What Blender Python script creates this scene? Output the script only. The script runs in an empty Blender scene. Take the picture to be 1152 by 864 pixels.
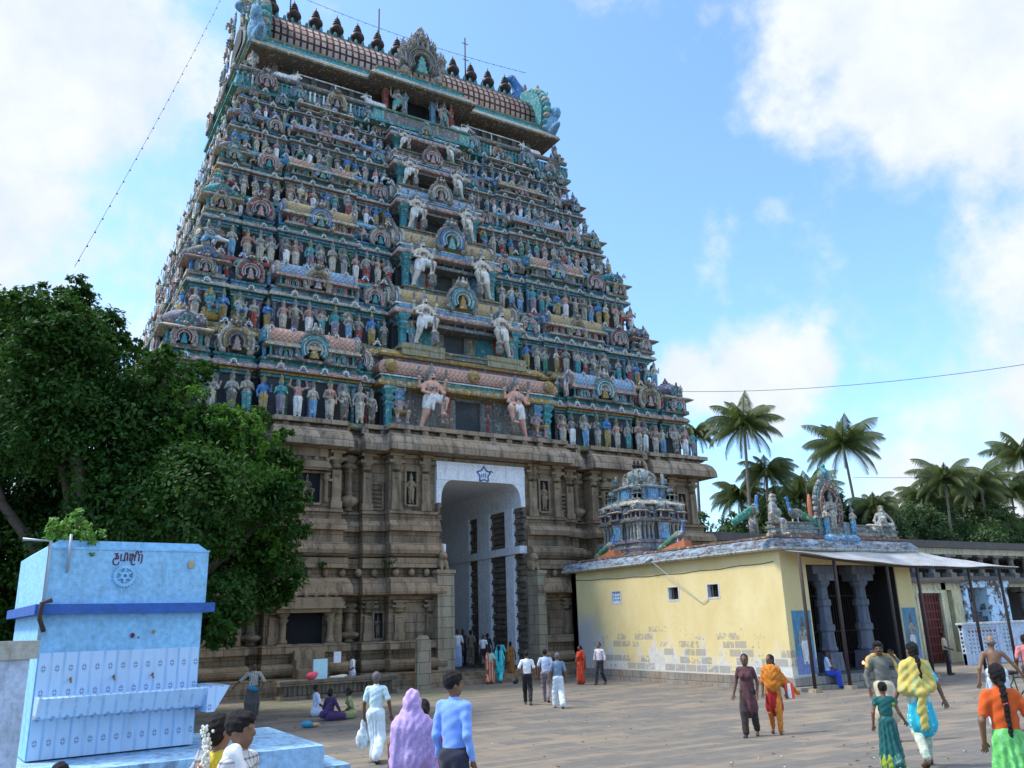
import bpy, math, random
import numpy as np
from math import sin, cos, pi, radians
random.seed(7); rng = np.random.default_rng(7)
SC = bpy.context.scene
COL = SC.collection
# ------------------------------------------------------------------ camera
# world axes: X along the tower's front, Y into the tower, Z up; tower front plane at Y = 0
AL, PITCH, ROLL, FPX = .544, .281, -.03, 930.
CAM = np.array([-19.319, -35.105, 2.377])
_fw = np.array([sin(AL), cos(AL), 0]); _r = np.array([cos(AL), -sin(AL), 0]); _z = np.array([0, 0, 1.])
FW = _fw*cos(PITCH)+_z*sin(PITCH); _up = -_fw*sin(PITCH)+_z*cos(PITCH)
RC = cos(ROLL)*_r+sin(ROLL)*_up; UC = cos(ROLL)*_up-sin(ROLL)*_r
cam = bpy.data.cameras.new('camera'); camo = bpy.data.objects.new('camera', cam); COL.objects.link(camo)
from mathutils import Matrix, Vector
camo.matrix_world = Matrix(((RC[0], UC[0], -FW[0], CAM[0]), (RC[1], UC[1], -FW[1], CAM[1]), (RC[2], UC[2], -FW[2], CAM[2]), (0, 0, 0, 1)))
cam.sensor_fit = 'HORIZONTAL'; cam.sensor_width = 36; cam.lens = FPX/1152*36
cam.clip_start = .1; cam.clip_end = 3000
SC.camera = camo
SC.view_settings.view_transform = 'Standard'; SC.view_settings.look = 'None'
SC.view_settings.gamma = 1; SC.view_settings.exposure = EXPOSURE = 1.22
SC.view_settings.use_curve_mapping = False
SC.cycles.max_bounces = 5; SC.cycles.diffuse_bounces = 3; SC.cycles.transparent_max_bounces = 6
# ------------------------------------------------------------------ sun and sky
SUN = np.array([-.50, .30, .80]); SUN /= np.linalg.norm(SUN)
sun = bpy.data.lights.new('sun', 'SUN'); sun.energy = 1.8; sun.angle = radians(9); sun.color = (1, .95, .87)
suno = bpy.data.objects.new('sun', sun); COL.objects.link(suno)
suno.rotation_euler = Vector(SUN).to_track_quat('Z', 'Y').to_euler()
def ray(px, py):
    return FW+RC*(px-576)/FPX-UC*(py-432)/FPX
W = bpy.data.worlds.new('World'); SC.world = W; W.use_nodes = True
nt = W.node_tree; N = nt.nodes; L = nt.links
for n in list(N): N.remove(n)
def wn(t, **k):
    n = N.new(t)
    for a, b in k.items(): setattr(n, a, b)
    return n
def wmath(op, a, b=None, clamp=False):
    n = wn('ShaderNodeMath', operation=op, use_clamp=clamp)
    for i, v in enumerate((a, b)):
        if v is None: continue
        if isinstance(v, (int, float)): n.inputs[i].default_value = v
        else: L.new(v, n.inputs[i])
    return n.outputs[0]
sky = wn('ShaderNodeTexSky', sky_type='NISHITA', sun_disc=False)
sky.sun_elevation = math.asin(SUN[2]); sky.sun_rotation = math.atan2(SUN[0], SUN[1])
sky.air_density = 1.0; sky.dust_density = 1.2; sky.ozone_density = 2.0
tc = wn('ShaderNodeTexCoord')
nz = wn('ShaderNodeTexNoise'); nz.inputs['Scale'].default_value = 2.6; nz.inputs['Detail'].default_value = 9; nz.inputs['Roughness'].default_value = .58; nz.inputs['Distortion'].default_value = .25
L.new(tc.outputs['Generated'], nz.inputs['Vector'])
nz2 = wn('ShaderNodeTexNoise'); nz2.inputs['Scale'].default_value = 9; nz2.inputs['Detail'].default_value = 8; nz2.inputs['Roughness'].default_value = .6
L.new(tc.outputs['Generated'], nz2.inputs['Vector'])
def blob(px, py, rad, amp, w1=1.0):
    d = ray(px, py); d = d/np.linalg.norm(d)
    v = wn('ShaderNodeVectorMath', operation='DISTANCE'); L.new(tc.outputs['Generated'], v.inputs[0]); v.inputs[1].default_value = tuple(d)
    return wmath('MULTIPLY', wmath('SUBTRACT', 1.0, wmath('DIVIDE', v.outputs['Value'], rad)), amp)
dens = None
# cloud banks as directions round the place: (seen at px, py; angular radius; weight)
for b in ((1060, -20, .30, .95), (1150, 120, .24, .62), (960, 90, .15, .6), (1190, 280, .11, .5), (1200, 400, .10, .35), (60, 90, .25, .75), (-150, 200, .4, .9), (120, 240, .12, .42), (850, 425, .11, .88), (780, 425, .08, .75), (910, 410, .07, .75), (540, -60, .12, .30), (820, 340, .05, .25), (730, 60, .16, -.3),
          (-900, 300, .9, .9), (1500, -600, .8, .8), (2400, 300, 1.0, .9), (300, -1400, .8, .7)):
    o = wmath('MAXIMUM', blob(*b), 0.0) if b[3] > 0 else wmath('MINIMUM', blob(*b), 0.0)
    dens = o if dens is None else (wmath('MAXIMUM', dens, o) if b[3] > 0 else wmath('ADD', dens, o))
dens = wmath('ADD', dens, wmath('MULTIPLY', wmath('SUBTRACT', nz.outputs['Fac'], .5), 1.5))
dens = wmath('ADD', dens, wmath('MULTIPLY', wmath('SUBTRACT', nz2.outputs['Fac'], .5), .85))
mr = wn('ShaderNodeMapRange', interpolation_type='SMOOTHSTEP'); L.new(dens, mr.inputs[0])
mr.inputs[1].default_value = .16; mr.inputs[2].default_value = .52
cc = wn('ShaderNodeMapRange'); L.new(nz2.outputs['Fac'], cc.inputs[0]); cc.inputs[1].default_value = .3; cc.inputs[2].default_value = .7
cmix = wn('ShaderNodeMix', data_type='RGBA'); L.new(cc.outputs[0], cmix.inputs[0])
cmix.inputs[6].default_value = (2.75, 3.15, 3.65, 1); cmix.inputs[7].default_value = (3.75, 3.9, 4.05, 1)
tint = wn('ShaderNodeMix', data_type='RGBA', blend_type='MULTIPLY'); tint.inputs[0].default_value = 1
L.new(sky.outputs[0], tint.inputs[6]); tint.inputs[7].default_value = (.90, 1.17, 1.42, 1)
m0 = wn('ShaderNodeMix', data_type='RGBA'); m0.inputs[0].default_value = .03     # thin veil of high haze over the blue
L.new(tint.outputs[2], m0.inputs[6]); m0.inputs[7].default_value = (6.2, 7.0, 7.8, 1)
# bright warm cloud bank added behind the viewer, unseen, to fill the shaded front
bd_ = wn('ShaderNodeVectorMath', operation='DOT_PRODUCT'); L.new(tc.outputs['Generated'], bd_.inputs[0]); bd_.inputs[1].default_value = (-.50, -.84, .2)
bk = wn('ShaderNodeMapRange', interpolation_type='SMOOTHSTEP'); L.new(bd_.outputs['Value'], bk.inputs[0]); bk.inputs[1].default_value = -.15; bk.inputs[2].default_value = .75; bk.inputs[3].default_value = 0.0; bk.inputs[4].default_value = 1.0
bw = wn('ShaderNodeMix', data_type='RGBA'); L.new(bk.outputs[0], bw.inputs[0]); bw.inputs[6].default_value = (1, 1, 1, 1); bw.inputs[7].default_value = (7.6, 6.8, 5.9, 1)
cs = wn('ShaderNodeVectorMath', operation='MULTIPLY'); L.new(cmix.outputs[2], cs.inputs[0]); L.new(bw.outputs[2], cs.inputs[1])
m1 = wn('ShaderNodeMix', data_type='RGBA'); L.new(mr.outputs[0], m1.inputs[0]); L.new(m0.outputs[2], m1.inputs[6]); L.new(cs.outputs[0], m1.inputs[7])
bg = wn('ShaderNodeBackground'); L.new(m1.outputs[2], bg.inputs[0]); bg.inputs[1].default_value = .115
wo = wn('ShaderNodeOutputWorld'); L.new(bg.outputs[0], wo.inputs[0])

# ------------------------------------------------------------------ materials
MATS = {}
class NB:
    def __init__(s, name):
        s.m = bpy.data.materials.new(name); s.m.use_nodes = True; s.t = s.m.node_tree; s.N = s.t.nodes; s.L = s.t.links
        s.b = s.N['Principled BSDF']; s.b.inputs['Roughness'].default_value = .85; s.b.inputs['Specular IOR Level'].default_value = .25
        s.geo = None
    def n(s, t, **k):
        n = s.N.new(t)
        for a, b in k.items(): setattr(n, a, b)
        return n
    def put(s, sock, v):
        if v is None: return
        if hasattr(v, 'links') or hasattr(v, 'is_linked'): s.L.new(v, sock)
        elif isinstance(v, (tuple, list)) and len(v) == 3 and sock.type == 'RGBA': sock.default_value = (*v, 1)
        else: sock.default_value = v
    def pos(s):
        if s.geo is None: s.geo = s.n('ShaderNodeNewGeometry').outputs['Position']
        return s.geo
    def obj(s): return s.n('ShaderNodeTexCoord').outputs['Object']
    def sc(s, v, x, y, z):
        n = s.n('ShaderNodeVectorMath', operation='MULTIPLY'); s.put(n.inputs[0], v); n.inputs[1].default_value = (x, y, z); return n.outputs[0]
    def math(s, op, a, b=None, c=None, clamp=False):
        n = s.n('ShaderNodeMath', operation=op, use_clamp=clamp)
        for i, v in enumerate((a, b, c)): s.put(n.inputs[i], v)
        return n.outputs[0]
    def noise(s, v, scale, detail=5, rough=.55, dist=0):
        n = s.n('ShaderNodeTexNoise'); s.put(n.inputs['Vector'], v)
        for k, x in (('Scale', scale), ('Detail', detail), ('Roughness', rough), ('Distortion', dist)): n.inputs[k].default_value = x
        return n.outputs['Fac']
    def ramp(s, v, a, b, clamp=True):
        n = s.n('ShaderNodeMapRange'); s.put(n.inputs[0], v); n.inputs[1].default_value = a; n.inputs[2].default_value = b; return n.outputs[0]
    def mix(s, f, a, b, mode='MIX'):
        n = s.n('ShaderNodeMix', data_type='RGBA', blend_type=mode); s.put(n.inputs[0], f); s.put(n.inputs[6], a); s.put(n.inputs[7], b); return n.outputs[2]
    def xyz(s, v):
        n = s.n('ShaderNodeSeparateXYZ'); s.put(n.inputs[0], v); return n.outputs
    def comb(s, x, y, z):
        n = s.n('ShaderNodeCombineXYZ')
        for i, v in enumerate((x, y, z)): s.put(n.inputs[i], v)
        return n.outputs[0]
    def col(s, v): s.put(s.b.inputs['Base Color'], v)
    def bump(s, h, strength=.4, dist=.02):
        n = s.n('ShaderNodeBump'); n.inputs['Strength'].default_value = strength; n.inputs['Distance'].default_value = dist
        s.put(n.inputs['Height'], h); s.L.new(n.outputs[0], s.b.inputs['Normal'])
    def set(s, **k):
        for a, b in k.items(): s.put(s.b.inputs[a.replace('_', ' ')], b)
        return s
def plain(name, c, rough=.8, metal=0, var=.12, scale=6, spec=.3):
    if name in MATS: return MATS[name]
    b = NB(name); b.set(Roughness=rough, Metallic=metal); b.b.inputs['Specular IOR Level'].default_value = spec
    f = b.noise(b.pos(), scale, 4)
    b.col(b.mix(b.ramp(f, .3, .7), tuple(x*(1-var) for x in c), tuple(min(1, x*(1+var)) for x in c)))
    MATS[name] = b.m; return b.m
def stucco(name, c, grime=.55, orn=0.):
    """weathered painted lime plaster"""
    if name in MATS: return MATS[name]
    b = NB(name); p = b.pos()
    oi = b.n('ShaderNodeObjectInfo').outputs['Random']
    f1 = b.noise(p, 1.1, 6, .65); f2 = b.noise(b.sc(p, 3, 3, .8), 2.2, 5, .65); f3 = b.noise(p, 14, 3)
    c1 = b.mix(b.ramp(f3, .25, .75), tuple(x*.78 for x in c), tuple(min(1, x*1.16) for x in c))
    c1 = b.mix(b.math('MULTIPLY', oi, .10), c1, (.42, .39, .33))
    if orn:      # fine moulded ornament in other paints, crevice shade darkened into the cell edges
        v = b.n('ShaderNodeTexVoronoi'); b.put(v.inputs['Vector'], b.sc(p, 1, 1, 1.15)); v.inputs['Scale'].default_value = 8.5; rc = b.xyz(v.outputs['Color'])
        v2 = b.n('ShaderNodeTexVoronoi', feature='DISTANCE_TO_EDGE'); b.put(v2.inputs['Vector'], b.sc(p, 1, 1, 1.15)); v2.inputs['Scale'].default_value = 8.5
        pal = b.mix(b.ramp(rc[1], .35, .36), (.05, .34, .38), b.mix(b.ramp(rc[1], .65, .66), (.70, .64, .52), (.10, .22, .42)))
        c1 = b.mix(b.math('MULTIPLY', b.ramp(rc[0], .62, .66), orn), c1, pal); c1 = b.mix(b.math('MULTIPLY', b.ramp(v2.outputs['Distance'], .09, .02), orn*.7), c1, tuple(x*.4 for x in c))
    g = b.math('MULTIPLY', b.ramp(f2, .47, .66), grime); g2 = b.math('MULTIPLY', b.ramp(f1, .48, .75), grime*.8)
    c2 = b.mix(g, c1, (.055, .05, .04)); c2 = b.mix(b.math('MULTIPLY', g2, .6), c2, (.27, .24, .19))
    b.col(c2); b.bump(b.math('ADD', f3, b.math('MULTIPLY', b.ramp(v2.outputs['Distance'], 0., .15), 1.2)) if orn else f3, .8 if orn else .5, .03)
    MATS[name] = b.m; return b.m
def stone(name, c1, c2, bw=1.1, bh=.42, mortar=(.05, .042, .034), stain=.75, lines=True):
    if name in MATS: return MATS[name]
    b = NB(name); p = b.pos(); o = b.xyz(p)
    br = b.n('ShaderNodeTexBrick'); v = b.comb(b.math('ADD', o[0], o[1]), o[2], 0.); b.put(br.inputs['Vector'], v)
    br.inputs['Scale'].default_value = 1; br.inputs['Brick Width'].default_value = bw; br.inputs['Row Height'].default_value = bh
    br.inputs['Mortar Size'].default_value = .012; br.inputs['Mortar Smooth'].default_value = .3; br.inputs['Bias'].default_value = 0
    br.offset = .5; br.inputs['Color1'].default_value = (0, 0, 0, 1); br.inputs['Color2'].default_value = (1, 1, 1, 1); br.inputs['Mortar'].default_value = (.5, .5, .5, 1)
    rnd = b.xyz(br.outputs['Color'])[0]
    f1 = b.noise(p, .55, 6, .6); f2 = b.noise(b.sc(p, 2.2, 2.2, .35), 1.3, 6, .65); f3 = b.noise(p, 9, 5, .65)
    c = b.mix(rnd, c1, c2)
    c = b.mix(b.math('MULTIPLY', b.ramp(f1, .45, .7), .65), c, (.36, .24, .14))       # rust-tan patches
    c = b.mix(b.math('MULTIPLY', b.ramp(f3, .3, .75), .5), c, tuple(x*.55 for x in c1))
    c = b.mix(b.math('MULTIPLY', b.ramp(f2, .48, .68), stain), c, (.035, .031, .026))   # rain stains
    if lines: c = b.mix(b.math('MULTIPLY', br.outputs['Fac'], .8), c, mortar)
    b.col(c)
    h = b.math('SUBTRACT', b.math('MULTIPLY', f3, .8), br.outputs['Fac']) if lines else f3
    b.bump(h, .7, .03); MATS[name] = b.m; return b.m
def lattice(name, c, line, s=4.0):
    """painted diamond scales"""
    if name in MATS: return MATS[name]
    b = NB(name); o = b.xyz(b.pos())
    hx = b.math('ADD', o[0], b.math('MULTIPLY', o[1], .9)); z = b.math('MULTIPLY', o[2], 1.15)
    def ln(v): return b.math('ABSOLUTE', b.math('SUBTRACT', b.math('FRACT', b.math('MULTIPLY', v, s)), .5))
    l = b.math('MINIMUM', ln(b.math('ADD', hx, z)), ln(b.math('SUBTRACT', hx, z)))
    m = b.ramp(l, .11, .07); f = b.noise(b.pos(), 2.5, 5, .65)
    col = b.mix(m, c, line); col = b.mix(b.math('MULTIPLY', b.ramp(f, .45, .72), .5), col, (.2, .18, .14))
    b.col(col); b.bump(m, .6, .03); MATS[name] = b.m; return b.m

# ------------------------------------------------------------------ mesh builder
class MB:
    def __init__(s): s.V = []; s.nv = 0; s.Q = []; s.G = []
    def addv(s, v):
        v = np.asarray(v, float).reshape(-1, 3); i = s.nv; s.V.append(v); s.nv += len(v); return i
    def quads(s, q, m=0, sm=False):
        q = np.asarray(q, np.int64).reshape(-1, 4); s.Q.append((q, m if np.ndim(m) else np.full(len(q), m), sm))
    def ngon(s, idx, m=0): s.G.append((list(idx), m))
    def box(s, c, d, m=0, rz=0., taper=1., tz=None):
        x, y, z = d[0]/2, d[1]/2, d[2]/2; t = taper
        v = np.array([(-x, -y, -z), (x, -y, -z), (x, y, -z), (-x, y, -z), (-x*t, -y*t, z), (x*t, -y*t, z), (x*t, y*t, z), (-x*t, y*t, z)])
        if rz: v = v@np.array([[cos(rz), sin(rz), 0], [-sin(rz), cos(rz), 0], [0, 0, 1]])
        i = s.addv(v+np.array(c)); s.quads(np.array([(0, 3, 2, 1), (4, 5, 6, 7), (0, 1, 5, 4), (1, 2, 6, 5), (2, 3, 7, 6), (3, 0, 4, 7)])+i, m); return s
    def b2(s, x0, x1, y0, y1, z0, z1, m=0):
        return s.box(((x0+x1)/2, (y0+y1)/2, (z0+z1)/2), (x1-x0, y1-y0, z1-z0), m)
    def loft(s, rings, m=0, close=True, cap0=True, cap1=True, sm=False):
        """rings: list of (n,3); m: int or list per band"""
        n = len(rings[0]); i0 = s.addv(np.concatenate([np.asarray(r, float) for r in rings]))
        k = np.arange(n if close else n-1); kn = (k+1) % n
        for j in range(len(rings)-1):
            a = i0+j*n; q = np.stack([a+k, a+kn, a+n+kn, a+n+k], 1)
            s.quads(q, m[j] if isinstance(m, (list, tuple)) else m, sm)
        mm = m if not isinstance(m, (list, tuple)) else None
        if cap0 and close: s.ngon(range(i0+n-1, i0-1, -1), m[0] if mm is None else mm)
        if cap1 and close: s.ngon(range(i0+(len(rings)-1)*n, i0+len(rings)*n), m[-1] if mm is None else mm)
        return s
    def lathe(s, prof, c=(0, 0, 0), n=12, m=0, sm=True, ph=0., sq=False, lobes=0, la=.1):
        a = np.arange(n)*2*pi/n+ph; rr = np.ones(n)
        if sq: rr = 1/np.maximum(abs(np.cos(a)), abs(np.sin(a)))
        if lobes: rr = 1+la*np.abs(np.sin(a*lobes/2))
        rings = [np.stack([c[0]+r*rr*np.cos(a), c[1]+r*rr*np.sin(a), np.full(n, c[2]+z)], 1) for r, z in prof]
        return s.loft(rings, m, sm=sm)
    def tube(s, pts, r, m=0, n=8, sm=True):
        pts = np.asarray(pts, float); r = np.broadcast_to(r, len(pts)); rings = []
        t = np.gradient(pts, axis=0); u = None
        for i, p in enumerate(pts):
            d = t[i]/(np.linalg.norm(t[i])+1e-9)
            if u is None: u = np.cross(d, (0, 0, 1) if abs(d[2]) < .9 else (1, 0, 0))
            u = u-d*(u@d); u /= np.linalg.norm(u)+1e-9; w = np.cross(d, u); a = np.arange(n)*2*pi/n
            rings.append(p+r[i]*(np.outer(np.cos(a), u)+np.outer(np.sin(a), w)))
        return s.loft(rings, m, sm=sm)
    def ball(s, c, r, m=0, n=8, k=5):
        r = np.broadcast_to(r, 3); a = np.arange(n)*2*pi/n; rings = []
        for j in range(k+1):
            t = -pi/2+pi*j/k; q = max(cos(t), .04)
            rings.append(np.stack([c[0]+r[0]*q*np.cos(a), c[1]+r[1]*q*np.sin(a), np.full(n, c[2]+r[2]*sin(t))], 1))
        return s.loft(rings, m, sm=True)
    def prism(s, poly, y0, y1, m=0, axis=1):
        """poly in the (x,z) plane extruded along y (axis 1) or (y,z) along x (axis 0) or (x,y) along z (axis 2)"""
        p = np.asarray(poly, float); rings = []
        for y in (y0, y1):
            e = np.full(len(p), y)
            rings.append(np.stack([p[:, 0], e, p[:, 1]], 1) if axis == 1 else np.stack([e, p[:, 0], p[:, 1]], 1) if axis == 0 else np.stack([p[:, 0], p[:, 1], e], 1))
        return s.loft(rings, m)
    def merge(s, o, mat4=None, mmap=None):
        V = np.concatenate(o.V)
        if mat4 is not None: V = V@np.asarray(mat4)[:3, :3].T+np.asarray(mat4)[:3, 3]
        i = s.addv(V)
        for q, m, sm in o.Q: s.Q.append((q+i, m if mmap is None else np.asarray(mmap)[m], sm))
        for g, m in o.G: s.G.append(([x+i for x in g], m if mmap is None else mmap[m]))
        return s
    def mesh(s, name, mats):
        V = np.concatenate(s.V) if s.V else np.zeros((0, 3)); me = bpy.data.meshes.new(name)
        Q = np.concatenate([q for q, _, _ in s.Q]) if s.Q else np.zeros((0, 4), int)
        qm = np.concatenate([np.asarray(m) for _, m, _ in s.Q]) if s.Q else np.zeros(0, int)
        qs = np.concatenate([np.full(len(q), sm) for q, _, sm in s.Q]) if s.Q else np.zeros(0, bool)
        gl = [len(g) for g, _ in s.G]; gi = np.array([x for g, _ in s.G for x in g], int)
        loops = np.concatenate([Q.ravel(), gi]).astype(np.int32)
        start = np.concatenate([np.arange(len(Q))*4, len(Q)*4+np.concatenate([[0], np.cumsum(gl)[:-1]]) if gl else []]).astype(np.int32)
        me.vertices.add(len(V)); me.vertices.foreach_set('co', V.astype(np.float32).ravel())
        me.loops.add(len(loops)); me.loops.foreach_set('vertex_index', loops)
        me.polygons.add(len(start)); me.polygons.foreach_set('loop_start', start)
        for m in mats: me.materials.append(m)
        me.polygons.foreach_set('material_index', np.concatenate([qm, np.array([m for _, m in s.G], int)]).astype(np.int32))
        me.polygons.foreach_set('use_smooth', np.concatenate([qs, np.zeros(len(gl), bool)]))
        me.update(calc_edges=True); me.validate(); return me
    def obj(s, name, mats, parent=None, loc=(0, 0, 0), rz=0):
        if not isinstance(mats, (list, tuple)): mats = [mats]
        return link(name, s.mesh(name, mats), parent, loc, rz)
def link(name, me, parent=None, loc=(0, 0, 0), rz=0, scale=1):
    o = bpy.data.objects.new(name, me); COL.objects.link(o); o.location = loc; o.rotation_euler = (0, 0, rz)
    o.scale = (scale,)*3 if np.ndim(scale) == 0 else scale
    if parent is not None: o.parent = parent
    return o
def tag(o, label=None, cat=None, group=None, kind=None):
    for k, v in (('label', label), ('category', cat), ('group', group), ('kind', kind)):
        if v: o[k] = v
    return o
def thing(name, label, cat, loc=(0, 0, 0), rz=0, group=None):
    return tag(link(name, None, None, loc, rz), label, cat, group)
def T4(loc=(0, 0, 0), rz=0., s=1., rx=0., ry=0.):
    s = np.broadcast_to(s, 3)
    M = Matrix.Translation(Vector(loc))@Matrix.Rotation(rz, 4, 'Z')@Matrix.Rotation(ry, 4, 'Y')@Matrix.Rotation(rx, 4, 'X')@Matrix.Diagonal((*[float(x) for x in s], 1))
    return np.array(M)

# ------------------------------------------------------------------ smooth solids (one continuous skin)
def C(a, b, ra, rb=None, m=0, k=.03, f=1.): return ('c', np.array(a, float), np.array(b, float), ra, ra if rb is None else rb, m, k, f)
def E(c, r, m=0, k=.03, rx=0., rz=0.): return ('e', np.array(c, float), np.broadcast_to(np.array(r, float), 3), rx, rz, m, k)
def _ev(p, P):
    if p[0] == 'c':
        _, a, b, ra, rb, m, k, f = p; S = np.array([1, 1/f, 1]); A = a*S; d = b*S-A; X = P*S-A
        t = np.clip((X@d)/(d@d+1e-12), 0, 1); return (np.linalg.norm(X-t[:, None]*d, axis=1)-(ra+(rb-ra)*t))*min(1, f)**.5
    _, c, r, rx, rz, m, k = p; X = P-c
    if rz: X = X@np.array([[cos(rz), -sin(rz), 0], [sin(rz), cos(rz), 0], [0, 0, 1]])
    if rx: X = X@np.array([[1, 0, 0], [0, cos(rx), -sin(rx)], [0, sin(rx), cos(rx)]])
    q = X/r; k0 = np.linalg.norm(q, axis=1); k1 = np.linalg.norm(q/r, axis=1); return k0*(k0-1)/(k1+1e-9)
def solid(prims, vox, disp=None, cut=None):
    """surface nets over the smooth union of the primitives; returns verts, quads, material per quad"""
    lo = np.full(3, 1e9); hi = -lo
    for p in prims:
        if p[0] == 'c':
            r = max(p[3], p[4])
            for e in (p[1], p[2]): lo = np.minimum(lo, e-r); hi = np.maximum(hi, e+r)
        else:
            r = p[2].max(); lo = np.minimum(lo, p[1]-r); hi = np.maximum(hi, p[1]+r)
    lo -= 2.5*vox; hi += 2.5*vox; n = np.ceil((hi-lo)/vox).astype(int)+1
    ax = [lo[i]+vox*np.arange(n[i]) for i in range(3)]
    G = np.stack(np.meshgrid(*ax, indexing='ij'), -1).reshape(-1, 3)
    D = np.full(len(G), 1e3); best = np.full(len(G), 1e3); mi = np.zeros(len(G), int)
    for p in prims:
        k = p[6] if p[0] == 'c' else p[6]
        if p[0] == 'c': pad = max(p[3], p[4])+.12; l = np.minimum(p[1], p[2])-pad; h = np.maximum(p[1], p[2])+pad
        else: pad = p[2].max()+.12; l = p[1]-pad; h = p[1]+pad
        s = np.nonzero(((G > l) & (G < h)).all(1))[0]
        if not len(s): continue
        d = _ev(p, G[s]); m = p[5]
        w = d < best[s]; best[s] = np.where(w, d, best[s]); mi[s] = np.where(w, m, mi[s])
        hh = np.maximum(k-np.abs(D[s]-d), 0); D[s] = np.minimum(D[s], d)-hh*hh/(4*k)
    if disp is not None: s = np.nonzero(np.abs(D) < .12)[0]; D[s] += disp(G[s])
    if cut is not None: D = np.maximum(D, cut(G))
    Vv = D.reshape(n); M = mi.reshape(n); ins = Vv < 0
    c8 = [(i, j, k) for i in (0, 1) for j in (0, 1) for k in (0, 1)]
    sl = lambda A, o: A[o[0]:A.shape[0]-1+o[0], o[1]:A.shape[1]-1+o[1], o[2]:A.shape[2]-1+o[2]]
    cnt = sum(sl(ins, o).astype(int) for o in c8); act = (cnt > 0) & (cnt < 8)
    idx = -np.ones(act.shape, int); cells = np.argwhere(act); idx[act] = np.arange(len(cells))
    acc = np.zeros((len(cells), 3)); num = np.zeros(len(cells))
    val = [sl(Vv, o)[act] for o in c8]
    for a in range(8):
        for b in range(a+1, 8):
            oa, ob = np.array(c8[a]), np.array(c8[b])
            if abs(oa-ob).sum() != 1: continue
            x = (val[a] < 0) != (val[b] < 0); t = val[a][x]/(val[a][x]-val[b][x])
            acc[x] += oa+(ob-oa)*t[:, None]; num[x] += 1
    P = lo+vox*(cells+acc/num[:, None]); F = []; FM = []
    for d in range(3):
        e, f = [(1, 2), (2, 0), (0, 1)][d]
        A = np.take(ins, range(0, n[d]-1), d); B = np.take(ins, range(1, n[d]), d)
        for flip, X in ((False, A & ~B), (True, ~A & B)):
            q = np.argwhere(X); q = q[(q[:, e] > 0) & (q[:, f] > 0) & (q[:, e] < n[e]-1) & (q[:, f] < n[f]-1)]
            if not len(q): continue
            def at(de, df):
                r = q.copy(); r[:, e] -= de; r[:, f] -= df; return idx[r[:, 0], r[:, 1], r[:, 2]]
            quad = np.stack([at(1, 1), at(0, 1), at(0, 0), at(1, 0)], 1)
            F.append(quad[:, ::-1] if flip else quad); FM.append(M[q[:, 0], q[:, 1], q[:, 2]])
    return P, np.concatenate(F), np.concatenate(FM)
def sm_mb(prims, vox, disp=None, cut=None, mb=None):
    mb = mb or MB(); v, f, m = solid(prims, vox, disp, cut); i = mb.addv(v); mb.quads(f+i, m, True); return mb
# ------------------------------------------------------------------ ground
def gz(X, Y):
    X = np.asarray(X, float); Y = np.asarray(Y, float)
    qx, qy = X-CAM[0], Y-CAM[1]; cy = qx*_fw[0]+qy*_fw[1]; cx = qx*_r[0]+qy*_r[1]
    t = np.clip((17.5-cy+.5*cx)/8, 0, 1); far = np.clip((np.hypot(qx, qy)-30)/10, 0, 1); return -.15+.5*t*(1-far)
def ground_at(px, py):
    d = ray(px, py); z = -.15
    for _ in range(60):
        P = CAM+d*((z-CAM[2])/d[2]); z = .5*z+.5*float(gz(P[0], P[1]))
    P[2] = float(gz(P[0], P[1])); return P
def at_y(px, py, Y): d = ray(px, py); return CAM+d*((Y-CAM[1])/d[1])
def top_at(P, py):   # height of picture row py above a spot
    pass
mb = MB()
xs = np.concatenate([[-900, -300, -120, -70], np.arange(-50, 50.1, 1.), [70, 120, 300, 900]]); ys = np.concatenate([[-400, -120, -70], np.arange(-46, 14.1, 1.), [40, 90, 200, 500, 1400]])
XX, YY = np.meshgrid(xs, ys, indexing='ij'); i = mb.addv(np.stack([XX.ravel(), YY.ravel(), gz(XX, YY).ravel()], 1))
a, b = np.meshgrid(np.arange(len(xs)-1), np.arange(len(ys)-1), indexing='ij'); k = (a*len(ys)+b).ravel()
mb.quads(np.stack([k, k+len(ys), k+len(ys)+1, k+1], 1)+i, 0, True)
b = NB('paving'); p = b.pos(); o = b.xyz(p)
br = b.n('ShaderNodeTexBrick'); b.put(br.inputs['Vector'], b.comb(b.math('ADD', o[0], b.math('MULTIPLY', b.noise(p, .7, 2), .05)), o[1], 0.))
br.inputs['Scale'].default_value = 1; br.inputs['Brick Width'].default_value = 1.2; br.inputs['Row Height'].default_value = .5; br.inputs['Mortar Size'].default_value = .009; br.inputs['Mortar Smooth'].default_value = .4
br.inputs['Color1'].default_value = (0, 0, 0, 1); br.inputs['Color2'].default_value = (1, 1, 1, 1); br.inputs['Mortar'].default_value = (.5, .5, .5, 1)
rnd = b.xyz(br.outputs['Color'])[0]
f1 = b.noise(b.sc(p, .5, 1.1, 1), .9, 6, .6); f2 = b.noise(p, 5, 6, .65); f3 = b.noise(p, 34, 3, .6); f4 = b.noise(b.sc(p, .8, 1.5, 1), 1.9, 5, .62)
c = b.mix(b.ramp(b.math('ADD', b.math('MULTIPLY', rnd, .62), b.math('MULTIPLY', f4, .7)), .48, .80), (.13, .125, .115), (.245, .198, .145))
c = b.mix(b.math('MULTIPLY', b.ramp(f1, .42, .66), .75), c, (.11, .108, .105))
c = b.mix(b.math('MULTIPLY', b.ramp(f2, .42, .72), .45), c, (.27, .232, .18))
c = b.mix(b.math('MULTIPLY', b.ramp(f3, .35, .7), .35), c, (.12, .115, .105))
c = b.mix(b.math('MULTIPLY', br.outputs['Fac'], .75), c, (.06, .05, .042))
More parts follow.
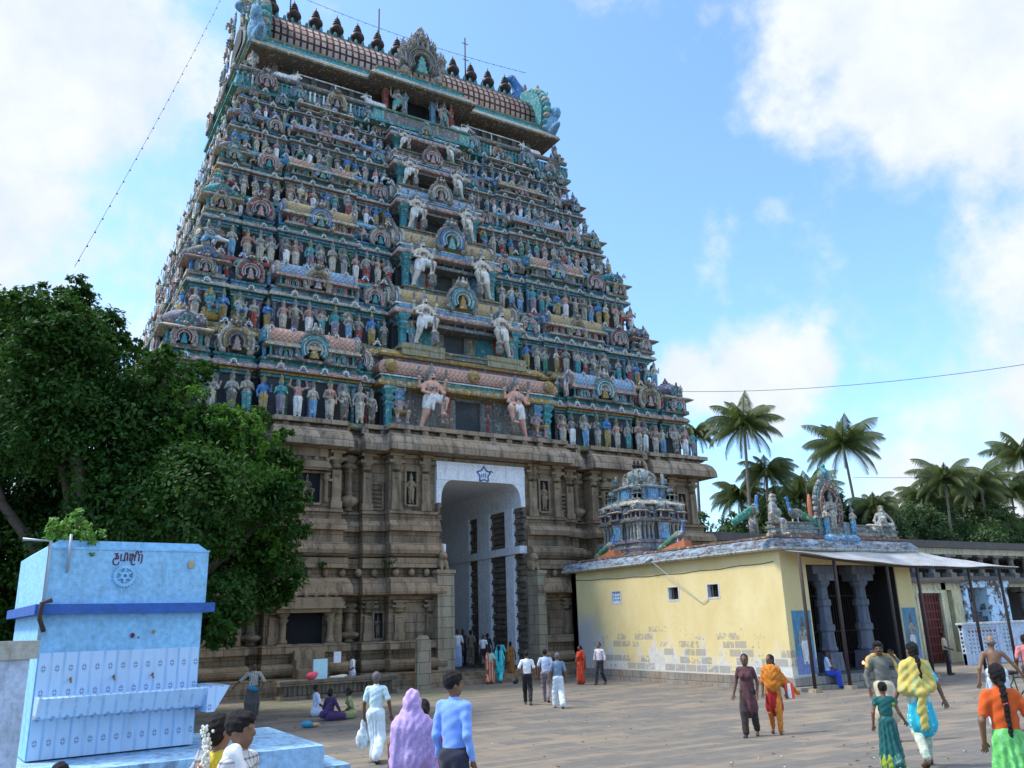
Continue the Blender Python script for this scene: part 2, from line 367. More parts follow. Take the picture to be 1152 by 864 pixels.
# moss and worn grass in the joints near the tower's left foot
dx = b.math('SUBTRACT', o[0], -8.); dy = b.math('SUBTRACT', o[1], -4.5)
rr = b.math('ADD', b.math('MULTIPLY', b.math('MULTIPLY', dx, dx), .022), b.math('MULTIPLY', b.math('MULTIPLY', dy, dy), .09))
gm = b.math('MULTIPLY', b.ramp(rr, 1.3, .2), b.ramp(b.noise(b.sc(p, .6, 1.4, 1), 2.2, 5, .65), .44, .6))
c = b.mix(b.math('MULTIPLY', gm, .75), c, (.10, .12, .045))
c = b.mix(b.ramp(o[1], -1.2, 2.0), c, (.16, .14, .11))
b.col(c); b.bump(b.math('SUBTRACT', b.math('MULTIPLY', f2, .6), br.outputs['Fac']), .5, .02); b.set(Roughness=.8)
tag(mb.obj('ground', b.m), kind='structure')

# ------------------------------------------------------------------ paints and stones
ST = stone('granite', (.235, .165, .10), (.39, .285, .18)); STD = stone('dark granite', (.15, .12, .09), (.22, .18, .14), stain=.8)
STP = stone('pale granite', (.33, .28, .19), (.40, .35, .25), bw=.9, bh=.45, stain=.4); STC = stone('carved granite', (.25, .18, .11), (.37, .275, .175), lines=False)
STK = stone('cornice granite', (.27, .21, .145), (.44, .345, .245), bw=.85, bh=.36, stain=.85)
pc = dict(teal=(.06, .36, .38), blue=(.06, .24, .58), sky=(.20, .46, .70), pink=(.58, .37, .32), cream=(.66, .57, .42), red=(.42, .05, .03), ochre=(.50, .31, .06), green=(.05, .26, .14),
          grey=(.50, .44, .35), dark=(.026, .042, .055), white=(.76, .76, .72), mauve=(.30, .24, .30), brown=(.22, .16, .11), moss=(.24, .21, .08), mint=(.20, .52, .46), skin=(.60, .33, .24), stonegrey=(.26, .23, .19), black=(.02, .02, .02), rust=(.30, .16, .10))  # dark: shade of the recesses put into the paint colour
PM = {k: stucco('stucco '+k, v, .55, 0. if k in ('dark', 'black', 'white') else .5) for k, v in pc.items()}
PM['flesh'] = stucco('painted flesh', (.66, .36, .26), .35); PM['bone'] = stucco('painted bone', (.60, .53, .42), .4); PM['pale'] = stucco('pale green lime', (.36, .42, .39), .6, .35)
WHITEW = stucco('whitewash', (.80, .82, .84), .22)
COPPER = plain('dull copper', (.028, .018, .014), .5, .3, .3, 5)
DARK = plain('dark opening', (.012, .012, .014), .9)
IRON = plain('rusty iron', (.05, .035, .028), .7)
SCALE_R = lattice('scale roof red', (.38, .17, .13), (.50, .44, .33)); SCALE_B = lattice('scale roof blue', (.12, .27, .45), (.45, .5, .5)); SCALE_Y = lattice('scale roof yellow', (.42, .33, .16), (.3, .2, .12))
b = NB('crown tiles'); o = b.xyz(b.pos())
br = b.n('ShaderNodeTexBrick'); b.put(br.inputs['Vector'], b.comb(b.math('MULTIPLY', o[2], 1.), o[0], 0.)); br.offset = 0
br.inputs['Scale'].default_value = 1; br.inputs['Brick Width'].default_value = .5; br.inputs['Row Height'].default_value = .42; br.inputs['Mortar Size'].default_value = .075; br.inputs['Mortar Smooth'].default_value = .2
br.inputs['Color1'].default_value = (.42, .27, .22, 1); br.inputs['Color2'].default_value = (.52, .40, .34, 1); br.inputs['Mortar'].default_value = (.045, .018, .015, 1)
b.col(b.mix(b.math('MULTIPLY', b.ramp(b.noise(b.pos(), 3, 5), .45, .7), .5), br.outputs['Color'], (.2, .14, .11))); b.bump(b.math('SUBTRACT', 1.0, br.outputs['Fac']), .8, .06)
CROWN = b.m
# ------------------------------------------------------------------ swept mouldings
def plan(W, D, Yc, front, side):
    """rectilinear outline, counter-clockwise from the front left corner; returns points and a jog flag per edge"""
    fo, so = front[0][2], side[0][2]; P = []; J = []
    def run(segs, fn):
        for k, (a, b, o) in enumerate(segs):
            P.append(fn(a, o)); J.append(False); P.append(fn(b, o)); J.append(True)
        J[-1] = None
    f = [list(s) for s in front]; f[0][0] = -(W+so); f[-1][1] = W+so
    s = [list(x) for x in side]; s[0][0] = -(D+fo); s[-1][1] = D+fo
    run(f, lambda x, o: (x, Yc-D-o)); P.pop(); J.pop(); J[-1] = False
    run(s, lambda y, o: (W+o, Yc+y)); P.pop(); J.pop(); J[-1] = False
    run(f, lambda x, o: (-x, Yc+D+o)); P.pop(); J.pop(); J[-1] = False
    run(s, lambda y, o: (-W-o, Yc-y)); P.pop(); J.pop(); J[-1] = False
    return np.array(P), np.array([bool(j) for j in J])
def offs(P, J, d, js=.3):
    e = np.roll(P, -1, 0)-P; n = np.stack([e[:, 1], -e[:, 0]], 1); n /= np.linalg.norm(n, axis=1)[:, None]+1e-12
    sc = np.where(J, js, 1.)*d; sc = np.where(J & (d < 0), d, sc)
    n1, n0 = n, np.roll(n, 1, 0); s1, s0 = sc, np.roll(sc, 1); same = np.abs((n0*n1).sum(1)) > .9
    return P+np.where(same[:, None], n1*s1[:, None], n0*s0[:, None]+n1*s1[:, None])
def sweep(mb, pl, prof, m=0, js=.3, cap0=False, cap1=True):
    P, J = pl; rings = [np.column_stack([offs(P, J, d, js), np.full(len(P), z)]) for d, z in prof]
    return mb.loft(rings, m, cap0=cap0, cap1=cap1)
def arc(d0, z0, d1, z1, n=4, bulge=True):
    """quarter-round between two profile points"""
    return [(d0+(d1-d0)*(1-cos(t) if bulge else sin(t)), z0+(z1-z0)*(sin(t) if bulge else 1-cos(t))) for t in np.linspace(0, pi/2, n+1)]
def torus_prof(d, z0, z1, r, n=6): return [(d+r*sin(t), z0+(z1-z0)*(1-cos(t))/2) for t in np.linspace(0, pi, n+1)]

# ------------------------------------------------------------------ the gate tower
YC = 11.2
tower = thing('temple_gate_tower', 'tall tapering temple gate tower, brown stone base below tiers of painted stucco figures', 'gate tower', (0, YC, -.15))
def tob(mb, name, mats, loc=(0, 0, 0), rz=0, parent=None):
    o = mb.obj(name, mats, parent or tower, (loc[0], loc[1]-(YC if parent is None else 0), loc[2]+(.15 if parent is None else 0)), rz); return o
def tlink(name, me, loc, rz=0, scale=1):
    return link(name, me, tower, (loc[0], loc[1]-YC, loc[2]+.15), rz, scale)
# --- stone base, two blocks each side of the passage
GW = 2.42; BW, BD = 14.45, 10.45
def seg_front(lo=None, hi=None):
    half = [(GW, 4.75, .6), (4.75, 5.8, 0.), (5.8, 6.95, -.55), (6.95, 10.0, .15), (10.0, 11.1, -.5), (11.1, 12.4, .0), (12.4, BW, .12)]
    return half
sidehalf = [(0, 2.6, .5), (2.6, 3.6, -.5), (3.6, 6.0, .12), (6.0, 7.0, -.5), (7.0, BD, .12)]
sides = [(-b, -a, o) for a, b, o in reversed(sidehalf[1:])]+[(-2.6, 2.6, .5)]+sidehalf[1:]
def block(sgn):
    """outline of one half of the base, counter-clockwise; passage edges are straight"""
    P = []; J = []
    H = seg_front()
    fr = H if sgn > 0 else [(-b, -a, o) for a, b, o in reversed(H)]
    so, fo = .12, .12
    def add(p, j): P.append(p); J.append(j)
    def front(segs, y, sg):
        out = []
        for a, b, o in segs: out += [(a, y-sg*o), (b, y-sg*o)]
        return out
    F = front(fr, YC-BD, 1); Bk = [(x, y) for x, y in front([(-b, -a, o) for a, b, o in reversed(fr)], 0, 1)]
    Bk = [(-x, YC+BD-y) for x, y in Bk]
    S = [(sgn*(BW+o), YC+sgn*y) for a, b, o in sides for y in (a, b)]
    if sgn > 0:
        F[-1] = (BW+so, F[-1][1]); pts = F+S[1:-1]+[(BW+so, YC+BD+fo)]+Bk[1:]
    else:
        F[0] = (-BW-so, F[0][1]); Bk[-1] = (-BW-so, Bk[-1][1]); pts = F+Bk+S[1:-1]
    pts = np.array(pts); n = len(pts); fl = np.zeros(n, int)
    for i in range(n):
        a, b = pts[i], pts[(i+1) % n]
        if abs(abs(a[0])-GW) < 1e-6 and abs(abs(b[0])-GW) < 1e-6: fl[i] = 2
        elif abs(a[0]-b[0]) < 1e-6 and abs(a[0]) < BW-.6: fl[i] = 1
        elif abs(a[1]-b[1]) < 1e-6 and abs(a[1]-YC) < BD-.7 and abs(a[0]) > BW-1: fl[i] = 1
    return pts, fl
def offs2(P, fl, d):
    e = np.roll(P, -1, 0)-P; n = np.stack([e[:, 1], -e[:, 0]], 1); n /= np.linalg.norm(n, axis=1)[:, None]+1e-12
    s = np.where(fl == 2, 0., np.where((fl == 1) & (d > 0), d*.28, d)); n0 = np.roll(n, 1, 0); s0 = np.roll(s, 1); same = (n0*n).sum(1) > .9
    return P+np.where(same[:, None], n*s[:, None], n*s[:, None]+n0*s0[:, None])
prof = [(1.5, -.3), (1.5, .22), (1.32, .22), (1.32, .48), (1.05, .52)]+torus_prof(.95, .55, 1.05, .28)+[(.8, 1.08), (.8, 1.42), (1.1, 1.44), (1.1, 1.72), (.85, 1.76), (.45, 1.80), (.45, 3.45), (.55, 3.5), (.62, 3.62), (1.2, 3.72)] + [(1.2-.62*(1-cos(t)), 3.76+.7*sin(t)) for t in np.linspace(0, pi/2, 6)] + \
       [(.42, 4.46), (.42, 4.84), (.78, 4.86), (.78, 5.28), (.62, 5.30)]+torus_prof(.55, 5.32, 5.96, .34)+[(.38, 5.98), (.38, 6.48), (.66, 6.5), (.66, 6.7), (.5, 6.96), (.2, 6.98), (.2, 7.28), (.34, 7.3), (.34, 7.42), (0, 7.46), (0, 9.9)]
for sg in (-1, 1):
    P, fl = block(sg); mb = MB(); mb.loft([np.column_stack([offs2(P, fl, d), np.full(len(P), z)]) for d, z in prof], 0, cap0=False)
    tob(mb, 'stone_base', ST)
segs_full = [(-b, -a, o) for a, b, o in reversed(seg_front()[1:])]+[(-4.75, 4.75, .6)]+seg_front()[1:]
PLB = plan(BW, BD, YC, segs_full, sides)
mb = MB(); sweep(mb, PLB, [(-.02, 9.9), (.1, 9.92), (.15, 10.08), (.94, 10.14), (.94, 10.24)]+[(.94-.55*(1-cos(t)), 10.26+.74*sin(t)) for t in np.linspace(.1, pi/2, 6)]+[(.3, 11.02), (.3, 11.16), (.62, 11.18), (.62, 11.38), (.55, 11.4)], cap1=True)
tob(mb, 'base_cornice', STK)
# blocks and lion-heads along the top of the cornice
mb = MB()
for x in np.arange(-14.2, 14.3, .92):
    y = YC-BD-.42-(.6 if abs(x) < 4.7 else 0)
    mb.ball((x, y, 11.14), (.2, .2, .2), 0, 7, 4); mb.box((x, y, 11.04), (.3, .25, .2), 0)
for y in np.arange(1.6, 21, 1.1): mb.ball((-BW-.5, y, 11.14), (.2, .2, .2), 0, 6, 4); mb.ball((BW+.5, y, 11.14), (.2, .2, .2), 0, 6, 4)
tag(tob(mb, 'cornice_knobs', STK), kind='stuff')
mb = MB()
for x in list(np.arange(-14.4, -2.9, .75))+list(np.arange(3, 14.5, .75)):
    y = YC-BD-.62-(.6 if abs(x) < 4.7 else 0); mb.ball((x, y, 4.66), (.17, .17, .19), 0, 7, 4)
for y in np.arange(1.6, 21, 1.1): mb.ball((-BW-.7, y, 4.66), (.17, .17, .19), 0, 6, 4)
tag(tob(mb, 'lower_cornice_knobs', STC), kind='stuff')
# pilasters
def pilaster_mesh(h, w=.42):
    m = MB(); m.box((0, 0, .16), (w*1.25, w*.9, .32)); m.box((0, 0, h*.36), (w, w*.7, h*.72-.3)); m.lathe([(w*.42, h*.55), (w*.5, h*.57), (w*.42, h*.6)], n=8, ph=pi/8)
    m.lathe([(w*.45, h*.70), (w*.62, h*.735), (w*.45, h*.77), (w*.5, h*.78), (w*.85, h*.83)], n=8, ph=pi/8); m.box((0, 0, h*.855), (w*1.9, w*1.3, h*.05)); m.box((0, 0, h*.91), (w*.95, w, h*.09)); m.box((0, -.04, h*.975), (w*1.7, w*1.1, h*.05)); return m
pil_u = pilaster_mesh(2.62).mesh('pilaster', [STC]); pil_l = pilaster_mesh(1.66, .4).mesh('pilaster', [STC]); pil_s = pilaster_mesh(2.62, .3).mesh('pilaster', [STC])
for sg in (-1, 1):
    for x, o in ((2.95, .6), (4.45, .6), (5.62, 0), (7.15, .15), (9.75, .15), (11.3, 0), (12.6, .12), (14.2, .12)):
        tlink('pilaster', pil_u, (sg*x, YC-BD-o-.05, 7.46)); tlink('pilaster', pil_l, (sg*x, YC-BD-o-.5, 1.8))
    for y in (1.3, 3.5, 5.4, 7.0, 10, 12.5, 15, 17):
        tlink('pilaster', pil_u, (sg*(BW+(.5 if 8.6 < y < 13.8 else .12)+.05), y, 7.46), pi/2)
# vase pilasters in the recesses
def vase():
    m = MB(); m.lathe([(.22, 0), (.22, .1), (.16, .14), (.2, .2), (.46, .36), (.5, .5), (.42, .62), (.2, .7), (.2, .8), (.26, .84), (.17, .9), (.17, 1.75), (.24, 1.8), (.18, 1.86), (.18, 1.95), (.42, 2.0), (.36, 2.14), (.2, 2.2), (.36, 2.34), (.4, 2.5), (.2, 2.62)], n=12); return m
vm = vase().mesh('vase_pilaster', [STC]); vml = vase().mesh('vase_pilaster', [STC])
for sg in (-1, 1):
    for x in (6.37, 10.55):
        tlink('vase_pilaster', vm, (sg*x, YC-BD+.32, 7.44)); tlink('vase_pilaster', vml, (sg*x, YC-BD-.15, 1.78), 0, (1, 1, .62))
# niches with carved figures, small framed shrines, perforated panels
def niche(x, y, z, w, h, roof=False, grille=False):
    m = MB(); m.b2(x-w/2, x+w/2, y-.02, y+.02, z, z+h, 1)
    m.b2(x-w/2-.1, x-w/2, y-.12, y+.02, z-.06, z+h+.1, 0); m.b2(x+w/2, x+w/2+.1, y-.12, y+.02, z-.06, z+h+.1, 0); m.b2(x-w/2, x+w/2, y-.118, y+.02, z+h, z+h+.098, 0); m.b2(x-w/2, x+w/2, y-.14, y+.02, z-.1, z, 0)
    if grille:
        for i in range(4):
            for j in range(int(h/.2)): m.lathe([(.07, 0), (.09, .05), (.07, .1)], (x-w/2+w*(i+.5)/4, y-.03, z+.06+j*.2), n=6)
    if roof:
        m.b2(x-w/2-.35, x+w/2+.35, y-.34, y+.02, z+h+.13, z+h+.22, 0); m.prism([(x-w/2-.42, z+h+.22), (x+w/2+.42, z+h+.22), (x+w/2+.25, z+h+.52), (x-w/2-.25, z+h+.52)], y-.42, y+.02, 0)
        m.b2(x-w/2-.1, x+w/2+.1, y-.2, y+.02, z+h+.52, z+h+.72, 0); m.b2(x-w/2-.25, x+w/2+.25, y-.3, y+.02, z+h+.72, z+h+1.15, 0); m.b2(x-w/2-.05, x+w/2+.05, y-.2, y+.02, z+h+1.15, z+h+1.35, 0)
        for i in range(4): m.ball((x-w/2-.2+i*(w+.4)/3, y-.36, z+h+.6), .13, 0, 6, 4)
        for s in (-1, 1): m.lathe([(.13, 0), (.1, .2), (.1, h*.75), (.2, h*.85), (.1, h*.92), (.24, h)], (x+s*(w/2+.22), y-.2, z), n=8, m=0); m.box((x+s*(w/2+.34), y-.16, z+h*.78), (.36, .2, .1))
    tob(m, 'niche', [STC, STD if grille else DARK])
# ------------------------------------------------------------------ stucco figures (shared shapes, painted apart)
# slots: 0 skin, 1 cloth, 2 crown and jewels
def arm(s, el, ha, k=.03): return [C((s*.2, 0, 1.40), (s*el[0], el[1], el[2]), .062, .05, 0, k), C((s*el[0], el[1], el[2]), (s*ha[0], ha[1], ha[2]), .05, .036, 0, k), E((s*ha[0], ha[1], ha[2]), .055, 0, .02)]
def figure(arms, legs='straight', skirt=True, halo=False, crown=.42, female=False):
    p = [C((0, 0, 1.0), (0, -.01, 1.34), .17, .2, 0, .06, .68), C((-.17, 0, 1.39), (.17, 0, 1.39), .075, .075, 0, .05), C((0, 0, 1.44), (0, 0, 1.54), .06, .06, 0, .03), E((0, -.01, 1.61), (.1, .115, .135), 0, .02),
         E((0, -.125, 1.6), (.022, .03, .03), 0, .02), C((0, 0, 1.66), (0, 0, 1.74), .125, .11, 2, .02), C((0, 0, 1.74), (0, 0, 1.60+crown), .1, .03, 2, .04), C((-.13, 0, 1.42), (.13, -.1, 1.27), .035, .035, 2, .02), C((.13, 0, 1.42), (-.13, -.1, 1.27), .035, .035, 2, .02),
         C((-.19, -.02, .97), (.19, -.02, .97), .06, .06, 2, .03)]
    if female: p += [E((-.085, -.13, 1.3), .08, 0, .03), E((.085, -.13, 1.3), .08, 0, .03)]
    for a in arms: p += arm(*a)
    if legs == 'straight':
        for s in (-1, 1): p += [C((s*.1, 0, .95), (s*.105, -.02, .5), .125, .085, 1 if skirt else 0, .05), C((s*.105, -.02, .5), (s*.11, 0, .08), .08, .06, 1 if skirt else 0, .03), E((s*.115, -.07, .05), (.06, .13, .05), 0, .02)]
        if skirt: p += [C((0, -.01, .95), (0, -.03, .35), .18, .15, 1, .06, .75), C((0, -.16, .92), (0, -.14, .3), .05, .06, 1, .03)]
    elif legs == 'dance':
        p += [C((-.1, 0, .95), (-.3, -.1, .62), .13, .09, 1, .05), C((-.3, -.1, .62), (-.16, -.02, .08), .08, .06, 0, .03), E((-.18, -.08, .05), (.06, .13, .05), 0, .02),
              C((.1, 0, .95), (.42, -.2, .85), .13, .09, 1, .05), C((.42, -.2, .85), (.3, -.2, .45), .08, .06, 0, .03), E((.28, -.27, .42), (.06, .13, .05), 0, .02), E((0, -.02, .93), (.2, .17, .14), 1, .05)]
    elif legs == 'sit':
        for s in (-1, 1): p += [C((s*.1, 0, .95), (s*.24, -.42, .93), .13, .1, 1, .05), C((s*.24, -.42, .93), (s*.2, -.36, .5), .085, .06, 0, .03), E((s*.2, -.44, .47), (.06, .12, .05), 0, .02)]
        p += [E((0, 0, .93), (.24, .2, .14), 1, .05), C((-.3, .05, .72), (.3, .05, .72), .14, .14, 2, .02), C((-.22, .05, .4), (.22, .05, .4), .25, .25, 2, .02)]
    if halo: p += [E((0, .12, 1.55), (.34, .05, .42), 2, .02)]
    return p
POSES = [
    figure([(-1, (.28, -.02, 1.14), (.12, -.2, 1.2)), (1, (.28, -.02, 1.14), (.12, -.2, 1.22))]),                                  # hands joined
    figure([(-1, (.30, .02, 1.12), (.30, -.06, .88)), (1, (.36, -.03, 1.2), (.32, -.14, 1.48))]),                                  # one hand raised
    figure([(-1, (.28, 0, 1.13), (.15, -.19, 1.05)), (1, (.30, .02, 1.12), (.27, -.06, .86))], female=True),
    figure([(-1, (.34, 0, 1.2), (.4, -.08, 1.45)), (1, (.34, 0, 1.2), (.4, -.08, 1.45)), (-1, (.28, -.03, 1.13), (.2, -.16, .98)), (1, (.28, -.03, 1.13), (.2, -.16, 1.1))], halo=True),
    figure([(-1, (.4, 0, 1.36), (.56, -.06, 1.55)), (1, (.3, -.05, 1.16), (.08, -.22, 1.1))], 'dance'),
    figure([(-1, (.3, -.05, 1.14), (.25, -.3, 1.0)), (1, (.33, -.03, 1.18), (.34, -.14, 1.42))], 'sit', halo=True),
    figure([(-1, (.3, .02, 1.13), (.2, -.12, .95)), (1, (.31, .02, 1.12), (.36, -.02, .84)), ], female=True, crown=.3, halo=True),
    figure([(-1, (.42, -.02, 1.5), (.36, -.04, 1.78)), (1, (.42, -.02, 1.5), (.36, -.04, 1.78))], crown=.25),
]
SCH = [('grey', 'cream', 'stonegrey'), ('grey', 'sky', 'moss'), ('cream', 'ochre', 'stonegrey'), ('blue', 'ochre', 'moss'), ('skin', 'white', 'stonegrey'), ('teal', 'mauve', 'ochre'), ('grey', 'teal', 'brown'), ('grey', 'red', 'stonegrey'), ('cream', 'sky', 'brown'), ('stonegrey', 'grey', 'moss'), ('grey', 'green', 'stonegrey'), ('skin', 'cream', 'moss'), ('stonegrey', 'white', 'brown'), ('grey', 'brown', 'stonegrey')]
POSEMB = [sm_mb(p, .034) for p in POSES]; POSEME = [m.mesh('statue', [PM['grey'], PM['cream'], PM['stonegrey']]) for m in POSEMB]
PNAMES = list(PM); PIDX = {k: i for i, k in enumerate(PNAMES)}; PALL = [PM[k] for k in PNAMES]
def paint(o, names):
    for i, n in enumerate(names): o.material_slots[i].link = 'OBJECT'; o.material_slots[i].material = PM[n] if isinstance(n, str) else n
    return o
# guardians: leg crossed over a club, four arms, fierce crown
def guardian(s):
    p = [C((0, 0, 1.0), (s*.02, -.02, 1.34), .175, .21, 0, .06, .68), C((-.18, 0, 1.40), (.18, 0, 1.40), .085, .085, 0, .05), C((0, 0, 1.44), (0, -.01, 1.54), .065, .065, 0, .03), E((0, -.02, 1.61), (.105, .12, .14), 0, .02), E((0, -.14, 1.595), (.025, .035, .035), 0, .02), E((0, -.125, 1.56), (.07, .03, .018), 3, .01), E((-.045, -.12, 1.645), (.03, .02, .018), 3, .01), E((.045, -.12, 1.645), (.03, .02, .018), 3, .01),
         C((0, .02, 1.68), (0, .02, 1.76), .13, .12, 2, .02), C((0, .02, 1.74), (0, .02, 2.05), .1, .03, 2, .03), E((0, .1, 1.6), (.24, .06, .26), 2, .03),
         C((-.14, 0, 1.42), (.1, -.16, 1.2), .03, .03, 2, .02), C((.14, 0, 1.42), (-.1, -.16, 1.2), .03, .03, 2, .02), E((0, -.15, 1.28), (.12, .05, .05), 2, .02)]
    p += arm(-1, (.38, .02, 1.3), (.44, -.06, 1.56))+arm(1, (.38, .02, 1.3), (.44, -.06, 1.56))+arm(-1, (.33, -.08, 1.16), (.2, -.24, 1.06))+arm(1, (.33, -.06, 1.16), (.26, -.3, 1.1))
    p += [C((.44, -.06, 1.5), (.44, -.06, 1.86), .03, .05, 2, .01), C((-.44, -.06, 1.5), (-.44, -.06, 1.86), .03, .05, 2, .01)]
    p += [C((-s*.1, 0, .95), (-s*.2, .0, .52), .15, .1, 0, .05), C((-s*.2, 0, .52), (-s*.34, .05, .08), .1, .065, 0, .04), E((-s*.34, -.05, .05), (.07, .14, .05), 0, .02), C((-s*.1, 0, .98), (-s*.15, .0, .74), .17, .15, 1, .05),
          C((s*.1, 0, .95), (s*.32, -.24, .90), .15, .11, 0, .05), C((s*.32, -.24, .90), (s*.24, -.26, .48), .1, .07, 0, .04), E((s*.22, -.34, .44), (.07, .14, .05), 0, .02), C((s*.1, 0, .98), (s*.24, -.14, .93), .17, .14, 1, .05), E((0, 0, .96), (.23, .19, .15), 1, .05), C((0, -.18, .95), (-s*.02, -.14, .62), .05, .04, 1, .03),
          C((s*.26, -.3, 1.02), (s*.26, -.28, .30), .035, .06, 2, .02), E((s*.26, -.28, .2), (.15, .15, .2), 4, .03), C((s*.2, -.2, .44), (s*.32, -.3, .40), .09, .09, 4, .03)]
    return p
GMB = [sm_mb(guardian(s), .026) for s in (1, -1)]; GME = [m.mesh('guardian_statue', [PM['grey']]*5) for m in GMB]
def bull_prims():
    return [C((-.5, 0, .3), (.45, 0, .34), .3, .26, 0, .08), E((.42, 0, .58), (.2, .16, .16), 0, .08), C((.5, 0, .45), (.72, 0, .72), .2, .14, 0, .07), C((.72, 0, .78), (.98, 0, .68), .13, .085, 0, .05), C((.72, .1, .86), (.7, .2, 1.06), .035, .02, 0, .02), C((.72, -.1, .86), (.7, -.2, 1.06), .035, .02, 0, .02), E((.66, .17, .76), (.04, .1, .05), 0, .02), E((.66, -.17, .76), (.04, .1, .05), 0, .02),
            C((.4, -.2, .12), (.75, -.2, .08), .09, .07, 0, .04), C((.4, .2, .12), (.75, .2, .08), .09, .07, 0, .04), C((-.45, -.28, .18), (-.05, -.34, .08), .16, .08, 0, .05), C((-.45, .28, .18), (-.05, .34, .08), .16, .08, 0, .05), C((-.76, 0, .4), (-.85, -.1, .1), .04, .05, 0, .03)]
BULL = sm_mb(bull_prims(), .035).mesh('bull_statue', [PM['white']])
# horseshoe arches: nested painted bands, a monster-mask finial; slots 0 border 1 band 2 white 3 band 4 niche 5 mask
def kudu_mb(n=26, full=True):
    m = MB(); a = np.linspace(-.62, pi+.62, n)
    def ring(r0, r1, dep, mt, lob=0):
        R0 = np.full(n, r0); R1 = np.full(n, r1)*(1+lob*np.abs(np.sin(a*7)))
        fl = np.where((a < -.2) | (a > pi+.2), 1.0, 1.0); cz = .86
        def pt(R, y): return np.stack([R*np.cos(a)*fl, np.full(n, y), cz+R*np.sin(a)*1.04], 1)
        rings = [pt(R0, 0), pt(R0+.01, -dep), pt((R0+R1)/2, -dep-.05), pt(R1-.01, -dep), pt(R1, 0)]
        i = m.addv(np.concatenate(rings)); k = np.arange(n-1)
        for j in range(4): q = i+j*n; m.quads(np.stack([q+k, q+k+1, q+n+k+1, q+n+k], 1), mt, True)
        for e in (0, n-1): m.ngon([i+j*n+e for j in (range(5) if e else range(4, -1, -1))], mt)
    ring(.80, 1.0, .16, 0, .09); ring(.66, .80, .26, 1); ring(.60, .66, .3, 2); ring(.46, .60, .24, 3)
    if full: ring(.40, .46, .28, 2)
    t = np.linspace(-.9, pi+.9, 16); m.prism(np.stack([.5*np.cos(t), .86+.5*np.sin(t)], 1)[::-1], -.06, .05, 4)
    if full:
        for k, (w, z, h) in enumerate(((.5, .36, .14), (.38, .5, .12), (.44, .62, .06), (.3, .68, .2), (.36, .88, .05), (.2, .93, .16))): m.box((0, -.14, z+h/2), (w, .2, h), 6)
        m.ball((0, -.14, 1.14), (.09, .09, .1), 6, 6, 4)
    for s in (-1, 1): m.ball((s*.78, -.15, .28), (.22, .16, .18), 0, 8, 5); m.ball((s*.98, -.1, .42), (.14, .12, .12), 5, 6, 4)
    m.ball((0, -.22, 1.98), (.24, .2, .24), 5, 8, 6); m.ball((0, -.2, 2.28), (.11, .1, .2), 5, 6, 4); m.ball((0, -.38, 1.92), (.09, .08, .07), 5, 6, 4)
    for s in (-1, 1):
        m.ball((s*.12, -.38, 2.04), .06, 2, 6, 4); m.ball((s*.3, -.14, 2.06), (.15, .12, .2), 5, 6, 4); m.ball((s*.42, -.1, 1.88), (.16, .12, .12), 0, 6, 4); m.tube([(s*.14, -.18, 2.14), (s*.3, -.18, 2.28), (s*.26, -.18, 2.44)], [.06, .05, .02], 5, 5)
    return m
KMB = kudu_mb(); KME = KMB.mesh('arch_ornament', [PM['grey']]*7)
KSCH = [('stonegrey', 'red', 'white', 'mauve', 'dark', 'brown', 'pink'), ('stonegrey', 'blue', 'white', 'teal', 'dark', 'stonegrey', 'mint'), ('grey', 'ochre', 'cream', 'brown', 'dark', 'brown', 'pink'), ('stonegrey', 'teal', 'white', 'teal', 'dark', 'grey', 'ochre'), ('grey', 'pink', 'white', 'red', 'dark', 'stonegrey', 'teal'), ('stonegrey', 'cream', 'white', 'moss', 'dark', 'brown', 'pink')]
def mini_kudu():
    m = MB(); n = 10; a = np.linspace(-.6, pi+.6, n)
    for r0, r1, dep, mt in ((.7, 1., .14, 0), (.45, .7, .24, 1)):
        P = [np.stack([r*np.cos(a), np.full(n, y), .8+r*np.sin(a)], 1) for r, y in ((r0, 0), (r0, -dep), (r1, -dep), (r1, 0))]
        i = m.addv(np.concatenate(P)); k = np.arange(n-1)
        for j in range(3): q = i+j*n; m.quads(np.stack([q+k, q+k+1, q+n+k+1, q+n+k], 1), mt)
    m.ball((0, -.08, .8), (.45, .1, .45), 2, 6, 4); m.ball((0, -.08, 2.), (.22, .18, .4), 0, 6, 4)
    for s in (-1, 1): m.ball((s*.95, -.08, .3), (.35, .14, .25), 1, 6, 4)
    return m
MKMB = mini_kudu()
# little domed pavilion for the corners
def kuta_mb(w, h):
    m = MB(); m.box((0, 0, .05*h), (w, w, .1*h), 0)
    for x in (-1, 1):
        for y in (-1, 1): m.lathe([(.09*w, 0), (.07*w, .05*h), (.07*w, .25*h), (.11*w, .3*h)], (x*.36*w, y*.36*w, .1*h), 6, 1)
    m.box((0, 0, .23*h), (.62*w, .62*w, .28*h), 2)
    m.lathe([(.42*w, .38*h), (.62*w, .40*h), (.64*w, .43*h), (.52*w, .49*h), (.40*w, .50*h)], (0, 0, 0), 16, 3, ph=0, sq=True, sm=False)
    m.lathe([(.36*w, .5*h), (.36*w, .56*h), (.50*w, .6*h), (.56*w, .68*h), (.50*w, .78*h), (.34*w, .88*h), (.14*w, .94*h), (.18*w, .96*h), (.08*w, .99*h)], (0, 0, 0), 16, 4, lobes=16, la=.07)
    m.lathe([(.06*w, .98*h), (.1*w, 1.02*h), (.05*w, 1.07*h), (.02*w, 1.14*h)], (0, 0, 0), 8, 5)
    for k in range(4):
        M = T4((0, 0, .50*h), k*pi/2, w*.2)@T4((0, -2.55, 0)); mm = MB(); mm.merge(MKMB, M, [5, 1, 0]); m.merge(mm)
    return m
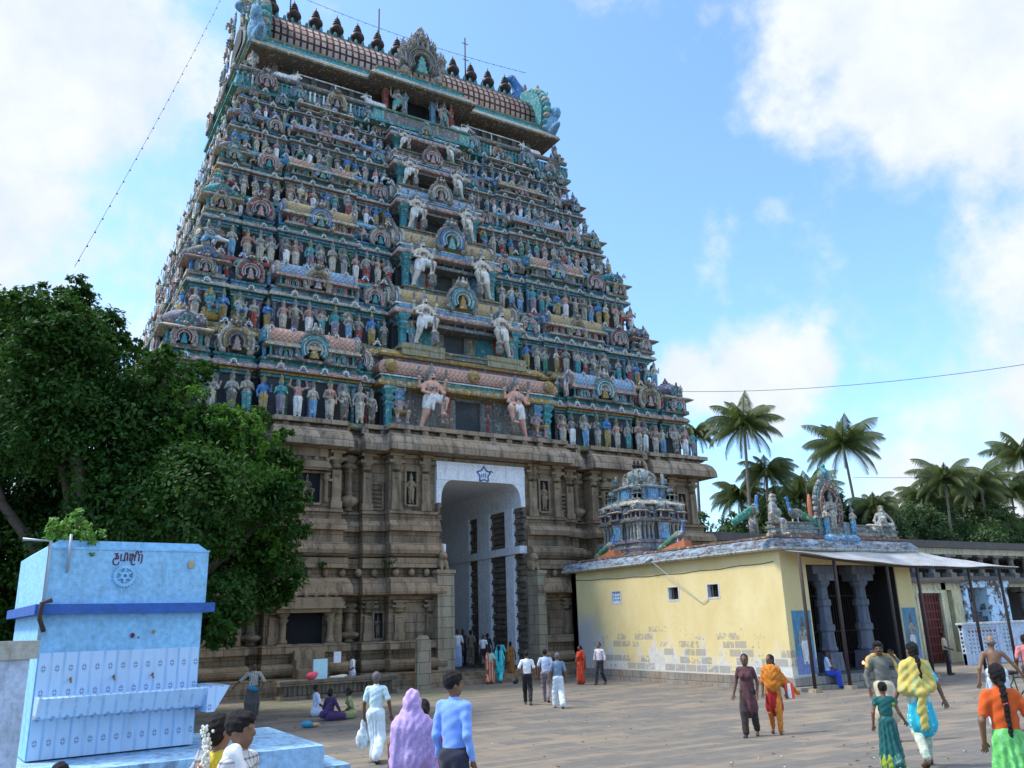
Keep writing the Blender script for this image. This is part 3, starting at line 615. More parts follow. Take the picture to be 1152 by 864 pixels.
# barrel-roofed pavilion, axis along x; 0 base 1 posts 2 wall 3 eave 4 roof 5 rim 6 rim2
def horseshoe(r, n=14, h=1.0): t = np.linspace(-.45, pi+.45, n); return np.stack([r*np.cos(t), r*.43+r*h*np.sin(t)], 1)
def sala_mb(Lx, r, h, dep=None):
    m = MB(); d = dep or 2*r; m.b2(-Lx/2, Lx/2, -d/2, d/2, 0, .08*h, 0); m.b2(-Lx/2+.15, Lx/2-.15, -d/2+.22, d/2-.2, .08*h, .36*h, 2)
    for x in np.linspace(-Lx/2+.15, Lx/2-.15, max(4, int(Lx/.55))): m.lathe([(.07, 0), (.055, .05), (.055, .26*h-.04), (.09, .28*h)], (x, -d/2+.12, .08*h), 6, 1)
    m.prism([(-Lx/2-.12, .36*h), (Lx/2+.12, .36*h), (Lx/2+.2, .40*h), (Lx/2, .46*h), (-Lx/2, .46*h), (-Lx/2-.2, .40*h)], -d/2-.14, d/2, 3)
    hs = horseshoe(r)*np.array([1, (h*.54)/(1.43*r)])+np.array([0, .46*h]); m.prism(hs[::-1], -Lx/2+.05, Lx/2-.05, 4, 0)
    for s in (-1, 1):
        for q, (rr, mt, e) in enumerate(((1.12, 5, .0), (.9, 6, .07), (.7, 7, .12), (.5, 6, .16))):
            hh = horseshoe(r*rr)*np.array([1, (h*.54)/(1.43*r)])+np.array([0, .46*h+(1-rr)*r*.3]); m.prism(hh[::-1], s*(Lx/2-.06), s*(Lx/2+.08+e), mt, 0)
    for x in np.linspace(-Lx/2+.3, Lx/2-.3, max(2, int(Lx/.8))): m.lathe([(.05, 0), (.1, .06), (.04, .14), (.01, .24)], (x, 0, h), 6, 5)
    return m
KAL = MB().lathe([(.16, 0), (.3, .05), (.3, .1), (.16, .18), (.3, .3), (.45, .5), (.49, .68), (.44, .86), (.28, 1.0), (.16, 1.05), (.3, 1.1), (.3, 1.17), (.15, 1.22), (.25, 1.3), (.25, 1.37), (.12, 1.44), (.19, 1.5), (.17, 1.58), (.06, 1.72), (.015, 1.95)], n=16)
KALME = KAL.mesh('pot_finial', [COPPER])
# niches (after the figures exist)
for sg in (-1, 1):
    yc = YC-BD-.6; niche(sg*3.68, yc, 7.75, .5, 1.55); o = tlink('carved_figure', POSEME[(3 if sg < 0 else 2)], (sg*3.68, yc-.06, 7.78), 0, .72); paint(o, [STC, STC, STC])
    niche(sg*5.15, YC-BD, 7.6, .5, 1.1, grille=True); niche(sg*8.45, YC-BD-.15, 7.7, 1.15, 1.3, roof=True)
    o = tlink('carved_figure', POSEME[4], (sg*8.45, YC-BD-.2, 7.72), 0, .62); paint(o, [STC]*3)
    niche(sg*13.4, YC-BD-.12, 7.7, .55, 1.5); o = tlink('carved_figure', POSEME[1], (sg*13.4, YC-BD-.18, 7.72), 0, .7); paint(o, [STC]*3)
    niche(sg*5.15, YC-BD-.45, 1.9, .4, 1.05); niche(sg*11.75, YC-BD-.45, 1.9, .5, 1.0)
    o = tlink('carved_figure', POSEME[0], (sg*5.15, YC-BD-.5, 1.9), 0, .5); paint(o, [STD]*3)
# the shrine set into the lower storey, behind the plinth
m = MB(); x, y = -8.45, YC-BD-.6
m.b2(x-.75, x+.75, y-.04, y+.02, 1.75, 3.0, 1)
for s in (-1, 1): m.lathe([(.2, 0), (.2, .12), (.13, .2), (.13, .8), (.22, .95), (.13, 1.02), (.26, 1.15), (.26, 1.22)], (x+s*.98, y-.32, 1.8), 10, 0); m.b2(x+s*.98-.3, x+s*.98+.3, y-.6, y, 1.5, 1.8, 0)
m.b2(x-1.35, x+1.35, y-.65, y+.02, 3.02, 3.18, 0); m.prism([(x-1.5, 3.18), (x+1.5, 3.18), (x+1.3, 3.62), (x-1.3, 3.62)], y-.8, y, 0); m.b2(x-1.0, x+1.0, y-.6, y, 3.62, 3.85, 0)
m.b2(x-1.15, x+1.15, y-.72, y, 3.85, 4.25, 0)
for i in range(6): m.ball((x-1.1+i*.44, y-.66, 3.74), .14, 0, 7, 4)
for k in range(3): m.b2(x-.62, x+.62, y-1.5+k*.3, y-.3, .5+k*.35, .85+k*.35, 0)
tob(m, 'wall_shrine', [STC, DARK])
# passage: white lintel and vault, pillars, beam, plaster wall, carved jambs
t = np.linspace(0, pi/2, 7)
def haunch(s): return [(s*(2.2-.5*sin(a)), 7.95+1.02*(1-cos(a))) for a in t]
vpoly = [(-GW-.02, 7.86), (-2.2, 7.86)]+[(-1.62-.58*cos(a), 8.05+.95*sin(a)) for a in t]+[(1.62+.58*sin(a), 8.05+.95*cos(a)) for a in t]+[(2.2, 7.86), (GW+.02, 7.86), (GW+.02, 9.88), (-GW-.02, 9.88)]
m = MB(); i0 = m.addv([(x, -.06, z) for x, z in vpoly]+[(x, 22.5, z) for x, z in vpoly]); nV = len(vpoly)
for j in range(nV): k = (j+1) % nV; m.quads([(i0+j, i0+k, i0+nV+k, i0+nV+j)], 0)
zt = [(x, z) for x, z in vpoly]
half = nV//2
def strip(lst, y, flip):
    i = m.addv([(x, y, z) for x, z in lst]); m.ngon([i+q for q in (range(len(lst)) if flip else range(len(lst)-1, -1, -1))], 0)
lft = [p for p in vpoly[:9]]; rgt = [p for p in vpoly[9:18]]
for y, fl in ((-.06, True), (22.5, False)):
    strip(vpoly[:9]+[(-1.62, 9.02), (-GW-.02, 9.02)], y, fl); strip(vpoly[9:18]+[(GW+.02, 9.02), (1.62, 9.02)], y, fl)
    strip([(-GW-.02, 9.02), (-1.62, 9.02), (1.62, 9.02), (GW+.02, 9.02), (GW+.02, 9.88), (-GW-.02, 9.88)], y, fl)
gl_ = tob(m, 'gate_lintel', WHITEW)
m = MB(); m.b2(-GW-.02, GW+.02, -.085, -.03, 9.0, 9.7); tob(m, 'lintel_band', WHITEW, parent=gl_)
for sg in (-1, 1):
    for y0, y1 in ((.7, 1.45), (3.1, 4.4), (5.4, 9.2), (13, 22)): m = MB(); m.b2(*sorted((sg*GW, sg*(GW-.32))), y0, y1, .1, 7.9); tob(m, 'gate_pillar', WHITEW)
    m = MB(); m.b2(*sorted((sg*GW, sg*(GW-.42))), -.12, 22, 5.62, 5.98); tob(m, 'gate_beam', WHITEW)
    for y0, y1 in ((-.1, .7), (1.45, 3.1), (4.4, 5.4)):
        m = MB(); z = .1
        while z < 7.7:
            h = .5; w = .2; m.b2(*sorted((sg*GW, sg*(GW-.14))), y0, y1, z, z+h*.55); m.b2(*sorted((sg*GW, sg*(GW-.24))), y0, y1, z+h*.55, z+h*.72); m.b2(*sorted((sg*GW, sg*(GW-.19))), y0, y1, z+h*.72, z+h); z += h+.06
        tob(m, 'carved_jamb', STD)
    # paler ashlar piers with a squatting lion on top
    m = MB(); m.b2(*sorted((sg*(2.03 if sg < 0 else 2.40), sg*2.85)), -1.0, 1.0, -.3, 4.6); m.b2(*sorted((sg*(1.98 if sg < 0 else 2.37), sg*2.9)), -1.06, .9, 4.6, 4.75); tob(m, 'ashlar_pier', STP)
    m = sm_mb([E((0, 0, .28), (.26, .3, .3), 0, .06), E((0, -.2, .62), (.2, .22, .22), 0, .06), C((-.14, -.25, .35), (-.14, -.34, .04), .08, .08, 0, .04), C((.14, -.25, .35), (.14, -.34, .04), .08, .08, 0, .04), E((0, -.4, .58), (.1, .12, .1), 0, .04)], .04)
    tob(m, 'lion_statue', STC, (sg*2.44, -.5, 4.75))
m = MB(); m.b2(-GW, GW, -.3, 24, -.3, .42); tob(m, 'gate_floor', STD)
for k in range(3): m = MB(); m.b2(-2.02, 2.02, -1.6+.32*k, -.3, -.3+.001*k, .05+.14*k-.01); tob(m, 'gate_step', STC)
# painted emblem on the lintel: a blue hollow star, a letter inside
def star(r, r2, n=5, cx=0, cz=0): return [(cx+(r if k % 2 == 0 else r2)*sin(pi*k/n), cz+(r if k % 2 == 0 else r2)*cos(pi*k/n)) for k in range(2*n)]
BLUEP = plain('blue paint', (.05, .16, .40), .6)
m = MB(); S = star(.40, .24, 5); 
for k in range(10):
    p, q = np.array(S[k]), np.array(S[(k+1) % 10]); m.tube([(p[0], 0, p[1]), (q[0], 0, q[1])], .035, 0, 5)
m.tube([(.3, 0, .16), (.42, 0, .2), (.5, 0, .12)], .025, 0, 5); m.tube([(-.12, 0, .02), (-.12, 0, -.12), (-.02, 0, -.12), (-.02, 0, .04), (.08, 0, .04), (.08, 0, -.14)], .02, 0, 5)
tob(m, 'painted_star', BLUEP, (0.1, -.1, 9.36), parent=gl_)
# ------------------------------------------------------------------ the painted tiers
ZF = [11.4, 15.9, 19.85, 23.95, 27.3, 30.2, 32.35]; WF = [15.25, 14.35, 13.65, 12.95, 12.3, 11.75, 11.7]; YF = [.45, 1.95, 3.2, 4.5, 5.6, 6.5, 7.15]
CW = [4.9, 3.7, 3.0, 2.6, 2.35, 2.2]
LEDGE = ['moss', 'moss', 'red', 'green', 'sky', 'sky', 'teal']; WALLC = ['dark', 'dark', 'dark', 'dark', 'dark', 'dark']  # near-black walls stand in for the shade behind the figures
stat_big = []; stat_rest = MB(); mk_rest = MB(); mk_n = [0]
def put_statue(pi_, loc, rz, s, big):
    sch = SCH[rng.integers(len(SCH))]; s2 = s*rng.uniform(.92, 1.06); r = rz+rng.uniform(-.25, .25)
    if big and len(stat_big) < 96: stat_big.append(paint(tlink('statue', POSEME[pi_], loc, r, s2), sch))
    else: stat_rest.merge(POSEMB[pi_], T4(loc, r, s2), [PIDX[c] for c in sch])
def put_mini(loc, rz, s):
    a = ('teal', 'pink', 'grey', 'blue', 'green', 'stonegrey')[mk_n[0] % 6]; mk_n[0] += 1
    mk_rest.merge(MKMB, T4(loc, rz, s), [PIDX[a], PIDX['white'], PIDX['mauve']])
kcount = [0]
def put_kudu(loc, rz, s, sch=None):
    k = sch if sch is not None else kcount[0] % 6; kcount[0] += 1
    o = tlink('arch_ornament', KME, loc, rz, s); paint(o, KSCH[k]); return o
def jitter(a): return a*rng.uniform(.9, 1.1)
for i in range(6):
    z0, z1 = ZF[i], ZF[i+1]; H = z1-z0; Wl, D = WF[i], YC-YF[i]; ins = .95
    Ww, Dw = Wl-ins, D-ins; c = CW[i]; f = Ww/14.3
    half = [(c, c+.45*f, -.3), (c+.45*f, 6.1*f if c < 5.5*f else c+.9*f, .1)]
    a0 = half[-1][1]
    half += [(a0, 10.6*f, .32), (10.6*f, 11.0*f, -.3), (11.0*f, 12.6*f, .15), (12.6*f, 12.95*f, -.3), (12.95*f, Ww, .2)]
    front = [(-b, -a, o) for a, b, o in reversed(half)]+[(-c, c, .1)]+half
    g = Dw/9.7
    sh = [(2.6*g, 3.1*g, -.3), (3.1*g, 6.2*g, .3), (6.2*g, 6.6*g, -.3), (6.6*g, Dw, .2)]
    side = [(-b, -a, o) for a, b, o in reversed(sh)]+[(-2.6*g, 2.6*g, .4)]+sh
    PLN = plan(Ww, Dw, YC, front, side)
    m = MB(); sweep(m, PLN, [(.3, z0-.5), (.3, z0-.28), (.72, z0-.26), (.78, z0-.2), (.78, z0-.04), (.72, z0), (.0, z0)], [0, 0, 1, 1, 1, 1], js=.5, cap0=True); tob(m, 'ledge', [PM['pink' if i in (2, 4) else 'stonegrey'], PM[LEDGE[i]]])
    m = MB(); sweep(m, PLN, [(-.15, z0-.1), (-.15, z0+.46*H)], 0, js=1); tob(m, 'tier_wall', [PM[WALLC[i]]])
    hz = lambda t: z0+t*H
    cm = [('pink', 'teal', 'ochre', 'teal'), ('cream', 'sky', 'teal', 'sky'), ('grey', 'teal', 'sky', 'blue'), ('cream', 'sky', 'pink', 'teal'), ('grey', 'sky', 'grey', 'teal'), ('cream', 'blue', 'grey', 'sky')][i]
    m = MB(); sweep(m, PLN, [(-.1, hz(.435)), (.02, hz(.44)), (.02, hz(.465)), (.12, hz(.47)), (.12, hz(.49)), (.34, hz(.495)), (.36, hz(.51)), (.30, hz(.54)), (.18, hz(.56)), (.1, hz(.57)), (.1, hz(.60)), (.2, hz(.605)), (.2, hz(.63)), (.05, hz(.635))],
                    [0, 1, 1, 2, 2, 0, 0, 0, 0, 1, 1, 3, 3], js=.5, cap0=True); tob(m, 'cornice', [PM[x] for x in cm])
    m = MB(); sweep(m, PLN, [(-.35, hz(.6)), (-.35, hz(.72)), (-.25, hz(.725)), (-.25, hz(.76)), (-.38, hz(.77)), (-.38, hz(.87)), (-.15, hz(.875)), (-.1, hz(.9)), (-.3, hz(.96)), (-.3, z1-.2)], [0, 1, 1, 2, 2, 3, 3, 3, 0], js=1, cap1=False)
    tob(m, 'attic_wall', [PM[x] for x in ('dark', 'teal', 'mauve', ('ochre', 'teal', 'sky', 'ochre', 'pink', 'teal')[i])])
    # thin painted pilasters on the recessed wall (front and left side)
    m = MB(); cols = ['teal', 'red', 'sky', 'ochre', 'green', 'mauve']
    for (a, b, o) in front:
        if o < 0 or a == -c: continue
        for x in np.linspace(a+.14, b-.14, max(2, int(round((b-a)/.85)))):
            q = int(rng.integers(6)); m.lathe([(.13, 0), (.13, .1), (.085, .14), (.085, .33*H), (.13, .36*H), (.09, .38*H), (.17, .42*H)], (x, YC-Dw-o+.08, z0), 8, q, sm=False)
    for (a, b, o) in side:
        if o < 0: continue
        for y in np.linspace(a+.14, b-.14, max(2, int(round((b-a)/.9)))):
            for s in (-1, 1): m.lathe([(.13, 0), (.085, .14), (.085, .33*H), (.13, .36*H), (.17, .42*H)], (s*(Ww+o-.08), YC+y, z0), 6, int(rng.integers(6)), sm=False)
    tag(tob(m, 'wall_columns', [PM[x] for x in cols]), kind='stuff')
    # figures along the ledge
    sh_ = .43*H/1.95; sp = (.72, .66, .63, .62, .58, .54)[i]
    for sg in (-1, 1):
        xs_ = np.arange(c+.55, Wl-.35, sp)
        for x in xs_:
            x += rng.uniform(-.08, .08); o = next(o for a, b, o in front if a <= min(x, Ww-.01) <= b)
            put_statue(int(rng.choice([0, 1, 2, 3, 4, 5, 6, 7], p=[.2, .2, .18, .1, .1, .04, .14, .04])), (sg*x, YC-Dw-max(o, -.1)-.5+rng.uniform(-.08, .06), z0), 0, sh_, i < 3)
        for y in np.arange(-D+.8, D-.4, sp*1.15):
            put_statue(int(rng.integers(8)), (sg*(Ww+.55), YC+y, z0), sg*pi/2, sh_, False)
    # smaller figures tucked above the cornice
    for x in np.arange(-Ww+.3, Ww-.2, .5):
        if abs(x) < c+.2: continue
        put_statue(int(rng.choice([0, 1, 4, 5, 7])), (x, YC-Dw-.3, hz(.63)), 0, sh_*.56, False)
    for y in np.arange(-Dw+.5, Dw-.4, .8):
        for s in (-1, 1): put_statue(int(rng.choice([0, 4, 5, 7])), (s*(Ww+.3), YC+y, hz(.63)), s*pi/2, sh_*.56, False)
    # small arches on the curved eave and under the next ledge
    for x in np.arange(-Ww+.4, Ww-.3, 1.02):
        if abs(x) > c+.3:
            o = next(o for a, b, o in front if a <= x <= b); put_mini((x, YC-Dw-o-.36, hz(.50)), 0, .17+.03*(i < 2)); put_mini((x+.5, YC-D+.22, z1-.02-.42), 0, .16)
    for y in np.arange(-Dw+.4, Dw-.3, 1.1):
        for s in (-1, 1): put_mini((s*(Ww+.55), YC+y, hz(.50)), s*pi/2, .18); put_mini((s*(Wl-.3), YC+y+.5, z1-.42), s*pi/2, .16)
    # large horseshoe arches and pavilions over the cornice
    ks = .165*H if i else .17*H
    yk = YC-Dw-.42
    rot = i
    for sg in (-1, 1):
        mids = [(a0+10.6*f)/2, 11.8*f]
        Ls = 10.6*f-a0-.3
        sa = sala_mb(Ls, .36*H*.5*.9, .36*H, 1.3)
        SM = [('stonegrey', 'teal', 'dark', 'cream', SCALE_R, 'grey', 'teal', 'blue'), ('stonegrey', 'teal', 'dark', 'pink', SCALE_B, 'grey', 'pink', 'white'), ('grey', 'red', 'dark', 'cream', SCALE_Y, 'stonegrey', 'blue', 'cream')][(i+(sg > 0)) % 3]
        tob(sa, 'barrel_roof', [PM[x] if isinstance(x, str) else x for x in SM], (sg*mids[0], YC-Dw-.12, hz(.61)))
        put_kudu((sg*mids[0], yk-.28, hz(.585)), 0, ks*1.08, (3, 2, 1, 1, 0, 3)[i])
        for e in (-.3, .3): put_kudu((sg*mids[0]+e*Ls, yk-.12, hz(.60)), 0, ks*.6, (1, 4, 5, 2, 3, 1)[i])
        put_kudu((sg*mids[1], yk-.1, hz(.585)), 0, ks, (2, 0, 0, 4, 5, 1)[i])
        if i: put_kudu((sg*(c+.95*f+.1), yk+.08, hz(.585)), 0, ks*.85, (1, 4, 4, 0, 1, 2)[i])
        if i < 1: put_kudu((sg*(a0-.2), yk+.0, hz(.585)), sg*.9, ks*.8, 4)
        ku = kuta_mb(1.55*f+.25, .47*H); KM = [('stonegrey', 'teal', 'dark', 'cream', 'mauve', 'brown'), ('grey', 'blue', 'dark', 'pink', 'stonegrey', 'brown'), ('grey', 'teal', 'dark', 'cream', 'teal', 'brown')][i % 3]
        tob(ku, 'domed_pavilion', [PM[x] for x in KM], (sg*(Ww-.35), YC-Dw+.35, hz(.60)))
        put_kudu((sg*(Ww-.3), YC-Dw-.55, hz(.60)), 0, ks*.72, (4, 5, 2, 3, 1, 0)[i])
        for q, yy in enumerate((-Dw*.86, -Dw*.5, -Dw*.2, Dw*.2, Dw*.5, Dw*.86)): put_kudu((sg*(Ww+.5), YC+yy, hz(.585)), sg*pi/2, ks*.9)
    # ---- central bay: dark door with bars, pillars, eave, barrel roof, guardians
    yw = YF[i]-(.15 if i == 0 else .55); yb = YC-Dw-.1
    m = MB(); m.b2(-c, c, yw, yb+.4, z0-.32, z0+.02, 0); m.b2(-c-.1, c+.1, yw-.08, yb, z0-.12, z0-.04, 1)
    tob(m, 'porch_floor', [STK if i == 0 else PM['stonegrey'], PM['moss']])
    ez = z0+(.47 if i == 0 else .49)*H; dw = .72*(1-.06*i)*(1 if i == 0 else .92); dh = ez-z0-.12
    m = MB(); m.b2(-c+.5, -dw-.75, yb-.1, yb+.5, z0, ez, 0); m.b2(dw+.75, c-.5, yb-.1, yb+.5, z0, ez, 0); m.b2(-dw, dw, yb+.62, yb+.7, z0, ez, 1)
    tob(m, 'porch_wall', [PM['stonegrey'] if i == 0 else PM[('teal', 'sky', 'stonegrey', 'teal', 'sky')[i-1]], DARK])
    m = MB()
    for s in (-1, 1): m.b2(*sorted((s*dw, s*(dw+.75))), yb-.02, yb+.55, z0, ez, 0); m.b2(*sorted((s*(dw+.32), s*(dw+.5))), yb-.06, yb+.02, z0+.1, ez-.1, 1)
    m.b2(-dw-.8, dw+.8, yb-.04, yb+.5, ez-.1, ez+.02, 0); dfr = tob(m, 'door_frame', [PM['stonegrey'] if i < 2 else PM['grey'], PM['red'] if i != 1 else PM['ochre']])
    m = MB()
    for x in np.linspace(-dw, dw, 3 if i else 4)[1:-1]: m.b2(x-.03, x+.03, yb+.28, yb+.34, z0, ez)
    for k in range(1, 5): m.b2(-dw, dw, yb+.27, yb+.31, z0+k*dh/5-.025, z0+k*dh/5+.025)
    tob(m, 'door_grille', [PM['stonegrey']], parent=dfr)
    for s in (-1, 1):
        for xx, col in ((c-.35, 'teal'), (c-1.15 if i else c-.9, 'red' if i in (1,) else 'sky')):
            if xx < dw+.9: continue
            m = MB(); m.lathe([(.24, 0), (.24, .12), (.16, .2), (.15, .55*(ez-z0)), (.22, .6*(ez-z0)), (.15, .66*(ez-z0)), (.27, .75*(ez-z0)), (.17, .82*(ez-z0)), (.32, .94*(ez-z0)), (.32, ez-z0)], (0, 0, 0), 8, 0, sq=True, sm=False)
            tob(m, 'pillar', [PM[col]], (s*xx, yw+.62 if xx > c-.5 else yb-.25, z0))
    rh = (.33 if i == 0 else .36)*H
    # eave with medallions
    m = MB(); ya = yw+.5
    pl = plan(c-.1, (yb+1.2-ya)/2-.15, (ya+yb+1.2)/2, [(-c+.1, c-.1, 0)], [(-((yb+1.2-ya)/2-.15), (yb+1.2-ya)/2-.15, 0)])
    sweep(m, pl, [(-.1, ez-.02), (.34, ez+.02), (.37, ez+.1), (.3, ez+.28), (.2, ez+.38), (.16, ez+.4), (.16, ez+.52), (.24, ez+.54), (.24, ez+.62), (.1, ez+.64)], [0, 0, 0, 0, 0, 1, 1, 2, 1], js=1, cap0=True)
    for x in np.arange(-c+.2, c, .55): m.ball((x, ya-.2, ez+.15), (.13, .06, .11), 3, 7, 4)
    tob(m, 'porch_eave', [PM['ochre' if i == 0 else 'pink'], PM['teal'], PM['white'], PM['cream']])
    m = MB(); r0 = c-.05
    if i == 0:
        sweep(m, pl, [(.3, ez+.64), (.36, ez+.8), (.34, ez+1.0), (.2, ez+1.25), (-.05, ez+1.42), (-.3, ez+1.5)], 0, js=1); tob(m, 'porch_roof', [SCALE_R])
        for x in (-c+.35, 0, c-.35): m2 = MB(); m2.lathe([(.34, 0), (.3, .08), (.14, .12), (.1, .2)], (0, 0, 0), 12); o = tob(m2, 'roof_medallion', [PM['ochre']], (x, ya-.26, ez+1.0)); o.rotation_euler = (pi/2, 0, 0)
        for s in (-1, 1): m = MB(); m.b2(s*2.45-1.2, s*2.45+1.2, YF[1]-.62, YF[1]+.6, z1-.42, z1+.2); tob(m, 'roof_plinth', [stucco('mossy plaster', (.30, .28, .17))])
    else:
        sb = sala_mb(2*c-.4, rh*.62, rh*1.5, 1.9); sb2 = MB(); sb2.merge(sb, T4((0, 0, -.46*rh*1.5)))
        tob(sb2, 'porch_roof', [PM['stonegrey'], PM['teal'], PM['dark'], PM['sky'], (SCALE_Y, SCALE_Y, SCALE_B, SCALE_R, SCALE_B)[i-1], PM['grey'], PM['white'], PM['teal']], (0, (ya+yb)/2+.55, ez+.58))
        put_kudu((0, ya-.1, ez+.45), 0, rh*.62, (3, 1, 5, 0, 3)[i-1])
        for s in (-1, 1): put_kudu((s*(c+.02), (ya+yb)/2+.6, ez+.45), s*pi/2, rh*.55, 5)
    # guardians
    gs = (.77 if i == 0 else .78)*H/2.06; gx = 2.42 if i == 0 else max(dw+1.1, c*.62)
    for q, s in enumerate((-1, 1)):
        sk = ('flesh', 'white', 'stonegrey', 'black', 'brown') if i == 0 else ('bone', 'white', 'stonegrey', 'black', 'stonegrey')
        paint(tlink('guardian_statue', GME[0 if s < 0 else 1], (s*gx, (yw+.18) if i == 0 else yw+.18, z0+.02+(.22 if i == 1 else 0)), 0, gs), sk)
        if i == 0:
            paint(tlink('statue', POSEME[5], (s*3.95, yw+.7, z0-.3), 0, 1.25), ('pink', 'ochre', 'stonegrey'))
        elif c > 2.4: put_statue(3, (s*(c-.75), yw+.35, z0), 0, sh_*.9, True)
# ---- balcony under the crown
z = ZF[6]; Wl, D = WF[6], YC-YF[6]
PLN = plan(Wl-.9, D-.9, YC, [(-Wl+.9, -2.7, 0), (-2.7, 2.7, .6), (2.7, Wl-.9, 0)], [(-D+.9, D-.9, 0)])
m = MB(); sweep(m, PLN, [(.3, z-.45), (.4, z-.3), (.85, z-.2), (.85, z-.02), (.7, z), (.62, z+.02), (.62, z+.78), (.72, z+.8), (.72, z+.9), (.4, z+.92), (.4, z+.6), (0, z+.6)], [0, 1, 2, 2, 0, 3, 4, 4, 4, 4, 0], js=1, cap0=True); tob(m, 'balcony', [PM[x] for x in ('stonegrey', 'green', 'teal', 'mint', 'green')])
m = MB()
for x in np.arange(-Wl+.3, Wl-.2, .28): m.lathe([(.05, 0), (.08, .2), (.05, .5), (.07, .7)], (x, YC-D-.0, z+.04), 6, int(rng.integers(4)))
tag(tob(m, 'balusters', [PM[x] for x in ('white', 'teal', 'mauve', 'sky')]), kind='stuff')
m = MB(); m.tube([(-Wl+.4, YC-D+.1, z+1.12), (Wl-.4, YC-D+.1, z+1.12)], .16, 0, 8); m.tube([(-Wl+.2, YC-D+.2, z+1.12), (-Wl+.2, YC+D-.2, z+1.12)], .16, 0, 8); tob(m, 'balcony_rail', [PM['stonegrey']])
for k, x in enumerate((-9.8, -7.9, -5.6, -3.6, 3.6, 5.6, 7.9, 9.8)):
    put_kudu((x, YC-D-.12, z-.1), 0, .62 if k % 2 == 0 else .42, (0, 1, 2, 1, 1, 2, 1, 4)[k])
for s in (-1, 1):
    put_kudu((s*(Wl+.02), YC-1.8, z-.1), s*pi/2, .6); put_kudu((s*(Wl+.02), YC+1.8, z-.1), s*pi/2, .6)
# dark gallery behind, with posts
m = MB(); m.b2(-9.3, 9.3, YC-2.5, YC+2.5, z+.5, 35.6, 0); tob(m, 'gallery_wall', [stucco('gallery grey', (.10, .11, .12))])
m = MB()
for x in np.arange(-9.0, 9.1, 1.2): m.b2(x-.16, x+.16, YC-2.75, YC-2.5, z+.6, 35.3)
tag(tob(m, 'gallery_posts', [PM['stonegrey']]), kind='stuff')
for sg in (-1, 1):
    m = MB(); xa, xb = sg*3.2, sg*7.8
    pts = [(xa, YC-D+.5, z+1.0), (xa, YC-D+.5, z+2.1), (xb, YC-D+.5, z+2.1), (xb, YC-D+.5, z+1.0)]
    for p, q in zip(pts[:-1], pts[1:]): m.tube([p, q], .045, 0, 6)
    m.tube([((xa+xb)/2, YC-D+.5, z+1.0), ((xa+xb)/2, YC-D+.5, z+2.1)], .045, 0, 6); tob(m, 'gallery_rail', [PM['white']])
    for x, r in ((2.9, 1), (8.6, -1)): tlink('bull_statue', BULL, (sg*x, YC-D+.42, z+1.15), (0 if r > 0 else pi)+(0 if sg > 0 else pi)+(pi if False else 0), .95)
    for x in (10.6,): paint(tlink('statue', POSEME[5], (sg*x, YC-D+.3, z+.5), sg*.5, 1.05), ('grey', 'stonegrey', 'stonegrey'))
    for y in (-2.2, 0, 2.2): paint(tlink('statue', POSEME[4], (sg*(Wl-.4), YC+y, z+.9), sg*pi/2, 1.05), ('grey', 'stonegrey', 'stonegrey'))
# porch under the great arch
m = MB(); m.b2(-2.6, 2.6, YC-D-.35, YC-D+1.6, z-.1, z+.85, 0); m.b2(-.75, .75, YC-D+.9, YC-D+1.0, z+.85, 35.6, 1); tob(m, 'crown_porch', [PM['stonegrey'], DARK])
for s in (-1, 1):
    for xx, col in ((2.3, 'red'), (1.0, 'sky')):
        m = MB(); m.lathe([(.22, 0), (.15, .15), (.15, 1.5), (.24, 1.8), (.16, 1.9), (.3, 2.2), (.3, 2.4)], n=8, sq=True, sm=False); tob(m, 'pillar', [PM[col]], (s*xx, YC-D+.35, z+.85))
    paint(tlink('guardian_statue', GME[0 if s < 0 else 1], (s*1.62, YC-D-.05, z+.72), 0, 1.15), ('grey', 'mint', 'stonegrey', 'black', 'stonegrey'))
# eave
pl = plan(9.9, 3.15, YC, [(-9.9, -2.75, 0), (-2.75, 2.75, .75), (2.75, 9.9, 0)], [(-3.15, 3.15, 0)])
m = MB(); sweep(m, pl, [(-.4, 35.18), (.88, 35.22), (.95, 35.32), (.85, 35.55), (.6, 35.8), (.4, 35.84), (.25, 36.3), (.3, 36.35), (.3, 36.5), (.05, 36.55), (-.1, 36.8)], [0, 1, 2, 2, 1, 3, 3, 1, 2, 3], js=1, cap0=True); tob(m, 'crown_eave', [PM[x] for x in ('brown', 'moss', 'grey', 'teal')])
# vault
def vault(k, n=22):
    t = np.linspace(-.42, pi+.42, n); return np.stack([YC-2.8*k*np.cos(t), 37.6+2.3*k*np.sin(t)], 1)
V = vault(1.)
m = MB(); m.prism(V, -9.75, 9.75, 0, 0); o = tob(m, 'crown_vault', [CROWN])
for p in o.data.polygons: p.use_smooth = abs(p.normal.x) < .5
m = MB(); m.b2(-9.7, 9.7, YC-.3, YC+.3, 39.7, 40.75, 0)
for x in np.arange(-9.5, 9.6, .49): m.ball((x, YC-.3, 40.8), (.12, .1, .26), 1, 6, 4)
tob(m, 'crown_ridge', [PM['stonegrey'], PM['teal']])
for k in range(13): tlink('pot_finial', KALME, ((k-6)*1.472, YC, 40.75))
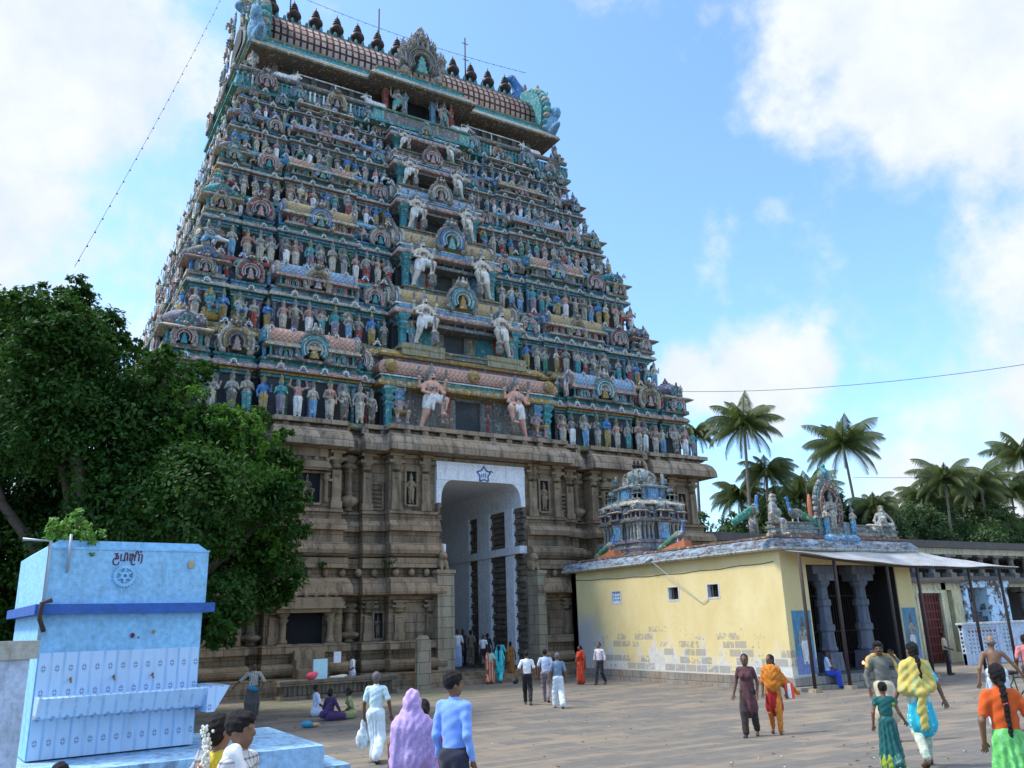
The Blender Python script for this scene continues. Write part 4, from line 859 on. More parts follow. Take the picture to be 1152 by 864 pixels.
# end gables: huge horseshoes with scaly rims, curling beasts at the feet
for s in (-1, 1):
    for r, x0, x1, mt in ((1.17, 9.6, 10.25, 'teal'), (1.0, 9.7, 10.5, 'sky'), (.84, 9.8, 10.6, 'mint'), (.66, 9.8, 10.75, 'stonegrey'), (.42, 9.8, 10.85, 'dark')):
        m = MB(); P = vault(r*1.12); m.prism(P, s*x0, s*x1, 0, 0); tob(m, 'gable_band', [PM[mt]])
    m = MB(); P = vault(1.36, 28)
    for k, (y, zz) in enumerate(P): m.ball((s*10.05, y, zz), (.36, .27, .27), k % 3, 7, 5)
    tag(tob(m, 'gable_scales', [PM['mint'], PM['teal'], PM['grey']]), kind='stuff')
    for q in (-1, 1):
        m = sm_mb([E((0, 0, .7), (.55, .7, .85), 0, .1), E((s*.2, q*.5, 1.5), (.35, .45, .5), 0, .15), C((0, q*.3, .1), (0, q*1.0, .3), .35, .2, 0, .1)], .09); tob(m, 'gable_beast', [PM['sky']], (s*10.4, YC+q*3.5, 35.9))
    m = sm_mb([C((0, 0, 0), (s*.3, 0, 1.2), .5, .42, 0, .1), C((s*.3, 0, 1.2), (-s*.25, 0, 2.1), .42, .3, 0, .1), C((-s*.25, 0, 2.1), (-s*.7, 0, 1.9), .26, .16, 0, .1), C((s*.9, 0, .4), (s*.9, 0, 1.9), .35, .12, 1, .1), C((s*.4, 0, .2), (s*1.1, 0, .4), .4, .3, 0, .1)], .08); tob(m, 'gable_crest', [PM['blue'] if s > 0 else PM['sky'], PM['moss']], (s*9.75, YC, 40.4))
    gfig = MB()
    for k in range(26):
        tt = rng.uniform(0, pi); rr = rng.uniform(.5, 1.25)*3.3; gfig.merge(POSEMB[int(rng.choice([0, 4, 5, 7]))], T4((s*10.9, YC+rr*cos(tt), 37.2+rr*sin(tt)-.4), s*pi/2, .62), [PIDX[x] for x in SCH[int(rng.integers(len(SCH)))]])
    tag(tob(gfig, 'gable_figures', PALL), kind='stuff')
# great arch at the middle of the crown
o = put_kudu((0, YC-D+.1, 36.35), 0, 1.5, 5); paint(o, ('grey', 'stonegrey', 'grey', 'stonegrey', 'dark', 'stonegrey', 'mint'))
gf = MB()
for k in range(34):
    tt = rng.uniform(-.3, pi+.3); rr = rng.uniform(1.2, 1.7); gf.merge(POSEMB[int(rng.choice([0, 4, 5, 7]))], T4((rr*cos(tt), YC-D-.3, 36.35+1.3+rr*sin(tt)-.4), 0, .42), [PIDX[x] for x in ('grey', 'grey', 'stonegrey')])
for dx, dz, s in ((0, 2.9, .8), (-.5, 2.7, .6), (.5, 2.7, .6), (-.85, 2.4, .5), (.85, 2.4, .5), (0, 3.6, .45)): gf.merge(POSEMB[7 if dx else 3], T4((dx, YC-D-.1, 36.3+dz-.3), 0, s), [PIDX[x] for x in ('grey', 'mint', 'stonegrey')])
tag(tob(gf, 'arch_figures', PALL), kind='stuff')
tag(tob(stat_rest, 'statue_crowd', PALL), kind='stuff'); tag(tob(mk_rest, 'small_arches', PALL), kind='stuff')
# rods and aerials on the ridge
for x, h in ((-1.5, 4.2), (5.3, 4.4), (-7.7, 3.6)):
    m = MB(); m.tube([(0, 0, 0), (0, 0, h)], .05, 0, 6)
    if x > 0: m.tube([(-.25, 0, h-.5), (.25, 0, h-.5)], .03, 0, 5); m.tube([(-.2, 0, h-1.9), (.3, 0, h-1.9)], .03, 0, 5)
    tob(m, 'lightning_rod', [IRON], (x, YC-.3, 40.0))
# ------------------------------------------------------------------ drinking-water tank on its stepped platform
BL = stucco('sky blue paint', (.27, .56, .80), .2); BLD = stucco('deep blue paint', (.008, .10, .40), .2); BLP = stucco('pale blue paint', (.30, .52, .74), .6)
MAROON = plain('maroon paint', (.13, .02, .05), .6); PIPE = plain('galvanised pipe', (.32, .38, .44), .5, .3); BRASS = plain('old brass', (.25, .16, .06), .4, .8)
b = NB('patterned tiles'); o = b.xyz(b.pos()); hx = o[0]
fx = b.math('FRACT', b.math('MULTIPLY', hx, 6.2)); fz = b.math('FRACT', b.math('MULTIPLY', o[2], 3.3))
st = b.math('MULTIPLY', b.ramp(b.math('ABSOLUTE', b.math('SUBTRACT', fx, .12)), .16, .05), b.ramp(b.noise(b.sc(b.pos(), 30, 30, 2), 1., 2), .3, .6))
dm = b.ramp(b.math('ADD', b.math('ABSOLUTE', b.math('SUBTRACT', fx, .62)), b.math('MULTIPLY', b.math('ABSOLUTE', b.math('SUBTRACT', fz, .5)), 1.25)), .26, .20)
cr_ = b.math('MAXIMUM', b.ramp(b.math('ABSOLUTE', b.math('SUBTRACT', fx, .62)), .03, .015), b.ramp(b.math('ABSOLUTE', b.math('SUBTRACT', fz, .5)), .03, .015))
c = b.mix(b.math('MULTIPLY', st, .55), (.46, .64, .82), (.14, .34, .64)); c = b.mix(b.math('MULTIPLY', b.math('MULTIPLY', dm, b.math('SUBTRACT', 1.0, cr_)), .85), c, (.12, .18, .36))
c = b.mix(b.math('MULTIPLY', b.ramp(b.math('ABSOLUTE', b.math('SUBTRACT', b.math('FRACT', b.math('MULTIPLY', hx, 3.1)), .5)), .012, .006), .35), c, (.3, .36, .5))
c = b.mix(b.math('MULTIPLY', b.ramp(b.noise(b.sc(b.pos(), 2.5, 2.5, .6), 2, 5, .65), .5, .75), .3), c, (.22, .24, .27)); b.col(c); b.set(Roughness=.3); TILE = b.m
tank = thing('water_tank', 'sky blue drinking water tank with tiled front and trough', 'water tank', (-17.85, -22, .86), .10)
def tk(mb, name, mat, loc=(0, 0, 0), parent=None): return mb.obj(name, mat, tank, (loc[0]+17.85, loc[1]+22, loc[2]-.86))
X0, X1, Y0, Y1 = -18.86, -16.78, -22., -19.3
m = MB(); m.b2(X0, X1, Y0, Y1, .86, 2.66); tk(m, 'lower_wall', BL)
m = MB(); m.b2(X0+.02, X1-.02, Y0-.025, Y0+.02, .862, 2.17); tk(m, 'tile_panel', TILE)
m = MB(); m.b2(X0-.12, X1+.13, Y0-.16, Y1+.12, 2.66, 2.79); tk(m, 'ledge', BLD)
m = MB(); m.b2(X0-.03, X1+.03, Y0-.02, Y1+.02, 2.79, 3.55); m.prism([(X0-.03, 3.55), (X1+.03, 3.55), (X1-.12, 3.65), (X0+.1, 3.65)], Y0+.04, Y1); m.b2(X0-.04, X1+.04, Y0-.032, Y0, 3.525, 3.552); tk(m, 'tank_wall', BL)
# trough with a sloping face, cantilevered past the corner
m = MB(); P = [(Y0-.03, 1.38), (Y0-.40, 1.60), (Y0-.44, 1.62), (Y0-.44, 1.60), (Y0-.05, 1.34)]; m.prism([(Y0-.026, 1.34), (Y0-.30, 1.38), (Y0-.44, 1.62), (Y0-.41, 1.64), (Y0-.27, 1.42), (Y0-.026, 1.40)], X0+.02, X1+.02, 0, 0)
for x in (X0+.02, X1-.0): m.prism([(Y0-.026, 1.34), (Y0-.30, 1.38), (Y0-.44, 1.63), (Y0-.026, 1.63)], x, x+.03, 0, 0)
m.prism([(X1+.03, 1.30), (X1+.14, 1.30), (X1+.34, 1.64), (X1+.03, 1.64)], Y0-.42, Y0+.5, 0); tk(m, 'trough', TILE)
for x in (-18.45, -17.92, -17.42): m = MB(); m.tube([(x, Y0-.02, 1.82), (x, Y0-.10, 1.82), (x, Y0-.12, 1.785)], .012, 0, 6); m.ball((x, Y0-.07, 1.84), .016, 0, 6, 4); tk(m, 'tap', BRASS)
m = MB(); m.tube([(X0-.02, Y0-.07, 2.2), (X0-.02, Y0-.07, 3.62), (X0-.35, Y0-.02, 3.64)], .022, 0, 6); m.tube([(X0+.22, Y0-.06, 3.72), (X0+.22, Y0-.06, 3.2)], .02, 0, 6); tk(m, 'pipe', PIPE)
m = MB(); m.tube([(X0+.02, Y0-.1, 2.45), (X0-.06, Y0-.22, 2.6), (X0-.06, Y0-.22, 2.8), (X0+.06, Y0-.22, 2.84)], .03, 0, 8); tk(m, 'elbow_pipe', IRON)
# the word for drinking water, brushed in maroon
S = [[(.12, .75), (.6, .78)], [(.38, .78), (.36, .24)], [(.36, .52), (.5, .62), (.64, .52), (.62, .34), (.48, .26)], [(.36, .26), (.12, .34), (.0, .1), (.06, -.16), (.34, -.28), (.66, -.2), (.76, .02)],
     [(.95, .75), (.95, .14), (1.5, .14)], [(1.42, .14), (1.42, .62), (1.5, .86), (1.66, .88), (1.76, .7), (1.76, .14)],
     [(2.0, .75), (2.5, .75)], [(2.1, .75), (2.1, .12)], [(2.4, .75), (2.38, .3), (2.28, .02), (2.4, -.2), (2.62, -.24), (2.8, -.12)], [(2.38, .5), (2.56, .64), (2.7, .5), (2.68, .12)], [(2.68, .3), (2.78, .74), (2.84, .98), (3.0, 1.06), (3.12, .92), (3.04, .78)],
     [(3.22, .12), (3.22, .75), (3.62, .75), (3.62, .12), (3.5, -.1)]]
m = MB()
for s in S: m.tube([(x*.105-.01, 0, z*.15) for x, z in s], .0095, 0, 6)
m.ball((.35, 0, .148), (.014, .01, .014), 0, 8, 5); tk(m, 'painted_lettering', MAROON, (-18.06, Y0-.024, 3.36))
# relief of a toothed wheel with six spokes
m = MB(); R = .165; n = 96; a = np.arange(n)*2*pi/n; ro = np.where((np.arange(n)//2) % 2 == 0, R, R*.89)
def ringp(r, y): return np.stack([r*np.cos(a), np.full(n, y), r*np.sin(a)], 1)
m.loft([ringp(np.full(n, R*.62), 0), ringp(np.full(n, R*.64), -.03), ringp(ro*.98, -.03), ringp(ro, 0)], 0, cap0=False, cap1=False)
for k in range(6): t = k*pi/3+pi/6; m.tube([(.05*cos(t), -.015, .05*sin(t)), (R*.66*cos(t), -.015, R*.66*sin(t))], [.022, .012], 0, 6)
m.loft([ringp(np.full(n, .022), 0), ringp(np.full(n, .024), -.035), ringp(np.full(n, .052), -.035), ringp(np.full(n, .056), 0)], 0, cap0=False, cap1=False)
tk(m, 'wheel_emblem', BL, (-17.9, Y0-.022, 3.17))
for x, z, r, mt in ((-17.72, 2.36, .03, MAROON), (-17.64, 2.33, .012, MAROON), (-17.44, 2.40, .022, plain('rust stain', (.38, .22, .10))), (-17.0, 3.34, .05, plain('bare plaster', (.42, .33, .2)))):
    m = MB(); m.ball((x, Y0-.022 if z < 3 else Y0-.03, z), (r, .004, r*1.2), 0, 9, 5); tk(m, 'stain', mt)
plat = thing('tank_platform', 'pale blue stepped platform in front of the drinking water tank', 'platform', (-17.3, -21.6, 0))
for nm, x0, x1, y0, y1, z1 in (('platform_top', -19.3, -15.32, -23.25, -20.4, .84), ('step', -15.32, -14.92, -23.2, -21.2, .56), ('step', -14.92, -14.5, -23.2, -21.5, .30)):
    m = MB(); m.b2(x0+17.3, x1+17.3, y0+21.6, y1+21.6, -.2, z1); m.obj(nm, BLP, plat)
lw = thing('whitewashed_wall', 'low whitewashed wall with mossy coping beside the blue water tank', 'wall', (-20.27, -23.6, 0))
WALLW = stucco('blue whitewash', (.50, .60, .74), .35)
m = MB(); m.b2(-2, 1.28, -.2, .2, -.2, 2.14); m.obj('wall_body', WALLW, lw); m = MB(); m.b2(-2, 1.36, -.26, .26, 2.14, 2.34); m.obj('coping', stucco('lichen plaster', (.42, .42, .36), .8), lw)
# ------------------------------------------------------------------ yellow shrine hall
b = NB('yellow plaster'); p = b.pos(); o = b.xyz(p)
br = b.n('ShaderNodeTexBrick'); b.put(br.inputs['Vector'], b.comb(b.math('ADD', o[0], o[1]), o[2], 0.)); br.inputs['Scale'].default_value = 1; br.inputs['Brick Width'].default_value = .62; br.inputs['Row Height'].default_value = .3; br.inputs['Mortar Size'].default_value = .028; br.inputs['Mortar Smooth'].default_value = .3
br.inputs['Color1'].default_value = (0, 0, 0, 1); br.inputs['Color2'].default_value = (1, 1, 1, 1); br.inputs['Mortar'].default_value = (.4, .4, .4, 1); rnd = b.xyz(br.outputs['Color'])[0]
f1 = b.noise(b.sc(p, 1, 1, .55), .8, 5, .6); f2 = b.noise(p, 7, 5, .65); f3 = b.noise(b.sc(p, 1, 1, .13), 1.3, 6, .7)
hgt_ = b.ramp(o[2], 3.2, .3)      # 0 high on the wall, 1 at the foot
pe = b.ramp(b.math('ADD', b.math('ADD', hgt_, b.math('MULTIPLY', b.math('SUBTRACT', f3, .5), 2.4)), b.math('MULTIPLY', b.math('SUBTRACT', f2, .5), .6)), .68, .90)
pe2 = b.ramp(b.math('ADD', b.math('ADD', hgt_, b.math('MULTIPLY', b.math('SUBTRACT', rnd, .5), .75)), b.math('MULTIPLY', b.math('SUBTRACT', f2, .5), 1.1)), .74, .86)
yel = b.mix(b.ramp(f1, .3, .7), (.66, .52, .23), (.76, .63, .33)); yel = b.mix(b.math('MULTIPLY', b.ramp(f2, .45, .75), .25), yel, (.55, .45, .25))
lime = b.mix(b.ramp(f2, .35, .65), (.50, .49, .45), (.68, .66, .60)); stn = b.mix(rnd, (.15, .145, .135), (.32, .30, .27)); stn = b.mix(b.math('MULTIPLY', br.outputs['Fac'], .9), stn, (.58, .56, .5))
c = b.mix(pe, yel, lime); c = b.mix(b.math('MULTIPLY', pe2, .7), c, stn)
sp = b.ramp(b.math('ADD', o[1], b.math('MULTIPLY', f2, .8)), -3.2, -1.8); c = b.mix(b.math('MULTIPLY', b.math('MULTIPLY', sp, b.ramp(o[2], 2.9, 2.1)), b.ramp(f3, .3, .5)), c, (.42, .41, .40))
b.col(c); b.bump(b.math('ADD', b.math('MULTIPLY', f2, .5), b.math('MULTIPLY', pe, -.4)), .35, .02); YEL = b.m
b = NB('weathered eave'); p = b.pos(); f = b.noise(b.sc(p, 1, 1, 3), 2.6, 6, .7); f2 = b.noise(p, 9, 4, .65)
c = b.mix(b.ramp(f, .38, .58), (.24, .33, .42), (.085, .08, .08)); c = b.mix(b.ramp(f2, .55, .66), c, (.42, .36, .33)); b.col(c); EAVE = b.m
hall = thing('shrine_hall', 'yellow plastered shrine hall with sculptures along its roof', 'shrine', (8, -7.5, -.15))
def hl(mb, name, mat, loc=(0, 0, 0), parent=None): return mb.obj(name, mat, hall if parent is None else parent, (loc[0]-8, loc[1]+7.5, loc[2]+.15) if parent is None else loc)
HX0, HX1, HY0, HY1 = 4.35, 11.75, -14.1, -1.0
wins = [(-4.5, True), (-8.33, False), (-10.62, False)]; wz0, wz1, ww = 3.04, 3.62, .36
m = MB(); m.b2(HX0, HX0+.5, HY0+.5, HY1, -.2, wz0); m.b2(HX0, HX0+.5, HY0+.5, HY1, wz1, 4.6); ys = [HY0+.5]
for y, _ in reversed(wins): ys += [y-ww, y+ww]
ys.append(HY1)
for k in range(0, len(ys), 2): m.b2(HX0, HX0+.5, ys[k], ys[k+1], wz0, wz1)
m.b2(HX0, HX1, HY1-.4, HY1, -.2, 4.6); m.b2(HX1-.4, HX1, HY0+.5, HY1-.4, -.2, 4.6); m.b2(HX0+.5, HX1-.4, -9.2, -8.9, .3, 4.6); m.b2(HX0, 5.66, HY0, HY0+.5, -.2, 4.6); m.b2(10.78, HX1, HY0, HY0+.5, -.2, 4.6); m.b2(5.66, 10.78, HY0+.02, HY0+.5, 4.12, 4.6)
hl(m, 'wall', YEL)
for y, jal in wins:
    fr = MB(); e = .07
    fr.b2(HX0-.012, HX0+.3, y-ww, y-ww+e, wz0, wz1); fr.b2(HX0-.012, HX0+.3, y+ww-e, y+ww, wz0, wz1); fr.b2(HX0-.011, HX0+.3, y-ww+e, y+ww-e, wz0, wz0+e); fr.b2(HX0-.011, HX0+.3, y-ww+e, y+ww-e, wz1-.03, wz1)
    wo = hl(fr, 'window', stucco('white frame', (.62, .63, .64), .4)); m = MB(); m.b2(HX0+.32, HX0+.34, y-ww, y+ww, wz0, wz1); hl(m, 'window_recess', DARK, parent=wo)
    m = MB()
    if jal:
        for k in range(4): m.b2(HX0+.02, HX0+.08, y-ww+e, y+ww-e, wz0+e+k*.15, wz0+e+k*.15+.07); 
        for k in range(4): m.b2(HX0+.022, HX0+.078, y-ww+e+k*.17, y-ww+e+k*.17+.08, wz0+e, wz1-.03)
        hl(m, 'perforated_screen', WALLW, parent=wo)
    else:
        for k in range(5): m.b2(HX0+.12, HX0+.15, y-ww+.13+k*.11, y-ww+.15+k*.11, wz0, wz1)
        hl(m, 'window_bars', IRON, parent=wo)
m = MB(); m.b2(HX0-.18, HX1+.1, HY0-.22, HY1, -.3, .27); m.b2(HX0-.26, HX1+.14, HY0-.5, HY1, -.3, -.02); hl(m, 'plinth', stone('plinth stone', (.26, .24, .21), (.36, .32, .26), bw=.9, bh=.5, stain=.5))
PH = plan((HX1-HX0)/2, (HY1-HY0)/2, (HY0+HY1)/2, [(-3.7, 3.7, 0)], [(-6.55, 6.55, 0)]); PH = (PH[0]+np.array([(HX0+HX1)/2, 0]), PH[1])
m = MB(); sweep(m, PH, [(-.3, 4.58), (.30, 4.6), (.34, 4.66), (.33, 4.7)], 0, js=1, cap0=True, cap1=False); hl(m, 'eave_lip', stucco('lichen lip', (.46, .44, .36), .8))
m = MB(); sweep(m, PH, [(.33, 4.7), (.28, 4.84), (.16, 4.98), (.02, 5.06)], 0, js=1, cap0=False, cap1=False); hl(m, 'eave', EAVE)
m = MB(); sweep(m, PH, [(.02, 5.06), (.06, 5.08), (.06, 5.15), (-.2, 5.17)], 0, js=1, cap1=True); hl(m, 'roof_slab', PM['rust'])
m = MB(); m.b2(HX0+.1, HX1-.15, HY0+.12, HY0+.6, 5.16, 5.27, 0); m.b2(HX0+.14, HX1-.2, HY0+.16, HY0+.55, 5.27, 5.42, 1); m.b2(HX0+.1, HX1-.15, HY0+.12, HY0+.6, 5.42, 5.50, 2); m.b2(HX0+.16, HX1-.2, HY0+.2, HY0+.55, 5.50, 5.62, 1); m.b2(HX0+.12, HX1-.17, HY0+.14, HY0+.58, 5.62, 5.68, 2)
hl(m, 'parapet', [PM['rust'], PM['pale'], PM['stonegrey']])
# thin black cable sagging along the wall and a slanted conduit
m = MB(); m.tube([(HX0-.01, y, 4.22-.10*sin((y+14)/12*pi)+.02*sin(y*3)) for y in np.linspace(-13.8, -1.4, 24)], .012, 0, 4); hl(m, 'wall_cable', IRON)
m = MB(); m.tube([(HX0-.35, -7.4, 4.75), (HX0-.06, -10.0, 2.93), (HX0-.02, -10.35, 3.0)], .013, 0, 6); m.tube([(HX0-.34, -7.1, 4.68), (HX0-.38, -7.5, 4.86)], .06, 1, 8); hl(m, 'conduit', [PIPE, PM['white']])
# verandah columns, grille, threshold, murals
COLM = stucco('blue grey column', (.13, .15, .20), .5)
for x in (7.0, 9.2):
    m = MB(); m.box((x, -13.55, .62), (.72, .72, .75), taper=.9); m.lathe([(.3, 1.0), (.36, 1.08), (.30, 1.2), (.27, 1.7), (.33, 1.76), (.33, 1.95), (.26, 2.0), (.24, 2.6), (.30, 2.66), (.30, 2.85), (.23, 2.9), (.22, 3.3), (.34, 3.45), (.34, 3.55)], (x, -13.55, 0), 8, 0, sm=False, sq=False); m.box((x, -13.55, 3.68), (.95, .7, .26)); m.box((x, -13.55, 3.95), (1.35, .6, .3)); hl(m, 'column', COLM)
m = MB()
for x in np.arange(5.75, 10.8, .13): m.b2(x-.009, x+.009, -13.02, -13.0, .3, 4.1)
for z in (.9, 1.7, 3.0): m.b2(5.66, 10.78, -13.03, -12.99, z, z+.03)
hl(m, 'iron_grille', IRON)
m = MB(); m.b2(5.6, 10.8, HY0-.2, -9, .27, .36); hl(m, 'threshold', plain('dark floor', (.06, .065, .07), .6))
m = MB(); m.b2(4.86, HX1-.4, -13.9, -9, 4.1, 4.2); hl(m, 'ceiling', plain('near black ceiling', (.03, .03, .03), .9))  # near-black ceiling over the verandah interior
MUR = stucco('mural blue', (.10, .27, .40), .35)
for x, w in ((5.1, .96), (11.27, .86)):
    m = MB(); m.b2(x-w/2, x+w/2, HY0-.012, HY0+.002, .95, 2.5, 0); m.b2(x-w/2, x+w/2, HY0-.013, HY0+.002, .36, .95, 1); po = hl(m, 'mural', [MUR, stucco('mural violet', (.20, .25, .48), .3)])
    o = link('painted_figure', POSEME[1], hall, (x-8, HY0-.02+7.5, .62+.15), 0, (.82, .03, .82)); paint(o, ('grey', 'white', 'brown'))
m = MB(); m.b2(5.66, 5.7, -12.98, -9.2, .36, 4.1); m.b2(10.74, 10.78, -12.98, -9.2, .36, 4.1); m.b2(5.7, 10.74, -9.26, -9.2, .36, 4.1); m.b2(10.75, 10.776, -14.06, -12.98, .36, 4.1); m.b2(5.664, 5.69, -14.06, -12.98, .36, 4.1); hl(m, 'shade_lining', plain('interior shade wall', (.022, .02, .02), .9))  # near-black sheets added inside, interior shade put into their colour
m = MB(); m.b2(6.9, 7.3, -9.34, -9.265, 2.72, 3.3, 0)
for k in (1, 2): m.b2(6.9+k*.13-.025, 6.9+k*.13+.025, -9.37, -9.341, 2.72, 3.3, 1)
b = NB('daylit window'); b.b.inputs['Emission Color'].default_value = (1, .86, .45, 1); b.b.inputs['Emission Strength'].default_value = .9; hl(m, 'lit_window', [b.m, IRON])
# roof sculptures of the hall
def rs(prims, vox, name, mats, loc, rz=0, s=1): o = sm_mb(prims, vox).obj(name, mats, hall, (loc[0]-8, loc[1]+7.5, loc[2]+.15), rz); o.scale = (s, s, s); return o
PEA = lambda: [E((0, 0, .48), (.26, .16, .18), 0, .06), C((.2, 0, .55), (.3, 0, .98), .085, .05, 1, .05), E((.33, 0, 1.02), (.09, .05, .06), 1, .03), C((.38, 0, 1.02), (.47, 0, .99), .025, .01, 2, .01), C((-.15, 0, .5), (-1.25, 0, .02), .15, .12, 3, .06, .7), C((-.05, -.06, .4), (-.05, -.06, .05), .03, .03, 4, .01), C((.08, .06, .4), (.08, .06, .05), .03, .03, 4, .01)]
PEM = [PM['stonegrey'], PM['blue'], PM['ochre'], PM['green'], PM['white']]
for y, s in ((-4.1, .95), (-8.8, 1.0)):
    rs(PEA(), .035, 'peacock_statue', PEM, (HX0+.15, y, 5.2), -pi/2, s)
    m = MB(); m.prism([(y-.45, 5.16), (y+1.1, 5.16), (y-.2, 5.42), (y-.42, 5.42)], HX0+.0, HX0+.4, 0, 0); hl(m, 'peacock_mound', stucco('orange paint', (.50, .15, .06), .4))
SIT = [C((0, 0, .28), (0, -.02, .72), .27, .24, 0, .08, .75), C((-.24, 0, .78), (.24, 0, .78), .1, .1, 0, .06), E((0, -.04, 1.05), (.14, .15, .17), 0, .03), E((0, -.05, 1.18), (.17, .16, .1), 2, .03), C((0, -.03, 1.22), (0, 0, 1.3), .08, .04, 2, .03), E((0, -.19, 1.03), (.03, .04, .04), 0, .02), E((0, -.18, .985), (.09, .03, .02), 2, .01), E((0, -.2, .5), (.19, .14, .19), 0, .06),
       C((-.26, 0, .76), (-.46, -.06, .44), .085, .07, 0, .04), C((-.46, -.06, .44), (-.34, -.24, .22), .07, .06, 0, .04), C((.26, 0, .76), (.48, -.02, .5), .085, .07, 0, .04), C((.48, -.02, .5), (.56, -.1, .24), .07, .055, 0, .04),
       C((-.14, -.05, .18), (-.3, -.42, .12), .16, .12, 0, .06), C((-.3, -.42, .12), (-.28, -.4, -.36), .11, .085, 0, .04), E((-.28, -.5, -.4), (.09, .17, .07), 0, .03), C((.14, -.05, .18), (.42, -.32, .14), .16, .12, 0, .06), C((.42, -.32, .14), (.44, -.34, -.1), .1, .085, 0, .04), E((0, -.25, .12), (.1, .14, .1), 1, .04)]
rs(SIT, .03, 'seated_statue', [PM['grey'], PM['white'], PM['stonegrey']], (HX0+.2, HY0+.25, 5.52), .5, .9)
for x, s, rz in ((HX0-.55, -1, .2), (HX0+1.25, 1, -.1)):
    pz = [tuple([q[0]]+[np.array([v[0]*s, v[1], v[2]]) if isinstance(v, np.ndarray) and k < 3 and not (q[0] == 'e' and k == 2) else v for k, v in enumerate(q[1:], 1)]) for q in PEA()]
    pz = [(q[0], np.array([-q[1][0], q[1][1], q[1][2]]), (np.array([-q[2][0], q[2][1], q[2][2]]) if q[0] == 'c' else q[2]), *q[3:]) for q in pz]
    rs(pz, .035, 'peacock_statue', PEM, (x+.2*s, HY0+.3, 5.5), rz, 1.05)
m = MB(); t = np.linspace(-.75, pi+.75, 26); nx, nzc = 7.75, 6.25
def oval(r, y): return np.stack([nx+.62*r*np.cos(t), np.full(26, y), nzc+.98*r*np.sin(t)], 1)
for r0, r1, d, mt in ((1.0, 1.14, .26, 0), (.84, 1.0, .36, 1), (.76, .84, .3, 2)):
    m.loft([oval(r0, HY0+.5), oval(r0, HY0+.5-d), oval(r1, HY0+.5-d), oval(r1, HY0+.5)], mt, close=False, cap0=False, cap1=False)
i0 = m.addv(oval(.8, HY0+.48)); m.ngon(range(i0+25, i0-1, -1), 3); i0 = m.addv(oval(1.1, HY0+.52)); m.ngon(range(i0, i0+26), 0)
for k in range(3, 23): a_ = t[k]; m.ball((nx+.74*cos(a_), HY0+.34, nzc+1.16*sin(a_)), (.1, .09, .12), (0, 4)[k % 2], 6, 4)
for dx, dz, s in ((0, 1.42, .2), (-.2, 1.3, .15), (.2, 1.3, .15), (0, 1.68, .1)): m.ball((nx+dx, HY0+.32, nzc+dz), (s, s*.8, s*1.1), 4 if dx else 5, 8, 5)
hl(m, 'roof_niche', [PM['stonegrey'], PM['rust'], PM['pink'], PM['dark'], PM['pale'], PM['teal']])
m = MB(); m.b2(nx-.95, nx-.5, HY0+.1, HY0+.7, 5.1, 5.85, 0); m.b2(nx+.5, nx+.95, HY0+.1, HY0+.7, 5.1, 5.75, 0); m.b2(nx-1.05, nx-.45, HY0+.02, HY0+.7, 5.85, 5.95, 1); m.b2(nx-.5, nx+.5, HY0+.1, HY0+.7, 5.1, 5.3, 0); hl(m, 'niche_base', [PM['pale'], PM['stonegrey']])
for dx in (-.55, .1, .7): m = MB(); m.ball((nx+dx, HY0-.05, 5.08), (.42, .18, .18), 0, 9, 6); hl(m, 'cloud_relief', PM['sky'])
MULTI = figure([(-1, (.38, .02, 1.42), (.5, -.04, 1.7)), (1, (.38, .02, 1.42), (.5, -.04, 1.7)), (-1, (.42, .02, 1.3), (.58, -.04, 1.4)), (1, (.42, .02, 1.3), (.58, -.04, 1.4)), (-1, (.38, -.02, 1.18), (.5, -.1, 1.1)), (1, (.38, -.02, 1.18), (.5, -.1, 1.1)), (-1, (.28, -.02, 1.12), (.14, -.2, 1.2)), (1, (.3, 0, 1.12), (.28, -.08, .88))], crown=.45)
rs(MULTI, .028, 'niche_deity', [PM['grey'], PM['cream'], PM['stonegrey']], (nx, HY0+.2, 5.3), 0, .82)
for dx in (-.62, .92): rs(figure([(-1, (.28, -.02, 1.14), (.12, -.2, 1.2)), (1, (.28, -.02, 1.14), (.12, -.2, 1.22))], crown=.3, female=True), .034, 'attendant_statue', [PM['grey'], PM['sky'], PM['stonegrey']], (nx+dx, HY0+.0, 5.2), 0, .6)
rs([E((0, .12, .5), (.1, .1, .55), 0, .04)], .04, 'flame_relief', [stucco('orange paint', (.50, .15, .06), .4)], (nx-.8, HY0+.4, 5.8))
rs(SIT, .034, 'seated_statue', [PM['grey'], PM['stonegrey'], PM['brown']], (10.9, HY0+.3, 5.6), -.6, .72); rs(bull_prims(), .04, 'calf_statue', [PM['grey']], (10.3, HY0+.3, 5.4), 0, .6)
m = MB(); m.lathe([(.17, 0), (.17, .5), (.14, .6)], (HX0-.65, HY0+.45, 5.15), 10); hl(m, 'roof_post', PM['stonegrey'])
m = MB(); m.tube([(7.1, -13.4, 5.2), (7.1, -13.4, 7.6)], .03, 0, 6); m.tube([(6.9, -13.4, 7.35), (7.3, -13.4, 7.35)], .02, 0, 5); hl(m, 'lightning_rod', IRON)
# oil lamp burning on the threshold
lp = thing('oil_lamp', 'small oil lamp burning on the dark verandah floor', 'oil lamp', (8.2, -14.05, .36))
m = MB(); m.lathe([(.09, 0), (.03, .04), (.03, .12), (.08, .16), (.07, .18)], n=10); m.obj('lamp_dish', BRASS, lp)
b = NB('flame'); b.b.inputs['Emission Color'].default_value = (1, .22, .05, 1); b.b.inputs['Emission Strength'].default_value = 4; m = MB(); m.ball((0, 0, .22), (.045, .045, .07), 0, 8, 6); m.obj('flame', b.m, lp)
